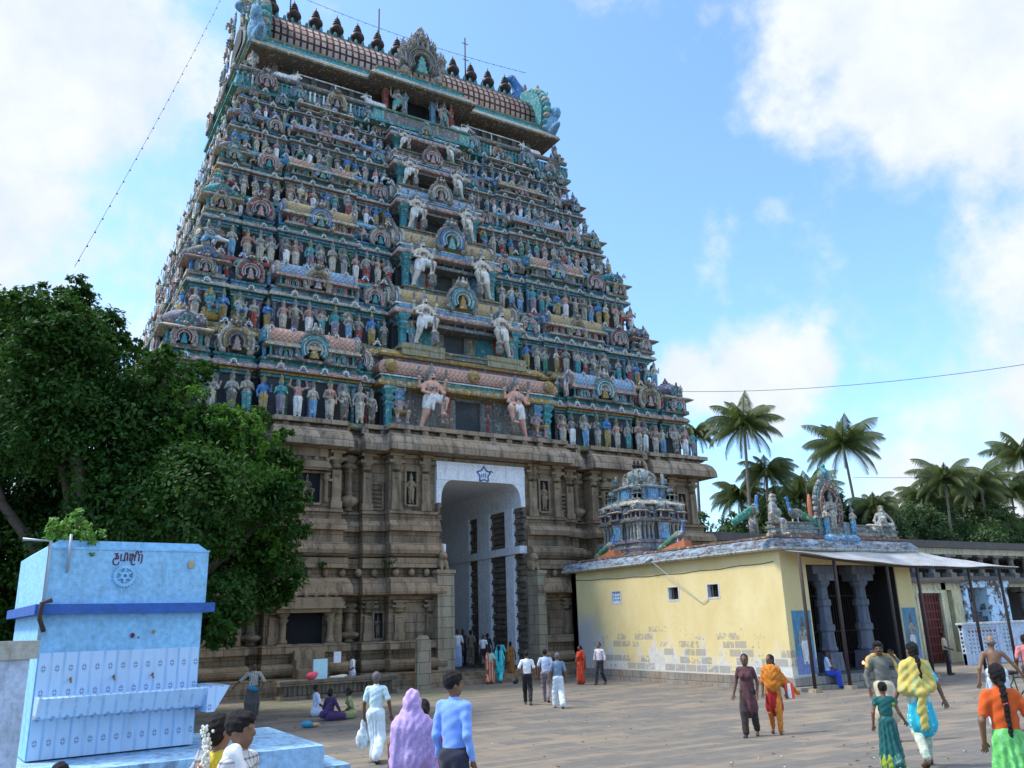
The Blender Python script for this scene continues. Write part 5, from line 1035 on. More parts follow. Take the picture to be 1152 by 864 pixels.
# ------------------------------------------------------------------ tin canopy on posts
b = NB('corrugated sheet'); o = b.xyz(b.pos()); f = b.noise(b.sc(b.pos(), 1, 3, 1), 1.4, 5, .65); c = b.mix(b.ramp(f, .35, .7), (.44, .46, .48), (.30, .30, .30)); c = b.mix(b.math('MULTIPLY', b.ramp(b.noise(b.pos(), 3, 5, .7), .62, .75), .5), c, (.2, .13, .09)); b.col(c); b.set(Roughness=.5, Metallic=.35); TIN = b.m
can = thing('tin_canopy', 'long grey tin sheet canopy on thin posts before the yellow hall', 'canopy', (10, -15, -.15))
nxs = 170; xx = np.linspace(4.25, 17.7, nxs); zi = np.interp(xx, [4.25, 11.8, 17.7], [4.56, 4.66, 4.12]); zo = np.interp(xx, [4.25, 6, 9, 12, 17.7], [4.43, 4.28, 4.10, 4.02, 4.06]); w = .018*np.sin(xx*2*pi/.16)+.02*np.sin(xx*1.7)
m = MB(); R = [np.stack([xx-10, np.full(nxs, y+15), z+.15+w], 1) for y, z in ((-14.32, zi), (-15.2, zo), (-15.2, zo-.012), (-14.32, zi-.012))]; m.loft(R, 0, close=False); m.obj('canopy_sheet', TIN, can)
m = MB(); m.tube([(x-10, -.1, np.interp(x, [4.25, 6, 9, 12, 17.7], [4.43, 4.28, 4.10, 4.02, 4.06])+.15-.07) for x in np.linspace(4.25, 17.6, 12)], .045, 0, 6); m.obj('canopy_beam', IRON, can)
for x in (4.2, 5.98, 8.9, 10.72, 14.1, 16.3): m = MB(); m.tube([(x-10, -.1, 0), (x-10, -.1, np.interp(x, [4.25, 6, 9, 12, 17.7], [4.43, 4.28, 4.10, 4.02, 4.06])+.12)], .06, 0, 8); m.obj('post', IRON, can); 
for x in (4.2, 5.98): m = MB(); m.box((x-10, -.1, .06), (.34, .34, .14), taper=.85); m.obj('post_footing', STP, can)
# ------------------------------------------------------------------ small shrine tower on the hall roof
vim = thing('shrine_spire', 'small tiered painted shrine spire with three dark finials behind the yellow hall', 'shrine spire', (7.4, -3.0, 5.17)); vim.scale = (.93, .93, 1)
def sq(m, w, prof, mt, js=1): pl = plan(w, w, 0, [(-w, -.36*w, 0), (-.36*w, .36*w, .13), (.36*w, w, 0)], [(-w, -.36*w, 0), (-.36*w, .36*w, .13), (.36*w, w, 0)]); sweep(m, pl, prof, mt, js=js, cap0=True)
G1 = PM['grey']
m = MB(); sq(m, 1.55, [(.3, 0), (.3, .2), (.15, .24), (.22, .4), (.1, .5), (.1, .62), (.2, .66), (.2, .8), (0, .82)], [0, 0, 1, 0, 2, 0, 1, 0]); m.obj('spire_base', [PM['stonegrey'], PM['mauve'], PM['pale']], vim)
m = MB(); sq(m, 1.45, [(0, .8), (0, 1.65)], 0); m.obj('spire_wall', [PM['dark']], vim)
m = MB()
for k in range(4):
    for x in np.linspace(-1.4, 1.4, 11):
        y = -1.47-(.13*1.5 if abs(x) < .5 else 0); P_ = T4((0, 0, .8), k*pi/2)@T4((x, y, 0)); q = MB(); q.lathe([(.1, 0), (.07, .08), (.07, .66), (.12, .74), (.12, .84)], n=6, sm=False); m.merge(q, P_)
    q = MB(); q.b2(-.3, .3, -1.75, -1.62, .85, 1.6, 1); m.merge(q, T4((0, 0, 0), k*pi/2))
m.obj('spire_columns', [PM['grey'], PM['sky']], vim)
m = MB(); sq(m, 1.45, [(0, 1.62), (.22, 1.66), (.24, 1.74), (.1, 1.86), (.02, 1.9), (.02, 2.3), (.0, 2.4)], [0, 0, 0, 1, 1, 1]); m.obj('spire_cornice', [PM['stonegrey'], PM['mauve']], vim)
m = MB()
for k in range(4):
    for x, w, h in ((-1.28, .55, .95), (-.62, .4, .8), (0, .8, 1.0), (.62, .4, .8), (1.28, .55, .95)):
        q = kuta_mb(w*.95, h*.95); m.merge(q, T4((0, 0, 1.76), k*pi/2)@T4((x, -1.42-(.15 if x == 0 else 0), 0)))
m.obj('spire_pavilions', [PM['stonegrey'], PM['pink'], PM['dark'], PM['grey'], PM['pale'], PM['grey']], vim)
m = MB(); sq(m, 1.2, [(-.1, 2.2), (.2, 2.42), (.42, 2.46), (.44, 2.52), (.3, 2.62), (.1, 2.72), (.1, 2.8)], [0, 0, 1, 1, 1, 2]); m.obj('spire_eave', [PM['stonegrey'], PM['cream'], PM['pale']], vim)
m = MB(); sq(m, .92, [(0, 2.75), (0, 3.35), (.14, 3.4), (.15, 3.46), (.02, 3.54)], [0, 1, 1, 1]); 
for k in range(4):
    for x in np.linspace(-.9, .9, 7): q = MB(); q.lathe([(.07, 0), (.05, .06), (.05, .48), (.09, .56)], n=6, sm=False); m.merge(q, T4((0, 0, 2.8), k*pi/2)@T4((x, -.95, 0)), [2])
    q = MB(); q.b2(-.2, .2, -1.08, -1.0, 2.82, 3.3, 0); m.merge(q, T4((0, 0, 0), k*pi/2))
    for x in (-1.1, 1.1): m.merge(kuta_mb(.42, .75), T4((0, 0, 2.7), k*pi/2)@T4((x, -1.1, 0)), [1, 2, 0, 1, 1, 1])
m.obj('spire_upper_wall', [PM['sky'], PM['pale'], PM['grey']], vim)
m = MB(); m.lathe([(.75, 3.4), (.98, 3.52), (.99, 3.62), (.86, 3.68), (.9, 3.8), (.93, 3.95), (.82, 4.15), (.55, 4.32), (.35, 4.38), (.35, 4.44)], (0, 0, 0), 24, 0, lobes=24, la=.05); m.obj('spire_roof', [PM['pale']], vim)
for k in range(4):
    for s_, x in ((.3, 0),): o = paint(link('arch_ornament', KME, vim, (0.9*sin(k*pi/2), -.9*cos(k*pi/2), 3.45), k*pi/2, .3), KSCH[5])
    for x in (-.75, 0.75): q = paint(link('statue', POSEME[(5, 0)[x > 0]], vim, tuple(np.array(T4((0, 0, 0), k*pi/2)@np.array([x, -1.0, 3.5, 1]))[:3]), k*pi/2, .38), SCH[(8, 0, 1, 6)[k]])
for x in (-.27, 0, .27): link('pot_finial', KALME, vim, (x, 0, 4.42), 0, .27)
# ------------------------------------------------------------------ buildings to the right
yb2 = thing('yellow_outbuilding', 'small yellow building with red grilled door behind the canopy', 'building', (21, -8, -.15))
def y2(mb, name, mat): return mb.obj(name, mat, yb2, (-21, 8, .15))
m = MB(); m.b2(15.5, 19.45, -9, -8.6, -.2, 3.7); m.b2(21.65, 22.05, -9, -8.6, -.2, 3.7); m.b2(22.5, 23.3, -9, -8.6, -.2, 3.7); m.b2(19.45, 22.5, -9, -8.6, 3.35, 3.7); m.b2(15.5, 23.3, -8.6, -3, -.2, 3.69); m.b2(22.05, 22.5, -9, -8.6, -.2, .3); y2(m, 'wall', stucco('cream yellow paint', (.62, .55, .32), .5))
m = MB()
for s in (19.45, 21.5): m.b2(s, s+.15, -9.04, -8.9, -.2, 3.35)
m.b2(19.6, 21.5, -9.04, -8.9, 3.2, 3.35); y2(m, 'door_frame', stucco('pale yellow paint', (.68, .62, .42), .4))
m = MB(); m.b2(19.6, 21.5, -8.75, -8.7, -.1, 3.2, 0)
for x in np.linspace(19.7, 21.4, 8): m.b2(x-.02, x+.02, -8.9, -8.87, -.1, 3.2, 1)
for z in np.arange(.3, 3.2, .4): m.b2(19.6, 21.5, -8.91, -8.88, z, z+.04, 1)
y2(m, 'grilled_door', [plain('dark red wood', (.10, .025, .02), .6), plain('red iron', (.22, .05, .04), .6)])
m = MB(); m.b2(22.05, 22.5, -8.7, -8.65, .3, 3.35); y2(m, 'tall_window', DARK); m = MB(); m.b2(15.4, 23.4, -9.25, -3, 3.7, 3.84); y2(m, 'roof', stucco('soot slab', (.1, .09, .085), .6))
bb = thing('peeling_blue_building', 'pale blue building with peeling plaster and dark open front', 'building', (25.4, -8, -.15))
PEEL = NB('peeling blue'); p = PEEL.pos(); f = PEEL.noise(p, 1.6, 7, .7); c = PEEL.mix(PEEL.ramp(f, .5, .56), (.50, .70, .84), (.12, .09, .08)); c = PEEL.mix(PEEL.ramp(PEEL.noise(p, 5, 5), .6, .7), c, (.6, .66, .7)); PEEL.col(c)
def b3(mb, name, mat): return mb.obj(name, mat, bb, (-25.4, 8, .15))
m = MB(); m.b2(25.5, 27.4, -9.1, -3, -.2, 3.6); m.b2(23.35, 23.75, -9.1, -8.6, -.2, 3.6); m.b2(23.75, 25.5, -6, -5.7, -.2, 3.6); m.b2(23.3, 27.5, -9.2, -3, 3.45, 3.8); b3(m, 'wall', PEEL.m)
m = MB(); m.b2(23.2, 27.6, -9.35, -3, 3.8, 4.02); b3(m, 'roof', stucco('soot slab', (.1, .09, .085), .6))
m = MB(); m.b2(23.75, 25.5, -8.9, -8.8, -.2, 2.0); b3(m, 'dark_panel', plain('charcoal boards', (.06, .065, .07), .7))
# perforated screen wall
pw = thing('perforated_wall', 'pale blue perforated screen wall with white coping', 'wall', (27, -10.8, -.15)); PB = stucco('pale blue wash', (.50, .60, .72), .4)
def p4_(mb, name, mat): return mb.obj(name, mat, pw, (-27, 10.8, .15))
m = MB(); m.b2(19.8, 36, -10.88, -10.72, -.2, .35); m.b2(19.8, 36, -10.88, -10.72, 1.5, 1.66)
for xa, xb in ((19.8, 20.1), (22.6, 23.0), (23.9, 25.2), (28, 28.4), (31, 31.4)): m.b2(xa, xb, -10.9, -10.7, -.2, 1.66)
for z in np.arange(.35, 1.5, .19): m.b2(19.8, 36, -10.85, -10.75, z+.09, z+.19)
for x in np.arange(20.1, 36, .30): m.b2(x, x+.15, -10.852, -10.748, .35, 1.5)
p4_(m, 'lattice', PB); m = MB(); m.b2(19.7, 36, -10.95, -10.65, 1.66, 1.75); p4_(m, 'coping', stucco('white coping', (.66, .68, .68), .5))
m = MB()
for x in list(np.arange(20.4, 22.5, .3))+list(np.arange(25.4, 27.9, .3)): m.ball((x, -10.86, 1.33), (.07, .012, .06), 0, 6, 4)
p4_(m, 'red_motifs', plain('faded red paint', (.42, .10, .10), .7))
# two-storey pillared hall
ph = thing('pillared_hall', 'long two storey grey stone pillared hall with dark galleries', 'pillared hall', (50, 6, -.15))
GST = stone('grey granite', (.20, .19, .17), (.28, .26, .23), bw=1.4, bh=.4, stain=.7, lines=False)
def pl_(mb, name, mat): return mb.obj(name, mat, ph, (-50, -6, .15))
m = MB(); m.b2(18, 110, 3.4, 14, 6.98, 7.5); pl_(m, 'roof_slab', stucco('black slab', (.075, .07, .068), .5)); m = MB(); m.b2(18.2, 110, 3.7, 13.8, 6.5, 6.98); m.b2(18.2, 110, 3.62, 13.8, 4.0, 4.3); pl_(m, 'cream_beam', stucco('cream beam', (.55, .50, .35), .5))
m = MB(); m.b2(18, 110, 3.2, 14, 4.3, 4.72); pl_(m, 'gallery_slab', stucco('soot slab', (.1, .09, .085), .6)); m = MB(); m.b2(18, 110, 9, 9.4, -.2, 7); pl_(m, 'back_wall', stucco('gallery dark', (.05, .045, .045), .4))
m = MB(); m.b2(18, 110, 3, 14, -.3, .25); pl_(m, 'plinth', GST)
def hcol(h, w):
    m = MB(); m.box((0, 0, .2), (w*1.5, w*1.5, .4)); m.lathe([(w*.62, .4), (w*.5, .5), (w*.46, h*.5), (w*.6, h*.55), (w*.46, h*.6), (w*.44, h*.8), (w*.7, h*.86), (w*.5, h*.9)], n=8, sm=False); m.box((0, 0, h*.95), (w*2.6, w*1.2, h*.1), taper=1.15); return m
cu = hcol(1.78, .5).mesh('upper_column', [GST]); cl = hcol(3.75, .72).mesh('lower_column', [GST])
for k, x in enumerate(np.arange(26, 76, 2.2)): link('upper_column', cu, ph, (x-50, 4.1-6, 4.72+.15))
for k, x in enumerate(np.arange(27, 76, 4.4)): link('lower_column', cl, ph, (x-50, 4.1-6, .25+.15))
# ------------------------------------------------------------------ stone things before the tower
pt = thing('stone_plinth', 'low carved stone plinth against the tower base', 'plinth', (-7.9, -2.2, -.15))
m = MB(); m.b2(-2.3, 2.3, -.75, .3, -.05, .14); m.b2(-2.15, 2.15, -.62, .3, .14, .5); m.b2(-2.35, 2.35, -.8, .3, .5, .68)
for x in np.arange(-2.1, 2.15, .18): m.b2(x-.05, x+.05, -.66, -.6, .16, .48)
m.obj('plinth_body', STD, pt)
st = MB(); st.prism([(-.32, 0), (.32, 0), (.3, 1.95), (.14, 2.16), (-.12, 2.18), (-.31, 1.98)], -.13, .13); tag(st.obj('standing_stone', STP, None, (-4.0, -1.95, -.2)), 'tall plain upright stone slab with pointed top beside the gate', 'stone slab')
bx = MB(); bx.b2(-.28, .28, -.05, .05, 0, .72); tag(bx.obj('notice_board', plain('light blue sheet', (.45, .72, .82), .6, var=.2, scale=22), None, (-8.6, -2.55, .53), .1), 'light blue printed notice board propped on the stone plinth', 'board')
bx = MB(); bx.b2(-.16, .16, -.02, .02, 0, .42); tag(bx.obj('paper_notice', plain('white paper', (.7, .72, .8), .7), None, (-7.65, -1.75, 1.05), .2), 'white paper notice hung behind the man on the plinth', 'paper')
m = sm_mb([E((0, 0, .14), (.2, .15, .14), 0, .05), E((.14, .02, .2), (.12, .1, .1), 0, .05)], .03); tag(m.obj('pink_bag', plain('pink plastic', (.75, .09, .14), .5), None, (-8.98, -2.7, .52)), 'bright pink bundle on the stone plinth beside the notice board', 'bag')
m = sm_mb([E((0, 0, .05), (.3, .2, .06), 0, .05), E((.25, .05, .08), (.2, .15, .06), 0, .05)], .03); tag(m.obj('cloth_heap', plain('offwhite cloth', (.55, .52, .44), .8), None, (-8.0, -2.75, .52)), 'crumpled off-white cloth lying on the stone plinth', 'cloth')
P = ground_at(345, 819); m = sm_mb([E((0, 0, .09), (.16, .12, .1), 0, .05), E((.22, .02, .06), (.14, .08, .06), 1, .04)], .02); tag(m.obj('litter_bag', [plain('teal plastic', (.03, .2, .3), .4), plain('tan rag', (.4, .25, .15), .8)], None, P), 'small blue plastic bag with tan rag left on the paving', 'bag')
P = ground_at(1040, 762); m = MB(); m.b2(-1.3, 1.3, -.3, .3, .32, .5); m.b2(-1.1, -.7, -.25, .25, 0, .32); m.b2(.7, 1.1, -.25, .25, 0, .32); tag(m.obj('stone_bench', STD, None, (P[0]-.3, P[1]+.9, -.15)), 'low dark stone bench in front of the yellow outbuilding', 'bench')
# ------------------------------------------------------------------ vegetation
def leafmat(name, c1, c2, tr=.25, sp=.35):
    b = NB(name); oi = b.n('ShaderNodeObjectInfo').outputs['Random']; f = b.noise(b.pos(), 1.3, 4, .6); f2 = b.noise(b.pos(), 9, 2)
    b.col(b.mix(b.ramp(b.math('ADD', b.math('MULTIPLY', f, .7), b.math('MULTIPLY', f2, .45)), .35, .85), c1, c2)); b.set(Roughness=.5); b.b.inputs['Specular IOR Level'].default_value = sp
    t = b.n('ShaderNodeBsdfTranslucent'); t.inputs[0].default_value = (c2[0]*1.4, c2[1]*1.5, c2[2], 1); mx = b.n('ShaderNodeMixShader'); mx.inputs[0].default_value = tr
    b.L.new(b.b.outputs[0], mx.inputs[1]); b.L.new(t.outputs[0], mx.inputs[2]); b.L.new(mx.outputs[0], b.N['Material Output'].inputs[0]); return b.m
BARK = plain('bark', (.09, .07, .05), .9, var=.3, scale=8); PBARK = plain('palm bark', (.16, .14, .115), .9, var=.25, scale=5)
def leaf_quads(P, Nrm, size, r):
    """diamond leaves at P, roughly facing Nrm, drooping"""
    n = len(P); N_ = Nrm+r.normal(0, .55, (n, 3)); N_ /= np.linalg.norm(N_, axis=1)[:, None]
    t = r.normal(0, 1, (n, 3)); t[:, 2] -= .5; t -= N_*(t*N_).sum(1)[:, None]; t /= np.linalg.norm(t, axis=1)[:, None]+1e-9; u = np.cross(N_, t); s = size*r.uniform(.65, 1.35, n)[:, None]
    return np.stack([P-t*s*.5, P+u*s*.26+t*s*.05, P+t*s*.55-N_*s*.12, P-u*s*.26+t*s*.05], 1).reshape(-1, 3)
def foliage(clumps, per, size, seed, shell=.55):
    r = np.random.default_rng(seed); mb = MB()
    for (c, rad) in clumps:
        c = np.array(c); rad = np.broadcast_to(rad, 3); n = int(per*rad[0]*rad[2])
        d = r.normal(0, 1, (n, 3)); d[:, 2] += .25; d /= np.linalg.norm(d, axis=1)[:, None]
        # twig sprays: leaves gather round spray centres on a lumpy shell
        ns = max(6, n//14); sd = r.normal(0, 1, (ns, 3)); sd[:, 2] += .3; sd /= np.linalg.norm(sd, axis=1)[:, None]; sr = r.uniform(shell, 1.08, ns)**.8
        k = r.integers(0, ns, n); P = c+(sd[k]*sr[k][:, None]+r.normal(0, .13, (n, 3)))*rad
        i = mb.addv(leaf_quads(P, sd[k]*.7+np.array([0, 0, .5]), size, r)); mb.quads(np.arange(4*n).reshape(-1, 4)+i, 0)
    return mb
def limb_tree(mb, base, tips, r0, seed, fork=.42):
    r = np.random.default_rng(seed); base = np.array(base, float); top = np.mean(tips, 0); f = base+(top-base)*fork; f[:2] = base[:2]+(top[:2]-base[:2])*.3
    mb.tube([base, base+(f-base)*.4+r.normal(0, .12, 3), f], [r0*1.25, r0, r0*.8], 0, 9)
    for t in tips:
        t = np.array(t); m1 = f+(t-f)*.5+r.normal(0, .35, 3); mb.tube([f, m1, t], [r0*.45, r0*.26, r0*.07], 0, 6)
LEAF1 = leafmat('dark leaves', (.010, .034, .007), (.045, .115, .018), .2, .12); LEAF2 = leafmat('bush leaves', (.025, .055, .02), (.07, .13, .035)); PALML = leafmat('palm leaf', (.035, .065, .022), (.13, .16, .055), .28, .3)
tree = thing('broadleaf_tree', 'large dark green broadleaf tree towering behind the blue water tank', 'tree', (-17.2, -7.5, -.15))
r = np.random.default_rng(3); cl = []
prof_ = [(50, 345, 1.2), (15, 350, 1.2), (88, 335, 1.0), (112, 372, 1.0), (55, 400, 1.8), (5, 410, 2.0), (115, 425, 1.6), (165, 435, 1.2), (205, 430, 1.0), (60, 470, 2.5), (130, 490, 2.4), (190, 500, 1.7), (235, 500, 1.5), (275, 510, 1.3), (310, 525, .9), (-40, 480, 2.8), (-60, 380, 2.5), (20, 560, 2.5), (90, 570, 2.4), (160, 570, 2.3), (230, 560, 1.9), (280, 565, 1.4), (315, 570, 1.0), (-40, 600, 2.6), (200, 625, 1.8), (260, 625, 1.6), (300, 620, 1.2), (318, 655, .9), (250, 675, 1.2), (285, 665, 1.0), (230, 700, .9), (100, 640, 2.2), (10, 660, 2.2), (228, 415, .5), (190, 402, .5), (128, 345, .45), (42, 312, .4), (88, 305, .45), (15, 325, .45), (335, 595, .5), (330, 545, .5), (150, 395, .6), (290, 470, .6), (320, 490, .4), (75, 318, .4), (15, 650, 1.6), (30, 700, 1.3), (-10, 720, 1.6), (5, 760, 1.2), (245, 705, .8)]
for px, py, rad in prof_:
    py += 14 if py < 360 else 0; d = ray(px, py); dist = 26.5+r.uniform(-2.6, 2.6) - (1.2 if py > 480 and px > 120 else 0); c = CAM+d*dist; cl.append(((c[0]+17.2, c[1]+7.5, c[2]+.15), np.array([1, 1, .85])*rad*.96))
cl2 = []
for c, rad in cl:
    cl2.append((c, rad*.86))
    for _ in range(6 if rad[0] > .7 else 2):
        d_ = r.normal(0, 1, 3); d_ /= np.linalg.norm(d_); cl2.append((np.array(c)+d_*rad*r.uniform(.55, .85), rad*r.uniform(.28, .46)))
foliage([q for q in cl2], 1750, .16, 5, .35).obj('crown', LEAF1, tree)
YNG = []
for px, py, rad in ((250, 470, .7), (215, 450, .6), (275, 480, .6), (310, 540, .6), (255, 540, .8), (210, 560, .7), (300, 620, .6), (225, 520, .8), (262, 500, .7), (285, 540, .8), (240, 570, .9), (300, 500, .5), (205, 480, .6), (75, 440, .8), (110, 470, .7), (290, 590, .7), (100, 540, .6), (180, 560, .7), (320, 560, .5)):
    c = CAM+ray(px, py)*24.2; YNG.append(((c[0]+17.2, c[1]+7.5, c[2]+.15), rad*.8))
foliage(YNG, 900, .16, 15, .4).obj('young_shoots', leafmat('young leaves', (.03, .09, .012), (.10, .22, .03), .25, .15), tree); m = MB(); limb_tree(m, (0, 0, -.1), [c for c, _ in cl[::2]], .55, 4, .35); m.obj('trunk', BARK, tree)
vn = thing('climbing_vine', 'bright green vine sprouting over the top corner of the blue water tank', 'vine', (-18.6, -21.9, 3.6))
foliage([((0, 0, .12), .2), ((.25, -.05, .1), .16), ((-.2, 0, .2), .18), ((.18, -.12, -.15), .1), ((.05, .1, .35), .15)], 9000, .07, 8, .2).obj('leaves', leafmat('vine leaves', (.06, .16, .02), (.16, .30, .05)), vn); m = MB(); m.tube([(0, 0, -.1), (.02, 0, .2), (.1, .05, .4)], .012, 0, 5); m.obj('stem', BARK, vn)
# weeds rooted in the stonework
for k, (x, y, z, s) in enumerate(((-4.9, -.55, 4.85, .34), (-2.6, -.5, 5.3, .25), (-8.9, -.3, 4.75, .42), (-7.9, -.3, 4.8, .3))):
    w_ = foliage([((0, 0, s*.6), s)], 1500, .13, 30+k, .1); tag(w_.obj('wall_weed', LEAF2, None, (x, y, z)), ('leafy weed growing on the lower cornice beside the gate', 'small weed sprouting next to the lion on the ashlar pier', 'spreading weed on the ledge above the wall shrine', 'weed hanging from the ledge right of the wall shrine')[k], 'weed', 'weeds growing from the stone base')
# coconut palms
def palm_crown(seed, nf=22, L_=3.6, droop=1.0):
    r = np.random.default_rng(seed); mb = MB()
    for k in range(nf):
        az = k*2.399+r.uniform(-.25, .25); el = 1.35-1.75*(k/nf)**.8+r.uniform(-.12, .12); L1 = L_*r.uniform(.85, 1.1)*(.75 if k < 3 else 1)
        n = 32; s = np.linspace(0, 1, n); ang = el-droop*1.35*s**1.6; dx = np.cumsum(np.cos(ang))*L1/n; dz = np.cumsum(np.sin(ang))*L1/n; h = np.array([cos(az), sin(az), 0]); sd = np.array([-sin(az), cos(az), 0])
        P = dx[:, None]*h+dz[:, None]*np.array([0, 0, 1]); mb.tube(P, np.linspace(.05, .012, n), 0, 4)
        for q in range(3, n):
            for sg in (-1, 1):
                for sub in (0, .5):
                    t = h*cos(ang[q])+np.array([0, 0, 1])*sin(ang[q]); p0 = P[q-1]+(P[q]-P[q-1])*sub; ll = L1*.28*sin(pi*min(1, (s[q]+.12)*.9))**.6*r.uniform(.8, 1.15); d = sd*sg*.72+t*.5-np.array([0, 0, 1])*(.55+.5*s[q]+r.uniform(0, .3)); d /= np.linalg.norm(d); w = t*.024
                    i = mb.addv([p0-w, p0+w, p0+d*ll*.6+w*.8-np.array([0, 0, .02]), p0+d*ll-np.array([0, 0, .10*ll])]); mb.quads([(i, i+1, i+2, i+3)], 0)
    for k in range(6): a = k*1.05; mb.ball((.22*cos(a), .22*sin(a), -.25), (.13, .13, .16), 1, 6, 4)
    return mb.mesh('crown', [PALML, plain('coconut', (.10, .12, .03), .6)])
PC = [palm_crown(11, 32), palm_crown(12, 34, 3.4, 1.15), palm_crown(13, 30, 3.7, .85)]
pl_lab = ['tallest coconut palm, lone against the sky next to the gate tower', 'slender lone coconut palm rising behind the roof niche', 'coconut palm leaning out beside the tower corner', 'low coconut palm in front of the tallest one', 'coconut palm between the seated statue and the roof niche', 'small coconut palm left of the roof niche', 'short palm between the lone slender palm and the right clump', 'left palm of the clump above the pillared hall', 'second palm of the clump above the pillared hall', 'broad low palm in the middle of the right clump', 'right palm of the clump above the pillared hall', 'palm just left of the tall palm at the right edge', 'tall palm at the right edge of the photo', 'coconut palm peeping out behind the domed corner of the tower', 'drooping palm low behind the pillared hall roof', 'wide palm behind the hall roof between the two clumps']
pd = [(837, 478, 62, 1.0, 0, 612), (948, 500, 66, 1.0, 2, 560), (862, 532, 58, .85, 1, 600), (832, 558, 54, .82, 1, 620), (900, 560, 60, .9, 0, 620), (912, 550, 66, .75, 2, 620), (984, 570, 62, .72, 1, 620), (1038, 560, 66, .8, 1, 640), (1063, 540, 74, .9, 0, 640), (1085, 560, 64, 1.0, 1, 640), (1103, 545, 76, .85, 2, 640), (1138, 555, 66, .95, 0, 640), (1150, 512, 74, .9, 2, 640), (782, 488, 70, .6, 1, 600), (1118, 585, 62, .7, 1, 640), (1020, 585, 70, .7, 0, 640)]
for k, (px, py, dist, s, pm, _) in enumerate(pd):
    Yp = 15.5+(k*3.7) % 7; c = at_y(px, py, Yp); dist = float((c-CAM)@FW); lean = (-.8 if k in (0,) else 1.2 if k == 1 else rng.uniform(-.8, .8)); bs = (c[0]+lean, c[1]+rng.uniform(-.5, .5), -.15); s *= dist/62*(.9 if px > 1000 else .95)
    t = thing('coconut_palm', pl_lab[k], 'palm tree', bs, 0, 'coconut palms behind the halls'); link('crown', PC[pm], t, (c[0]-bs[0], c[1]-bs[1], c[2]+.15), rng.uniform(0, 6), s)
    m = MB(); q = np.linspace(0, 1, 9); m.tube(np.stack([(c[0]-bs[0])*q**1.6, (c[1]-bs[1])*q, (c[2]+.15)*q], 1), np.interp(q, [0, .1, 1], [.26, .17, .12]), 0, 8); m.obj('trunk', PBARK, t)
# round bushy trees among the palms
bd = [(875, 590, 60, 2.6), (850, 600, 64, 2.6), (905, 585, 66, 2.4), (985, 595, 60, 2.4), (1010, 592, 70, 2.2), (1050, 595, 66, 2.6), (1085, 598, 72, 2.8), (1120, 600, 66, 2.6), (1150, 600, 70, 2.8), (812, 598, 60, 2.0), (955, 600, 70, 2.6)]
bl = ['bushy tree behind the seated roof statue', 'bushy tree below the tallest palm', 'bushy tree left of the roof niche', 'bushy tree right of the roof niche', 'bushy tree behind the calf statue', 'bushy tree above the left end of the pillared hall', 'bushy tree above the middle of the pillared hall', 'bushy tree above the pillared hall beneath the drooping palm', 'bushy tree at the frame edge above the pillared hall', 'low bush against the stone corner of the gate tower', 'bushy tree right behind the roof niche']
for k, (px, py, dist, rad) in enumerate(bd):
    c = at_y(px, py, 16+(k*2.9) % 6); rad *= float((c-CAM)@FW)/dist; t = thing('bushy_tree', bl[k], 'tree', (c[0], c[1], -.15), 0, 'bushy trees behind the halls'); h = c[2]+.15; rr = np.random.default_rng(50+k); cs = [((rr.normal(0, .55)*rad, rr.normal(0, .5)*rad, h+rr.uniform(-.6, .45)*rad), rr.uniform(.4, .62)*rad) for _ in range(7)]+[((rr.normal(0, .6)*rad, 0, h*.6), rad*.7), ((rr.normal(0, .6)*rad, 0, h*.35), rad*.7)]
    foliage(cs, 420, .34, 60+k, .4).obj('crown', LEAF2, t); m = MB(); limb_tree(m, (0, 0, 0), [x for x, _ in cs], .2, k); m.obj('trunk', BARK, t)
# far tree belt that reads as one mass on both sides
r = np.random.default_rng(9); cs = []
for k in range(70): a_ = r.uniform(0, 1); cs.append(((-120+a_*75, 18+r.uniform(0, 25), r.uniform(1.5, 6.5)), r.uniform(2.2, 4)))
for k in range(80): cs.append(((r.uniform(30, 170), r.uniform(24, 40), r.uniform(1.5, 8)), r.uniform(2.2, 4)))
tag(foliage(cs, 90, .6, 77, .4).obj('far_treeline', LEAF2), 'far belt of dense green trees', 'trees', kind='stuff')
# ------------------------------------------------------------------ overhead wires
WIRE = plain('black wire', (.02, .02, .02), .6)
def cable(name, label, a, b_, sag, rad, bulbs=0):
    a, b_ = np.array(a), np.array(b_); q = np.linspace(0, 1, 40); P = a+(b_-a)*q[:, None]; P[:, 2] -= sag*4*q*(1-q); m = MB(); m.tube(P, rad, 0, 5)
    if bulbs:
        for k in range(bulbs): t_ = (k+.5)/bulbs; p_ = a+(b_-a)*t_; m.ball((p_[0], p_[1], p_[2]-sag*4*t_*(1-t_)-.05), .035, 0, 5, 4)
    tag(m.obj(name, WIRE), label, 'cable', 'overhead wires')
wp = lambda px, py, d: CAM+ray(px, py)*d
cable('light_string', 'string of small bulbs slanting up from the broadleaf tree to the tower crown', wp(84, 300, 27), wp(300, -110, 58), .8, .008, 46)
cable('light_string', 'string of small bulbs draped along the tower crown ridge', wp(300, -20, 62), wp(592, 82, 66), .6, .015, 34)
cable('overhead_wire', 'thin wire sagging across the cloud right of the tower', wp(700, 438, 62), wp(1300, 385, 40), 1.0, .016)
cable('overhead_wire', 'thin wire crossing in front of the slender palm and the right palms', wp(960, 537, 60), wp(1300, 520, 45), .3, .015)

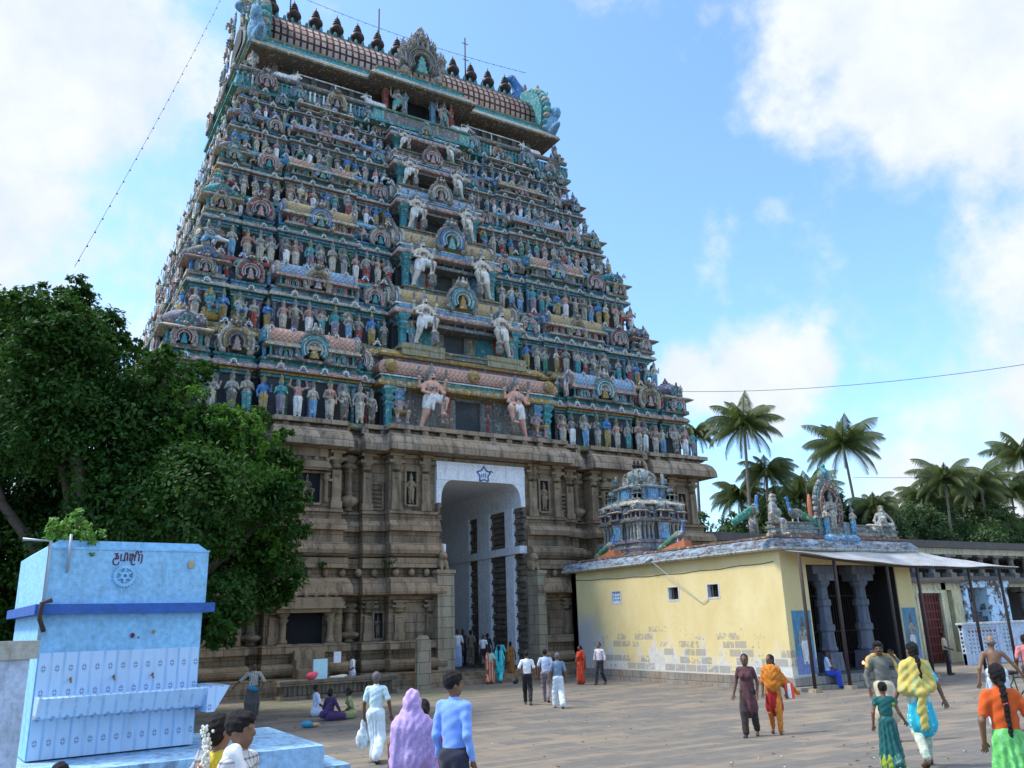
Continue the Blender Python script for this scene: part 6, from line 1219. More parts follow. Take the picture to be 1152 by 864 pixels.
# scraps and fallen leaves on the paving
r = np.random.default_rng(21); m = MB()
for k in range(260):
    P = ground_at(r.uniform(230, 1152), 771+93*r.uniform(0, 1)**1.6); a_ = r.uniform(0, 6.3); s_ = r.uniform(.015, .05); c_, n_ = cos(a_)*s_, sin(a_)*s_; z_ = P[2]+.012
    i = m.addv([(P[0]-c_, P[1]-n_, z_), (P[0]+n_*.6, P[1]-c_*.6, z_+.015), (P[0]+c_, P[1]+n_, z_), (P[0]-n_*.6, P[1]+c_*.6, z_+.01)]); m.quads([(i, i+1, i+2, i+3)], int(r.integers(3)))
tag(m.obj('litter', [plain('dry leaf', (.16, .09, .03)), plain('paper scrap', (.5, .48, .42)), plain('dark scrap', (.05, .045, .04))]), 'scattered dry leaves and paper scraps on the paving', 'litter', kind='stuff')
# ------------------------------------------------------------------ people
def cloth(name, c, rough=.85, pat=None):
    if name in MATS: return MATS[name]
    b = NB(name); o = b.n('ShaderNodeTexCoord').outputs['Object']; f = b.noise(o, 16, 4, .6); f2 = b.noise(b.sc(o, 5, 5, 2), 1.5, 3)
    col = b.mix(b.ramp(f, .3, .7), tuple(x*.86 for x in c), tuple(min(1, x*1.1) for x in c)); col = b.mix(b.math('MULTIPLY', b.ramp(f2, .5, .75), .25), col, tuple(x*.6 for x in c))
    x = b.xyz(o)
    if pat:
        kind, c2, s = pat
        if kind == 'dots':
            v = b.n('ShaderNodeTexVoronoi'); b.put(v.inputs['Vector'], o); v.inputs['Scale'].default_value = s; v.inputs['Randomness'].default_value = .25; m = b.ramp(v.outputs['Distance'], .26, .2)
        elif kind == 'print': m = b.ramp(b.noise(o, s, 2, .5, 1.), .54, .58)
        else:
            fr = lambda q: b.ramp(b.math('ABSOLUTE', b.math('SUBTRACT', b.math('FRACT', b.math('MULTIPLY', q, s)), .5)), .14, .08)
            h = b.math('ADD', x[0], b.math('MULTIPLY', x[1], .7)); m = fr(h) if kind == 'stripe' else b.math('MULTIPLY', b.math('ADD', fr(h), fr(x[2])), .6)
        col = b.mix(m, col, c2)
    b.col(col); b.set(Roughness=rough); b.b.inputs['Sheen Weight'].default_value = .15; b.bump(f, .25, .01); MATS[name] = b.m; return b.m
SKIN = {k: plain('skin '+k, c, .5, var=.1, scale=9, spec=.35) for k, c in dict(a=(.13, .065, .038), b=(.19, .10, .058), c=(.085, .042, .026), d=(.24, .125, .07)).items()}
def hairmat_(name, c):
    b = NB(name); o = b.n('ShaderNodeTexCoord').outputs['Object']; f = b.noise(b.sc(o, 60, 60, 9), 1.6, 4, .7); b.col(b.mix(f, tuple(x*.5 for x in c), tuple(x*1.6 for x in c))); b.set(Roughness=.55); b.bump(f, .9, .02); return b.m
HAIR = hairmat_('black hair', (.009, .007, .007)); GREYH = hairmat_('grey hair', (.14, .13, .13)); EYE = plain('eye white', (.38, .35, .32), .4); SOLE = plain('sandal', (.035, .022, .016), .6); GOLD = plain('gold', (.55, .34, .08), .3, .9); FLOW = plain('jasmine', (.72, .70, .60), .7)
def hand_prims(s):
    p = [E((0, 0, -.045), (.036, .016, .048), 0, .012)]
    for k, (x, L_, y) in enumerate(((-.027, .062, -.004), (-.009, .072, -.002), (.010, .068, -.002), (.027, .054, -.005))):
        a = np.array((x*s, y, -.082)); b1 = a+np.array((x*.25*s, -.012, -L_*.55)); c1 = b1+np.array((0, -.026, -L_*.38)); p += [C(a, b1, .0088, .0082, 0, .006), C(b1, c1, .008, .0068, 0, .005)]
    a = np.array((-.032*s, -.004, -.03)); b1 = a+np.array((-.022*s, -.014, -.032)); p += [C(a, b1, .011, .0098, 0, .01), C(b1, b1+np.array((.004*s, -.016, -.026)), .0095, .0075, 0, .005)]
    return p
HANDS = {(s, q): sm_mb(hand_prims(s), v) for s in (-1, 1) for q, v in ((0, .0048), (1, .010))}
def frame_to(d):
    d = np.array(d, float); d /= np.linalg.norm(d); z = -d; x = np.cross((0, 1, 0), z); x /= np.linalg.norm(x)+1e-9; y = np.cross(z, x); M = np.eye(4); M[:3, 0], M[:3, 1], M[:3, 2] = x, y, z; return M
STAND = dict(kL=(-.10, -.02, .50), fL=(-.105, .02, .09), kR=(.10, -.02, .50), fR=(.105, .02, .09))
WALK = dict(kL=(-.095, -.16, .51), fL=(-.09, -.24, .10), kR=(.10, -.02, .48), fR=(.10, .26, .14)); WALK2 = dict(kR=(.095, -.16, .51), fR=(.09, -.24, .10), kL=(-.10, -.02, .48), fL=(-.10, .26, .14))
ARMS = dict(eL=(-.265, .03, 1.13), hL=(-.285, -.05, .88), eR=(.265, .03, 1.13), hR=(.285, -.05, .88))
SITF = dict(hip=.16, kL=(-.36, -.22, .14), fL=(.06, -.34, .08), kR=(.36, -.22, .14), fR=(-.08, -.26, .08))
def person(label, P, rz, H, skin='a', pose=None, head=0., hair='short', wear=(), fem=False, det=1, hairmat=None, extra=None, sandals=True, cat='person', lean=0., mir=False, slim=.95):
    """one continuous body with hands and a face; hair and clothing are its children"""
    if mir: pose = {(k[0]+('R' if k[1] == 'L' else 'L') if k != 'hip' else k): ((-v[0], v[1], v[2]) if np.ndim(v) else v) for k, v in pose.items()}
    J = dict(STAND); J.update(ARMS); J['hip'] = .92; J.update(pose or {}); J = {k: (np.array(v, float) if np.ndim(v) else v) for k, v in J.items()}
    v = {0: .009, 1: .0135, 2: .021}[det]; dz = J['hip']-.92; up = np.array([0, 0, dz])
    if abs(dz) > .2: 
        for k in ('eL', 'hL', 'eR', 'hR'): 
            if pose is None or k not in pose: J[k] = J[k]+up
    B = lambda x, y, z: np.array([x, y-lean*max(0, z-.92)-(0), z])+up
    sw = .155 if fem else .178; SHL, SHR = B(-sw, 0, 1.385), B(sw, 0, 1.385)
    p = [C(B(0, 0, .95), B(0, 0, 1.10), .13, .115, 0, .05, .74), C(B(0, 0, 1.10), B(0, 0, 1.30), .115, .132, 0, .05, .66), C(B(-sw+.04, 0, 1.37), B(sw-.04, 0, 1.37), .052, .052, 0, .04), C(B(0, .005, 1.38), B(0, -.005, 1.50), .056, .05, 0, .03)]
    if fem: p += [E(B(-.07, -.075, 1.26), .06, 0, .05), E(B(.07, -.075, 1.26), .06, 0, .05)]
    for s, hp in (('L', -.09), ('R', .09)):
        k, f = J['k'+s], J['f'+s]; hj = np.array([hp, 0, .90])+up; q = (f-k)/np.linalg.norm(f-k)
        p += [C(hj, k, .088, .058, 0, .05), C(k, f, .056, .036, 0, .03), C(k+(f-k)*.12+np.array([0, .02, 0]), k+(f-k)*.42+np.array([0, .018, 0]), .048, .045, 0, .03)]
        fw = np.array([0, -1, 0.]); tilt = -.35 if f[2] > .12 and dz > -.2 else 0.; toe = f+np.array([hp*.3, -.15, -.055+tilt*.15]); p += [C(f+np.array([0, .025, -.045]), toe, .034, .028, 0, .02), E(f+np.array([0, .03, -.05]), (.032, .04, .035), 0, .02)]
    for s, S0 in (('L', SHL), ('R', SHR)): p += [C(S0, J['e'+s], .042, .036, 0, .03), C(J['e'+s], J['h'+s], .04, .026, 0, .02)]
    ca, sa = cos(head), sin(head)
    def Hd(x, y, z): return B(x*ca-y*sa, x*sa+y*ca, z)
    p += [E(Hd(0, -.005, 1.60), (.077, .095, .108), 0, .02, rz=head), E(Hd(0, -.035, 1.535), (.056, .06, .062), 0, .03, rz=head), E(Hd(0, -.105, 1.58), (.014, .022, .026), 0, .012, rz=head), E(Hd(0, -.085, 1.62), (.055, .022, .014), 0, .012, rz=head), E(Hd(0, -.09, 1.535), (.028, .014, .010), 0, .01, rz=head), E(Hd(-.078, .01, 1.585), (.014, .024, .034), 0, .008, rz=head), E(Hd(.078, .01, 1.585), (.014, .024, .034), 0, .008, rz=head)]
    mb = sm_mb(p, v)
    for s, sg in (('L', -1), ('R', 1)): mb.merge(HANDS[(sg, 0 if det == 0 else 1)], T4(J['h'+s])@frame_to(J['h'+s]-J['e'+s]))
    o = tag(mb.obj('person', SKIN[skin], None, P, rz), label, cat); o.scale = (H/1.71*slim, H/1.71*slim, H/1.71)
    def child(name, prims, mats, vox=None, disp=None): return sm_mb(prims, vox or v*1.05, disp).obj(name, mats, o)
    hm = hairmat or HAIR
    if det < 2:
        m = MB()
        for sg in (-1, 1): m.ball(Hd(sg*.03, -.083, 1.597), (.0105, .0095, .0055), 0, 8, 6); m.ball(Hd(sg*.03, -.090, 1.597), (.0055, .0045, .0055), 1, 6, 4)
        m.obj('eyes', [EYE, HAIR], o)
        child('eyebrows', [C(Hd(-.05, -.086, 1.622), Hd(-.014, -.098, 1.624), .005), C(Hd(.05, -.086, 1.622), Hd(.014, -.098, 1.624), .005)]+([C(Hd(-.03, -.104, 1.556), Hd(.03, -.104, 1.556), .008)] if hair in ('short', 'thick') and not fem and J['hip'] > .5 and 'moustache' in str(extra) else []), hm, .005)
    hr = [E(Hd(0, .022, 1.625), (.088, .098, .102), 0, .02, rz=head)] if hair != 'bald' else [E(Hd(0, .045, 1.585), (.084, .07, .06), 0, .02, rz=head)]
    if hair == 'thick': hr = [E(Hd(0, .018, 1.64), (.098, .110, .105), 0, .02, rz=head), E(Hd(0, -.06, 1.685), (.07, .045, .04), 0, .03, rz=head)]
    if hair in ('braid', 'bun'): hr += [E(Hd(0, .05, 1.56), (.075, .06, .08), 0, .03, rz=head)]
    if hair == 'braid':
        zs = np.linspace(1.5, .98, 18); hr += [E(Hd(.007*(-1)**k, .115+.012*sin(k)+.02*(k > 2), z), (.036-.0012*k, .032, .034), 0, .018) for k, z in enumerate(zs)]
    if hair == 'bun': hr += [E(Hd(0, .12, 1.58), (.06, .05, .06), 0, .02)]
    if hair != 'none': child('hair', hr, hm, disp=lambda G: .004*np.sin(G[:, 0]*90+G[:, 2]*31)*np.sin(G[:, 1]*83)+.003*np.sin(G[:, 2]*120+G[:, 0]*60))
    fold = lambda k, a, z0: (lambda G: a*np.sin(k*np.arctan2(G[:, 1], G[:, 0])+3*G[:, 2])*np.clip((z0-G[:, 2])*4, 0, 1)+a*.35*np.sin(G[:, 0]*31+G[:, 2]*23)*np.sin(G[:, 1]*27-G[:, 2]*17))
    wr = lambda G: .0035*np.sin(G[:, 0]*18+G[:, 2]*34+2*np.sin(G[:, 1]*14))+.0025*np.sin(G[:, 2]*58-G[:, 1]*25+G[:, 0]*31)
    legs = lambda r0, r1, end=1.: [q for s, hp in (('L', -.085), ('R', .085)) for q in (C(np.array([hp, 0, .9])+up, J['k'+s], r0, (r0+r1)/2, 0, .05), C(J['k'+s], J['k'+s]+(J['f'+s]-J['k'+s])*end, (r0+r1)/2, r1, 0, .04))]
    hips = [E(B(0, 0, .93), (.165, .125, .12), 0, .05)]
    torso = lambda z0, g=0.: [C(B(0, 0, z0+.14), B(0, 0, 1.28), .142+g, .152+g, 0, .05, .72), C(B(-sw+.035, 0, 1.378), B(sw-.035, 0, 1.378), .072+g*.5, .072+g*.5, 0, .05)]+([E(B(-.07, -.085, 1.26), .07, 0, .06), E(B(.07, -.085, 1.26), .07, 0, .06)] if fem else [])
    def slv(L_, r=.056): 
        out = []
        for s, S0 in (('L', SHL), ('R', SHR)):
            e, h = J['e'+s], J['h'+s]
            if L_ <= 1: out += [C(S0, S0+(e-S0)*L_, r+.006, r, 0, .03)]
            else: out += [C(S0, e, r+.006, r-.006, 0, .03), C(e, e+(h-e)*(L_-1), r-.008, r-.018, 0, .03)]
        return out
    for w in wear:
        t, m = w[0], w[1]; m = cloth(*m) if isinstance(m, tuple) else m
        if t == 'shirt': child('shirt', torso(.80)+slv(w[2])+[C(B(0, 0, 1.40), B(0, 0, 1.45), .066, .06, 0, .02)], m, disp=wr)
        elif t == 'blouse': child('blouse', torso(.98)+slv(w[2], .052), m, disp=wr)
        elif t == 'trousers': child('trousers', hips+legs(.10, w[2] if len(w) > 2 else .068, .96), m, disp=wr)
        elif t == 'lungi':
            e = w[2] if len(w) > 2 else .93; child('lungi', [E(B(0, 0, .96), (.165, .13, .1), 0, .05), C(B(0, 0, .9), B(0, (J['kL'][1]+J['kR'][1])*.35, .55), .15, .15, 0, .08, .8)]+legs(.115, .10, e)+[C((J['kL']+J['kR'])/2, (J['kL']+J['kR'])/2+((J['fL']+J['fR'])/2-(J['kL']+J['kR'])/2)*e*.95, .12, .11, 0, .08)], m, disp=fold(9, .012, 1.0))
        elif t == 'dhoti_short': child('mundu', [E(B(0, 0, .96), (.17, .135, .11), 0, .05), C(B(0, 0, .92), B(0, -.02, .56), .16, .19, 0, .08, .8)]+legs(.12, .12, .12), m, disp=fold(7, .014, 1.0))
        elif t == 'skirt': child('skirt', [E(B(0, 0, .98), (.15, .12, .08), 0, .05), C(B(0, 0, .95), B(0, 0, .3), .15, .22, 0, .06, .85), C(B(0, 0, .4), B(0, 0, .13), .21, .25, 0, .06, .9)]+legs(.09, .1, .9), m, disp=fold(11, .018, .98))
        elif t == 'sari_skirt': child('sari', [E(B(0, 0, .98), (.155, .125, .09), 0, .05), C(B(0, 0, .95), B(0, 0, .25), .16, .17, 0, .06, .85), C(B(0, -.12, .9), B(0, -.14, .2), .07, .1, 0, .06)]+legs(.1, .105, .93), m, disp=fold(10, .013, .98))
        elif t == 'pallu': child('sari_drape', [C(B(-.16, -.06, .98), B(.0, -.15, 1.2), .06, .07, 0, .05), C(B(0, -.15, 1.2), B(.13, -.03, 1.43), .08, .065, 0, .05), C(B(.13, .02, 1.44), B(.14, .15, 1.2), .065, .085, 0, .05), C(B(.14, .15, 1.2), B(.12, .17, .75), .085, .1, 0, .05, .5), C(B(0, .1, 1.05), B(-.15, .05, 1.0), .07, .06, 0, .05)], m, disp=fold(14, .008, 2))
        elif t == 'kurti': child('tunic', torso(.9, .005)+[C(B(0, 0, 1.05), B(0, -.01, .60), .145, .215, 0, .06, .78)]+slv(w[2], .054), m, disp=fold(8, .011, .98))
        elif t == 'pants': child('leggings', hips+legs(.095, .06, .95), m, disp=wr)
        elif t == 'custom': child(w[2], w[3](B, J), m, disp=w[4] if len(w) > 4 else wr)
    if sandals:
        q = []
        for s in 'LR': f = J['f'+s]; q.append(C(f+np.array([0, .04, -.082]), f+np.array([0, -.15, -.088 if f[2] < .12 else -.14]), .03, .034, 0, .01))
        child('sandals', q, SOLE)
    return o
CA = -.547
def ph_(deg): return CA+radians(deg)
def on_ground(px, py): P = ground_at(px, py); return tuple(P)
def by_dist(px, py, dist):
    d = ray(px, py); d = d/(d@np.array([_fw[0], _fw[1], 0])); T = CAM+d*dist; z = float(gz(T[0], T[1])); return (T[0], T[1], z), T[2]-z
def by_top(px, py, H):
    d = ray(px, py); best = (9e9, None)
    for t in np.linspace(2, 60, 5800):
        P = CAM+d*t; e = abs(P[2]-H-float(gz(P[0], P[1])))
        if e < best[0]: best = (e, (P[0], P[1], float(gz(P[0], P[1]))))
    return best[1]
WHITE = ('white cotton', (.74, .75, .74)); MINT = ('pale mint shirt', (.58, .74, .76), .85, ('check', (.50, .66, .70), 14)); BLK = ('black trousers', (.018, .016, .016)); 
# foreground, left
person('youth in checked shirt with white towel over the shoulder, in profile at the bottom edge', (Q := by_dist(272, 803, 5.75))[0], ph_(80), Q[1], 'b', None, 0, 'thick', [('shirt', ('checked shirt', (.55, .55, .55), .85, ('check', (.04, .05, .07), 16)), .9), ('lungi', WHITE), ('custom', WHITE, 'towel', lambda B, J: [C(B(-.12, -.14, 1.18), B(-.13, -.02, 1.45), .055, .06, 0, .04), C(B(-.13, -.02, 1.45), B(-.15, .14, 1.2), .06, .06, 0, .04), C(B(-.15, .14, 1.2), B(-.16, .15, .95), .06, .05, 0, .04)])], det=0)
o = person('woman with jasmine garland in her black bun and yellow checked sari', (Q := by_dist(249, 804, 6.1))[0], ph_(140), Q[1], 'd', None, .1, 'bun', [('blouse', ('yellow silk', (.72, .52, .03)), .8), ('sari_skirt', ('grey checked sari', (.35, .36, .38), .8, ('check', (.05, .05, .07), 12))), ('pallu', ('grey checked sari', (.35, .36, .38)))], fem=True, det=0)
m = MB(); r = np.random.default_rng(1)
for k in range(150):
    q = k/150; z = 1.64-.44*q; m.ball((-.03-.03*sin(q*3)+r.normal(0, .022), .16-.02*q+r.normal(0, .018), z), (.013, .013, .014), 0, 5, 4)
m.ball((-.02, .175, 1.36), .02, 1, 6, 4); m.obj('flower_garland', [FLOW, plain('marigold', (.7, .18, .02), .7)], o); m = MB(); m.tube([(.085*cos(t), .075*sin(t)+.0, 1.435-.02*sin(t)) for t in np.linspace(0, 2*pi, 20)], .004, 0, 4); m.obj('necklace', GOLD, o)
person('person with dark hair bun, only the top of the head showing before the blue tank', (Q := by_dist(70, 858, 6.3))[0], ph_(170), Q[1], 'b', None, 0, 'bun', [('shirt', WHITE, .8), ('lungi', WHITE)], det=1)
person('boy in light blue long sleeved shirt with his back turned', (Q := by_dist(510, 757, 8.4))[0], ph_(148), Q[1], 'b', dict(eL=(-.215, .04, 1.12), eR=(.215, .05, 1.12), hL=(-.23, -.04, .88), hR=(.23, -.04, .88)), -.55, 'thick', [('shirt', ('sky blue shirt', (.20, .36, .80)), 1.9), ('trousers', ('dark trousers', (.03, .03, .05)))], det=0, slim=.9)
VEIL = ('mauve sari', (.44, .30, .55), .8, ('print', (.52, .38, .62), 18))
person('woman wholly wrapped in a mauve veil and sari, walking away', (Q := by_dist(464, 777, 8.7))[0], ph_(178), Q[1], 'b', None, 0, 'none', [('sari_skirt', VEIL), ('custom', VEIL, 'veil', lambda B, J: [E(B(0, .01, 1.61), (.105, .125, .125), 0, .05), C(B(0, .05, 1.5), B(0, .06, 1.3), .11, .2, 0, .08, .7), C(B(-.13, .02, 1.33), B(.13, .02, 1.33), .115, .115, 0, .08), C(B(0, .04, 1.3), B(0, .05, .98), .18, .22, 0, .08, .7), C(B(.17, .1, 1.3), B(.2, .13, .8), .08, .07, 0, .05), C(B(-.2, 0, 1.3), B(-.3, .0, .85), .09, .1, 0, .06)], lambda G: .0045*np.sin(G[:, 2]*44-np.abs(G[:, 0]-.05)*55)+.004*np.sin(G[:, 0]*75+G[:, 2]*9))], fem=True, det=0)
person('woman in a crimson blouse walking close beside the veiled woman', (Q := by_dist(477, 787, 9.1))[0], ph_(178), Q[1], 'a', None, 0, 'bun', [('blouse', ('crimson blouse', (.42, .02, .07)), .85), ('sari_skirt', ('rose sari', (.40, .12, .2)))], fem=True, det=1)
P = on_ground(422, 858)
o = person('grey haired man in pale mint shirt and white lungi carrying a plastic bag', P, ph_(172), 1.66, 'a', dict(WALK, eL=(-.25, .02, 1.12), hL=(-.27, -.02, .84), eR=(.29, .02, 1.14), hR=(.33, -.02, .9)), .25, 'short', [('shirt', MINT, .75), ('lungi', ('white lungi', (.66, .76, .80)), .95)], det=0, hairmat=GREYH, mir=True)
hb = np.array(P)+np.array(T4((0, 0, 0), ph_(172))@np.array([.27, -.04, .70, 1]))[:3]
bag = sm_mb([E((0, 0, -.28), (.14, .09, .2), 0, .05), C((0, 0, -.1), (-.02, 0, .06), .05, .02, 0, .04), C((0, 0, -.1), (.02, 0, .06), .05, .02, 0, .04)], .014, lambda G: .012*np.sin(G[:, 0]*40+G[:, 2]*33)*np.sin(G[:, 1]*37)); tag(bag.obj('plastic_bag', cloth('white plastic', (.66, .70, .70), .4, ('print', (.35, .5, .6), 9)), None, hb), 'white plastic bag hanging from the grey haired man\'s left hand', 'bag')
# sitters and the man by the tower foot
sitw = lambda m: ('custom', m, 'lap_cloth', lambda B, J: [C((0, 0, .15), J['kL'], .16, .11, 0, .06), C((0, 0, .15), J['kR'], .16, .11, 0, .06), E((0, -.15, .12), (.3, .2, .1), 0, .06)])
SA = dict(SITF, eL=(-.29, -.06, .36), hL=(-.27, -.26, .22), eR=(.29, -.06, .36), hR=(.27, -.26, .22))
person('man in bluish white shirt sitting on the paving beside the woman in dark purple', on_ground(355, 806), ph_(120), 1.62, 'c', SA, 0, 'short', [('shirt', ('bluish white shirt', (.50, .56, .72)), .8), sitw(('white lap', (.6, .62, .7)))], det=1, sandals=False)
person('woman in dark purple sari sitting on the paving between two others', on_ground(371, 811), ph_(160), 1.55, 'c', SA, 0, 'bun', [('blouse', ('dark purple', (.05, .022, .085)), 1.0), sitw(('purple sari', (.065, .03, .10))), ('custom', ('purple sari', (.065, .03, .10)), 'sari_drape', lambda B, J: [C(B(-.13, -.02, 1.42), B(.1, .12, 1.0), .07, .1, 0, .06), C(B(.1, .12, 1.0), B(.2, .12, .95), .1, .12, 0, .06)])], fem=True, det=1, sandals=False)
person('woman in mottled green sari sitting on the paving with head bowed', on_ground(396, 808), ph_(-80), 1.5, 'c', SA, 0, 'bun', [('blouse', ('green print', (.16, .20, .07), .8, ('print', (.35, .38, .2), 20)), .8), sitw(('green print', (.16, .2, .07)))], fem=True, det=1, sandals=False, lean=.25)
person('man in striped shirt and dark lungi stretching one arm out, under the tree', on_ground(283, 810), ph_(15), 1.6, 'c', dict(eR=(.36, -.1, 1.14), hR=(.28, -.28, .95), eL=(-.42, -.05, 1.18), hL=(-.60, -.2, 1.02), kL=(-.16, -.12, .5), kR=(.12, -.02, .5), fL=(-.18, -.05, .09)), 0, 'short', [('shirt', ('striped shirt', (.42, .40, .36), .85, ('stripe', (.06, .055, .05), 18)), .95), ('lungi', ('dark checked lungi', (.06, .055, .055), .85, ('check', (.12, .11, .1), 16)), .7), ('custom', ('blue cloth', (.03, .20, .36)), 'waist_cloth', lambda B, J: [C(B(-.12, -.12, .96), B(.1, -.15, .92), .06, .07, 0, .04)])], det=1, lean=.15)
P = at_y(397, 735, -1.55); person('man in white shirt standing behind the stone plinth at the tower foot', (P[0], P[1], P[2]-1.58), ph_(-60), 1.58, 'c', dict(eR=(.26, -.05, 1.12), hR=(.2, -.24, 1.0)), 0, 'short', [('shirt', WHITE, .8), ('lungi', ('bluish lungi', (.55, .6, .72)))], det=1)
# under the gate
def gate(px, py, top, Y, *a, **k):
    z = .42 if Y > -.3 else None; P = at_y(px, py, Y); zf = .42 if Y > -.3 else P[2]; T = at_y(px, top, Y); H = min(1.72, max(1.45, T[2]-zf)); return person(a[0], (P[0], Y, zf), a[1], H, *a[2:], **k)
gate(515, 749, 706, 1.2, 'man in white shirt and pale lungi standing inside the gate, hands down', ph_(10), 'c', None, 0, 'short', [('shirt', WHITE, .9), ('lungi', ('pale blue lungi', (.42, .5, .68)))], det=2)
gate(521, 747, 708, 2.2, 'man in dark clothes half hidden behind the white shirted man in the gate', ph_(20), 'c', None, 0, 'short', [('shirt', ('dark grey shirt', (.05, .05, .06)), .8), ('trousers', BLK)], det=2)
gate(530, 748, 709, 1.8, 'man in khaki shirt and trousers standing inside the gate, back turned', ph_(160), 'c', None, 0, 'short', [('shirt', ('khaki', (.20, .15, .10)), .8), ('trousers', ('khaki trousers', (.17, .13, .09)))], det=2)
gate(544, 756, 714, .3, 'man in white shirt and black trousers walking out of the gate', ph_(-20), 'c', WALK, 0, 'short', [('shirt', WHITE, .6), ('trousers', BLK)], det=2)
gate(549, 753, 713, 1.0, 'dark haired person in black following through the gate', ph_(170), 'c', None, 0, 'thick', [('shirt', ('black shirt', (.02, .02, .025)), .8), ('trousers', BLK)], det=2)
P = at_y(552, 769, -1.9); person('woman in orange and white striped sari going up to the gate', (P[0], P[1], -.15), ph_(165), 1.5, 'b', WALK, 0, 'bun', [('blouse', ('pale green blouse', (.45, .55, .4)), .7), ('sari_skirt', ('orange striped sari', (.52, .13, .05), .85, ('stripe', (.62, .6, .5), 6))), ('pallu', ('orange striped sari', (.52, .13, .05)))], fem=True, det=2)
P = at_y(562, 767, -1.8); person('woman in bright turquoise tunic and trousers climbing the gate steps', (P[0], P[1], -.12), ph_(172), 1.55, 'b', WALK2, 0, 'braid', [('kurti', ('turquoise', (.06, .58, .62)), 1.5), ('trousers', ('turquoise', (.06, .58, .62)), .09), ('custom', ('turquoise', (.06, .58, .62)), 'shawl', lambda B, J: [C(B(-.14, .1, 1.4), B(-.14, .14, .8), .06, .08, 0, .05), C(B(.14, .1, 1.4), B(.14, .14, .8), .06, .08, 0, .05)])], fem=True, det=2)
P = at_y(568, 758, -.9); person('second woman in turquoise ahead on the gate steps', (P[0]-.2, P[1], .15), ph_(185), 1.5, 'b', None, 0, 'bun', [('kurti', ('deep turquoise', (.05, .42, .48)), 1.), ('trousers', ('deep turquoise', (.05, .42, .48)), .08)], fem=True, det=2)
P = at_y(573, 762, -1.0); person('woman in brown orange sari at the right of the turquoise pair', (P[0]+.1, P[1], .1), ph_(170), 1.45, 'c', None, 0, 'bun', [('blouse', ('brown orange', (.30, .12, .03)), .8), ('sari_skirt', ('brown orange', (.30, .12, .03))), ('pallu', ('brown orange', (.30, .12, .03)))], fem=True, det=2)
# middle distance
P = on_ground(594, 793); person('man in white short sleeved shirt and black trousers walking to the gate', P, ph_(178), 1.63, 'b', dict(WALK, eL=(-.30, .04, 1.13), hL=(-.36, -.02, .92)), 0, 'short', [('shirt', WHITE, .75), ('trousers', BLK)], det=1, mir=True)
hb = np.array(P)+np.array(T4((0, 0, 0), ph_(178))@np.array([.38, -.02, .72, 1]))[:3]; m = sm_mb([E((0, 0, 0), (.11, .08, .09), 0, .03), C((0, 0, .05), (.02, 0, .16), .02, .015, 0, .02)], .015); tag(m.obj('camera_bag', plain('black nylon', (.02, .02, .022), .6), None, hb), 'small black bag hanging from the left hand of the man in white shirt', 'bag')
person('man in bluish white shirt and grey trousers walking between two others', on_ground(615, 790), ph_(170), 1.65, 'b', WALK2, 0, 'short', [('shirt', ('bluish white shirt', (.5, .56, .72)), .75), ('trousers', ('mauve grey trousers', (.22, .19, .2)))], det=1)
person('grey haired man in slate blue shirt and white dhoti walking to the gate', on_ground(629, 797), ph_(185), 1.6, 'b', WALK2, .3, 'short', [('shirt', ('slate blue shirt', (.16, .24, .32)), .8), ('trousers', ('white dhoti', (.62, .68, .72)), .10)], det=1, hairmat=GREYH)
person('woman in bright red sari standing at the end of the yellow wall', on_ground(654, 770), ph_(-50), 1.53, 'a', dict(eL=(-.24, -.02, 1.12), hL=(-.14, -.2, .98)), -.2, 'bun', [('blouse', ('red sari', (.55, .055, .02)), .8), ('sari_skirt', ('red sari', (.55, .055, .02))), ('pallu', ('red sari', (.55, .055, .02)))], fem=True, det=1)
person('man in pale pink shirt and dark trousers striding past the yellow wall', on_ground(676, 770), ph_(-35), 1.63, 'b', WALK, 0, 'short', [('shirt', ('pale pink shirt', (.68, .58, .62)), 1.5), ('trousers', ('charcoal trousers', (.025, .025, .03)))], det=1)
person('woman in maroon tunic and dark trousers walking arm in arm with another', on_ground(846, 829), ph_(-22), 1.66, 'a', dict(WALK, eL=(-.25, .05, 1.12), hL=(-.31, -.03, .88), eR=(.24, .05, 1.12), hR=(.22, -.06, .88)), 0, 'braid', [('kurti', ('maroon tunic', (.085, .030, .032), .85, ('print', (.13, .06, .06), 30)), .55), ('trousers', ('dark brown trousers', (.035, .024, .022)), .075)], fem=True, det=0)
person('woman in orange shawl over red tunic walking with the maroon one', on_ground(875, 826), ph_(-18), 1.62, 'a', dict(WALK2, eL=(-.23, .04, 1.12), hL=(-.24, -.08, .9), eR=(.27, .03, 1.12), hR=(.30, -.03, .88)), -.7, 'braid', [('kurti', ('red tunic', (.36, .015, .014)), .8), ('pants', ('orange trousers', (.60, .20, .02), .85, ('print', (.4, .12, .03), 14))),
       ('custom', ('orange shawl', (.60, .20, .015), .85, ('print', (.45, .12, .02), 16)), 'shawl', lambda B, J: [C(B(0, -.02, 1.36), B(0, -.04, 1.06), .16, .19, 0, .06, .9), E(B(0, -.09, 1.26), (.15, .09, .1), 0, .06), C(B(-.135, 0, 1.385), B(.135, 0, 1.385), .08, .08, 0, .05), C(B(-.16, 0, 1.36), B(-.2, 0, 1.14), .07, .085, 0, .05), C(B(.16, 0, 1.36), B(.26, .04, 1.12), .07, .085, 0, .05), C(B(.26, .04, 1.16), B(.40, .08, 1.0), .085, .065, 0, .06, .45), C(B(.40, .08, 1.0), B(.58, .1, .86), .065, .045, 0, .05, .45), C(B(.24, .05, 1.08), B(.42, .09, .94), .08, .05, 0, .05, .4)], lambda G: .005*np.sin(G[:, 2]*46-np.abs(G[:, 0])*40)+.003*np.sin(G[:, 0]*60))], fem=True, det=0)
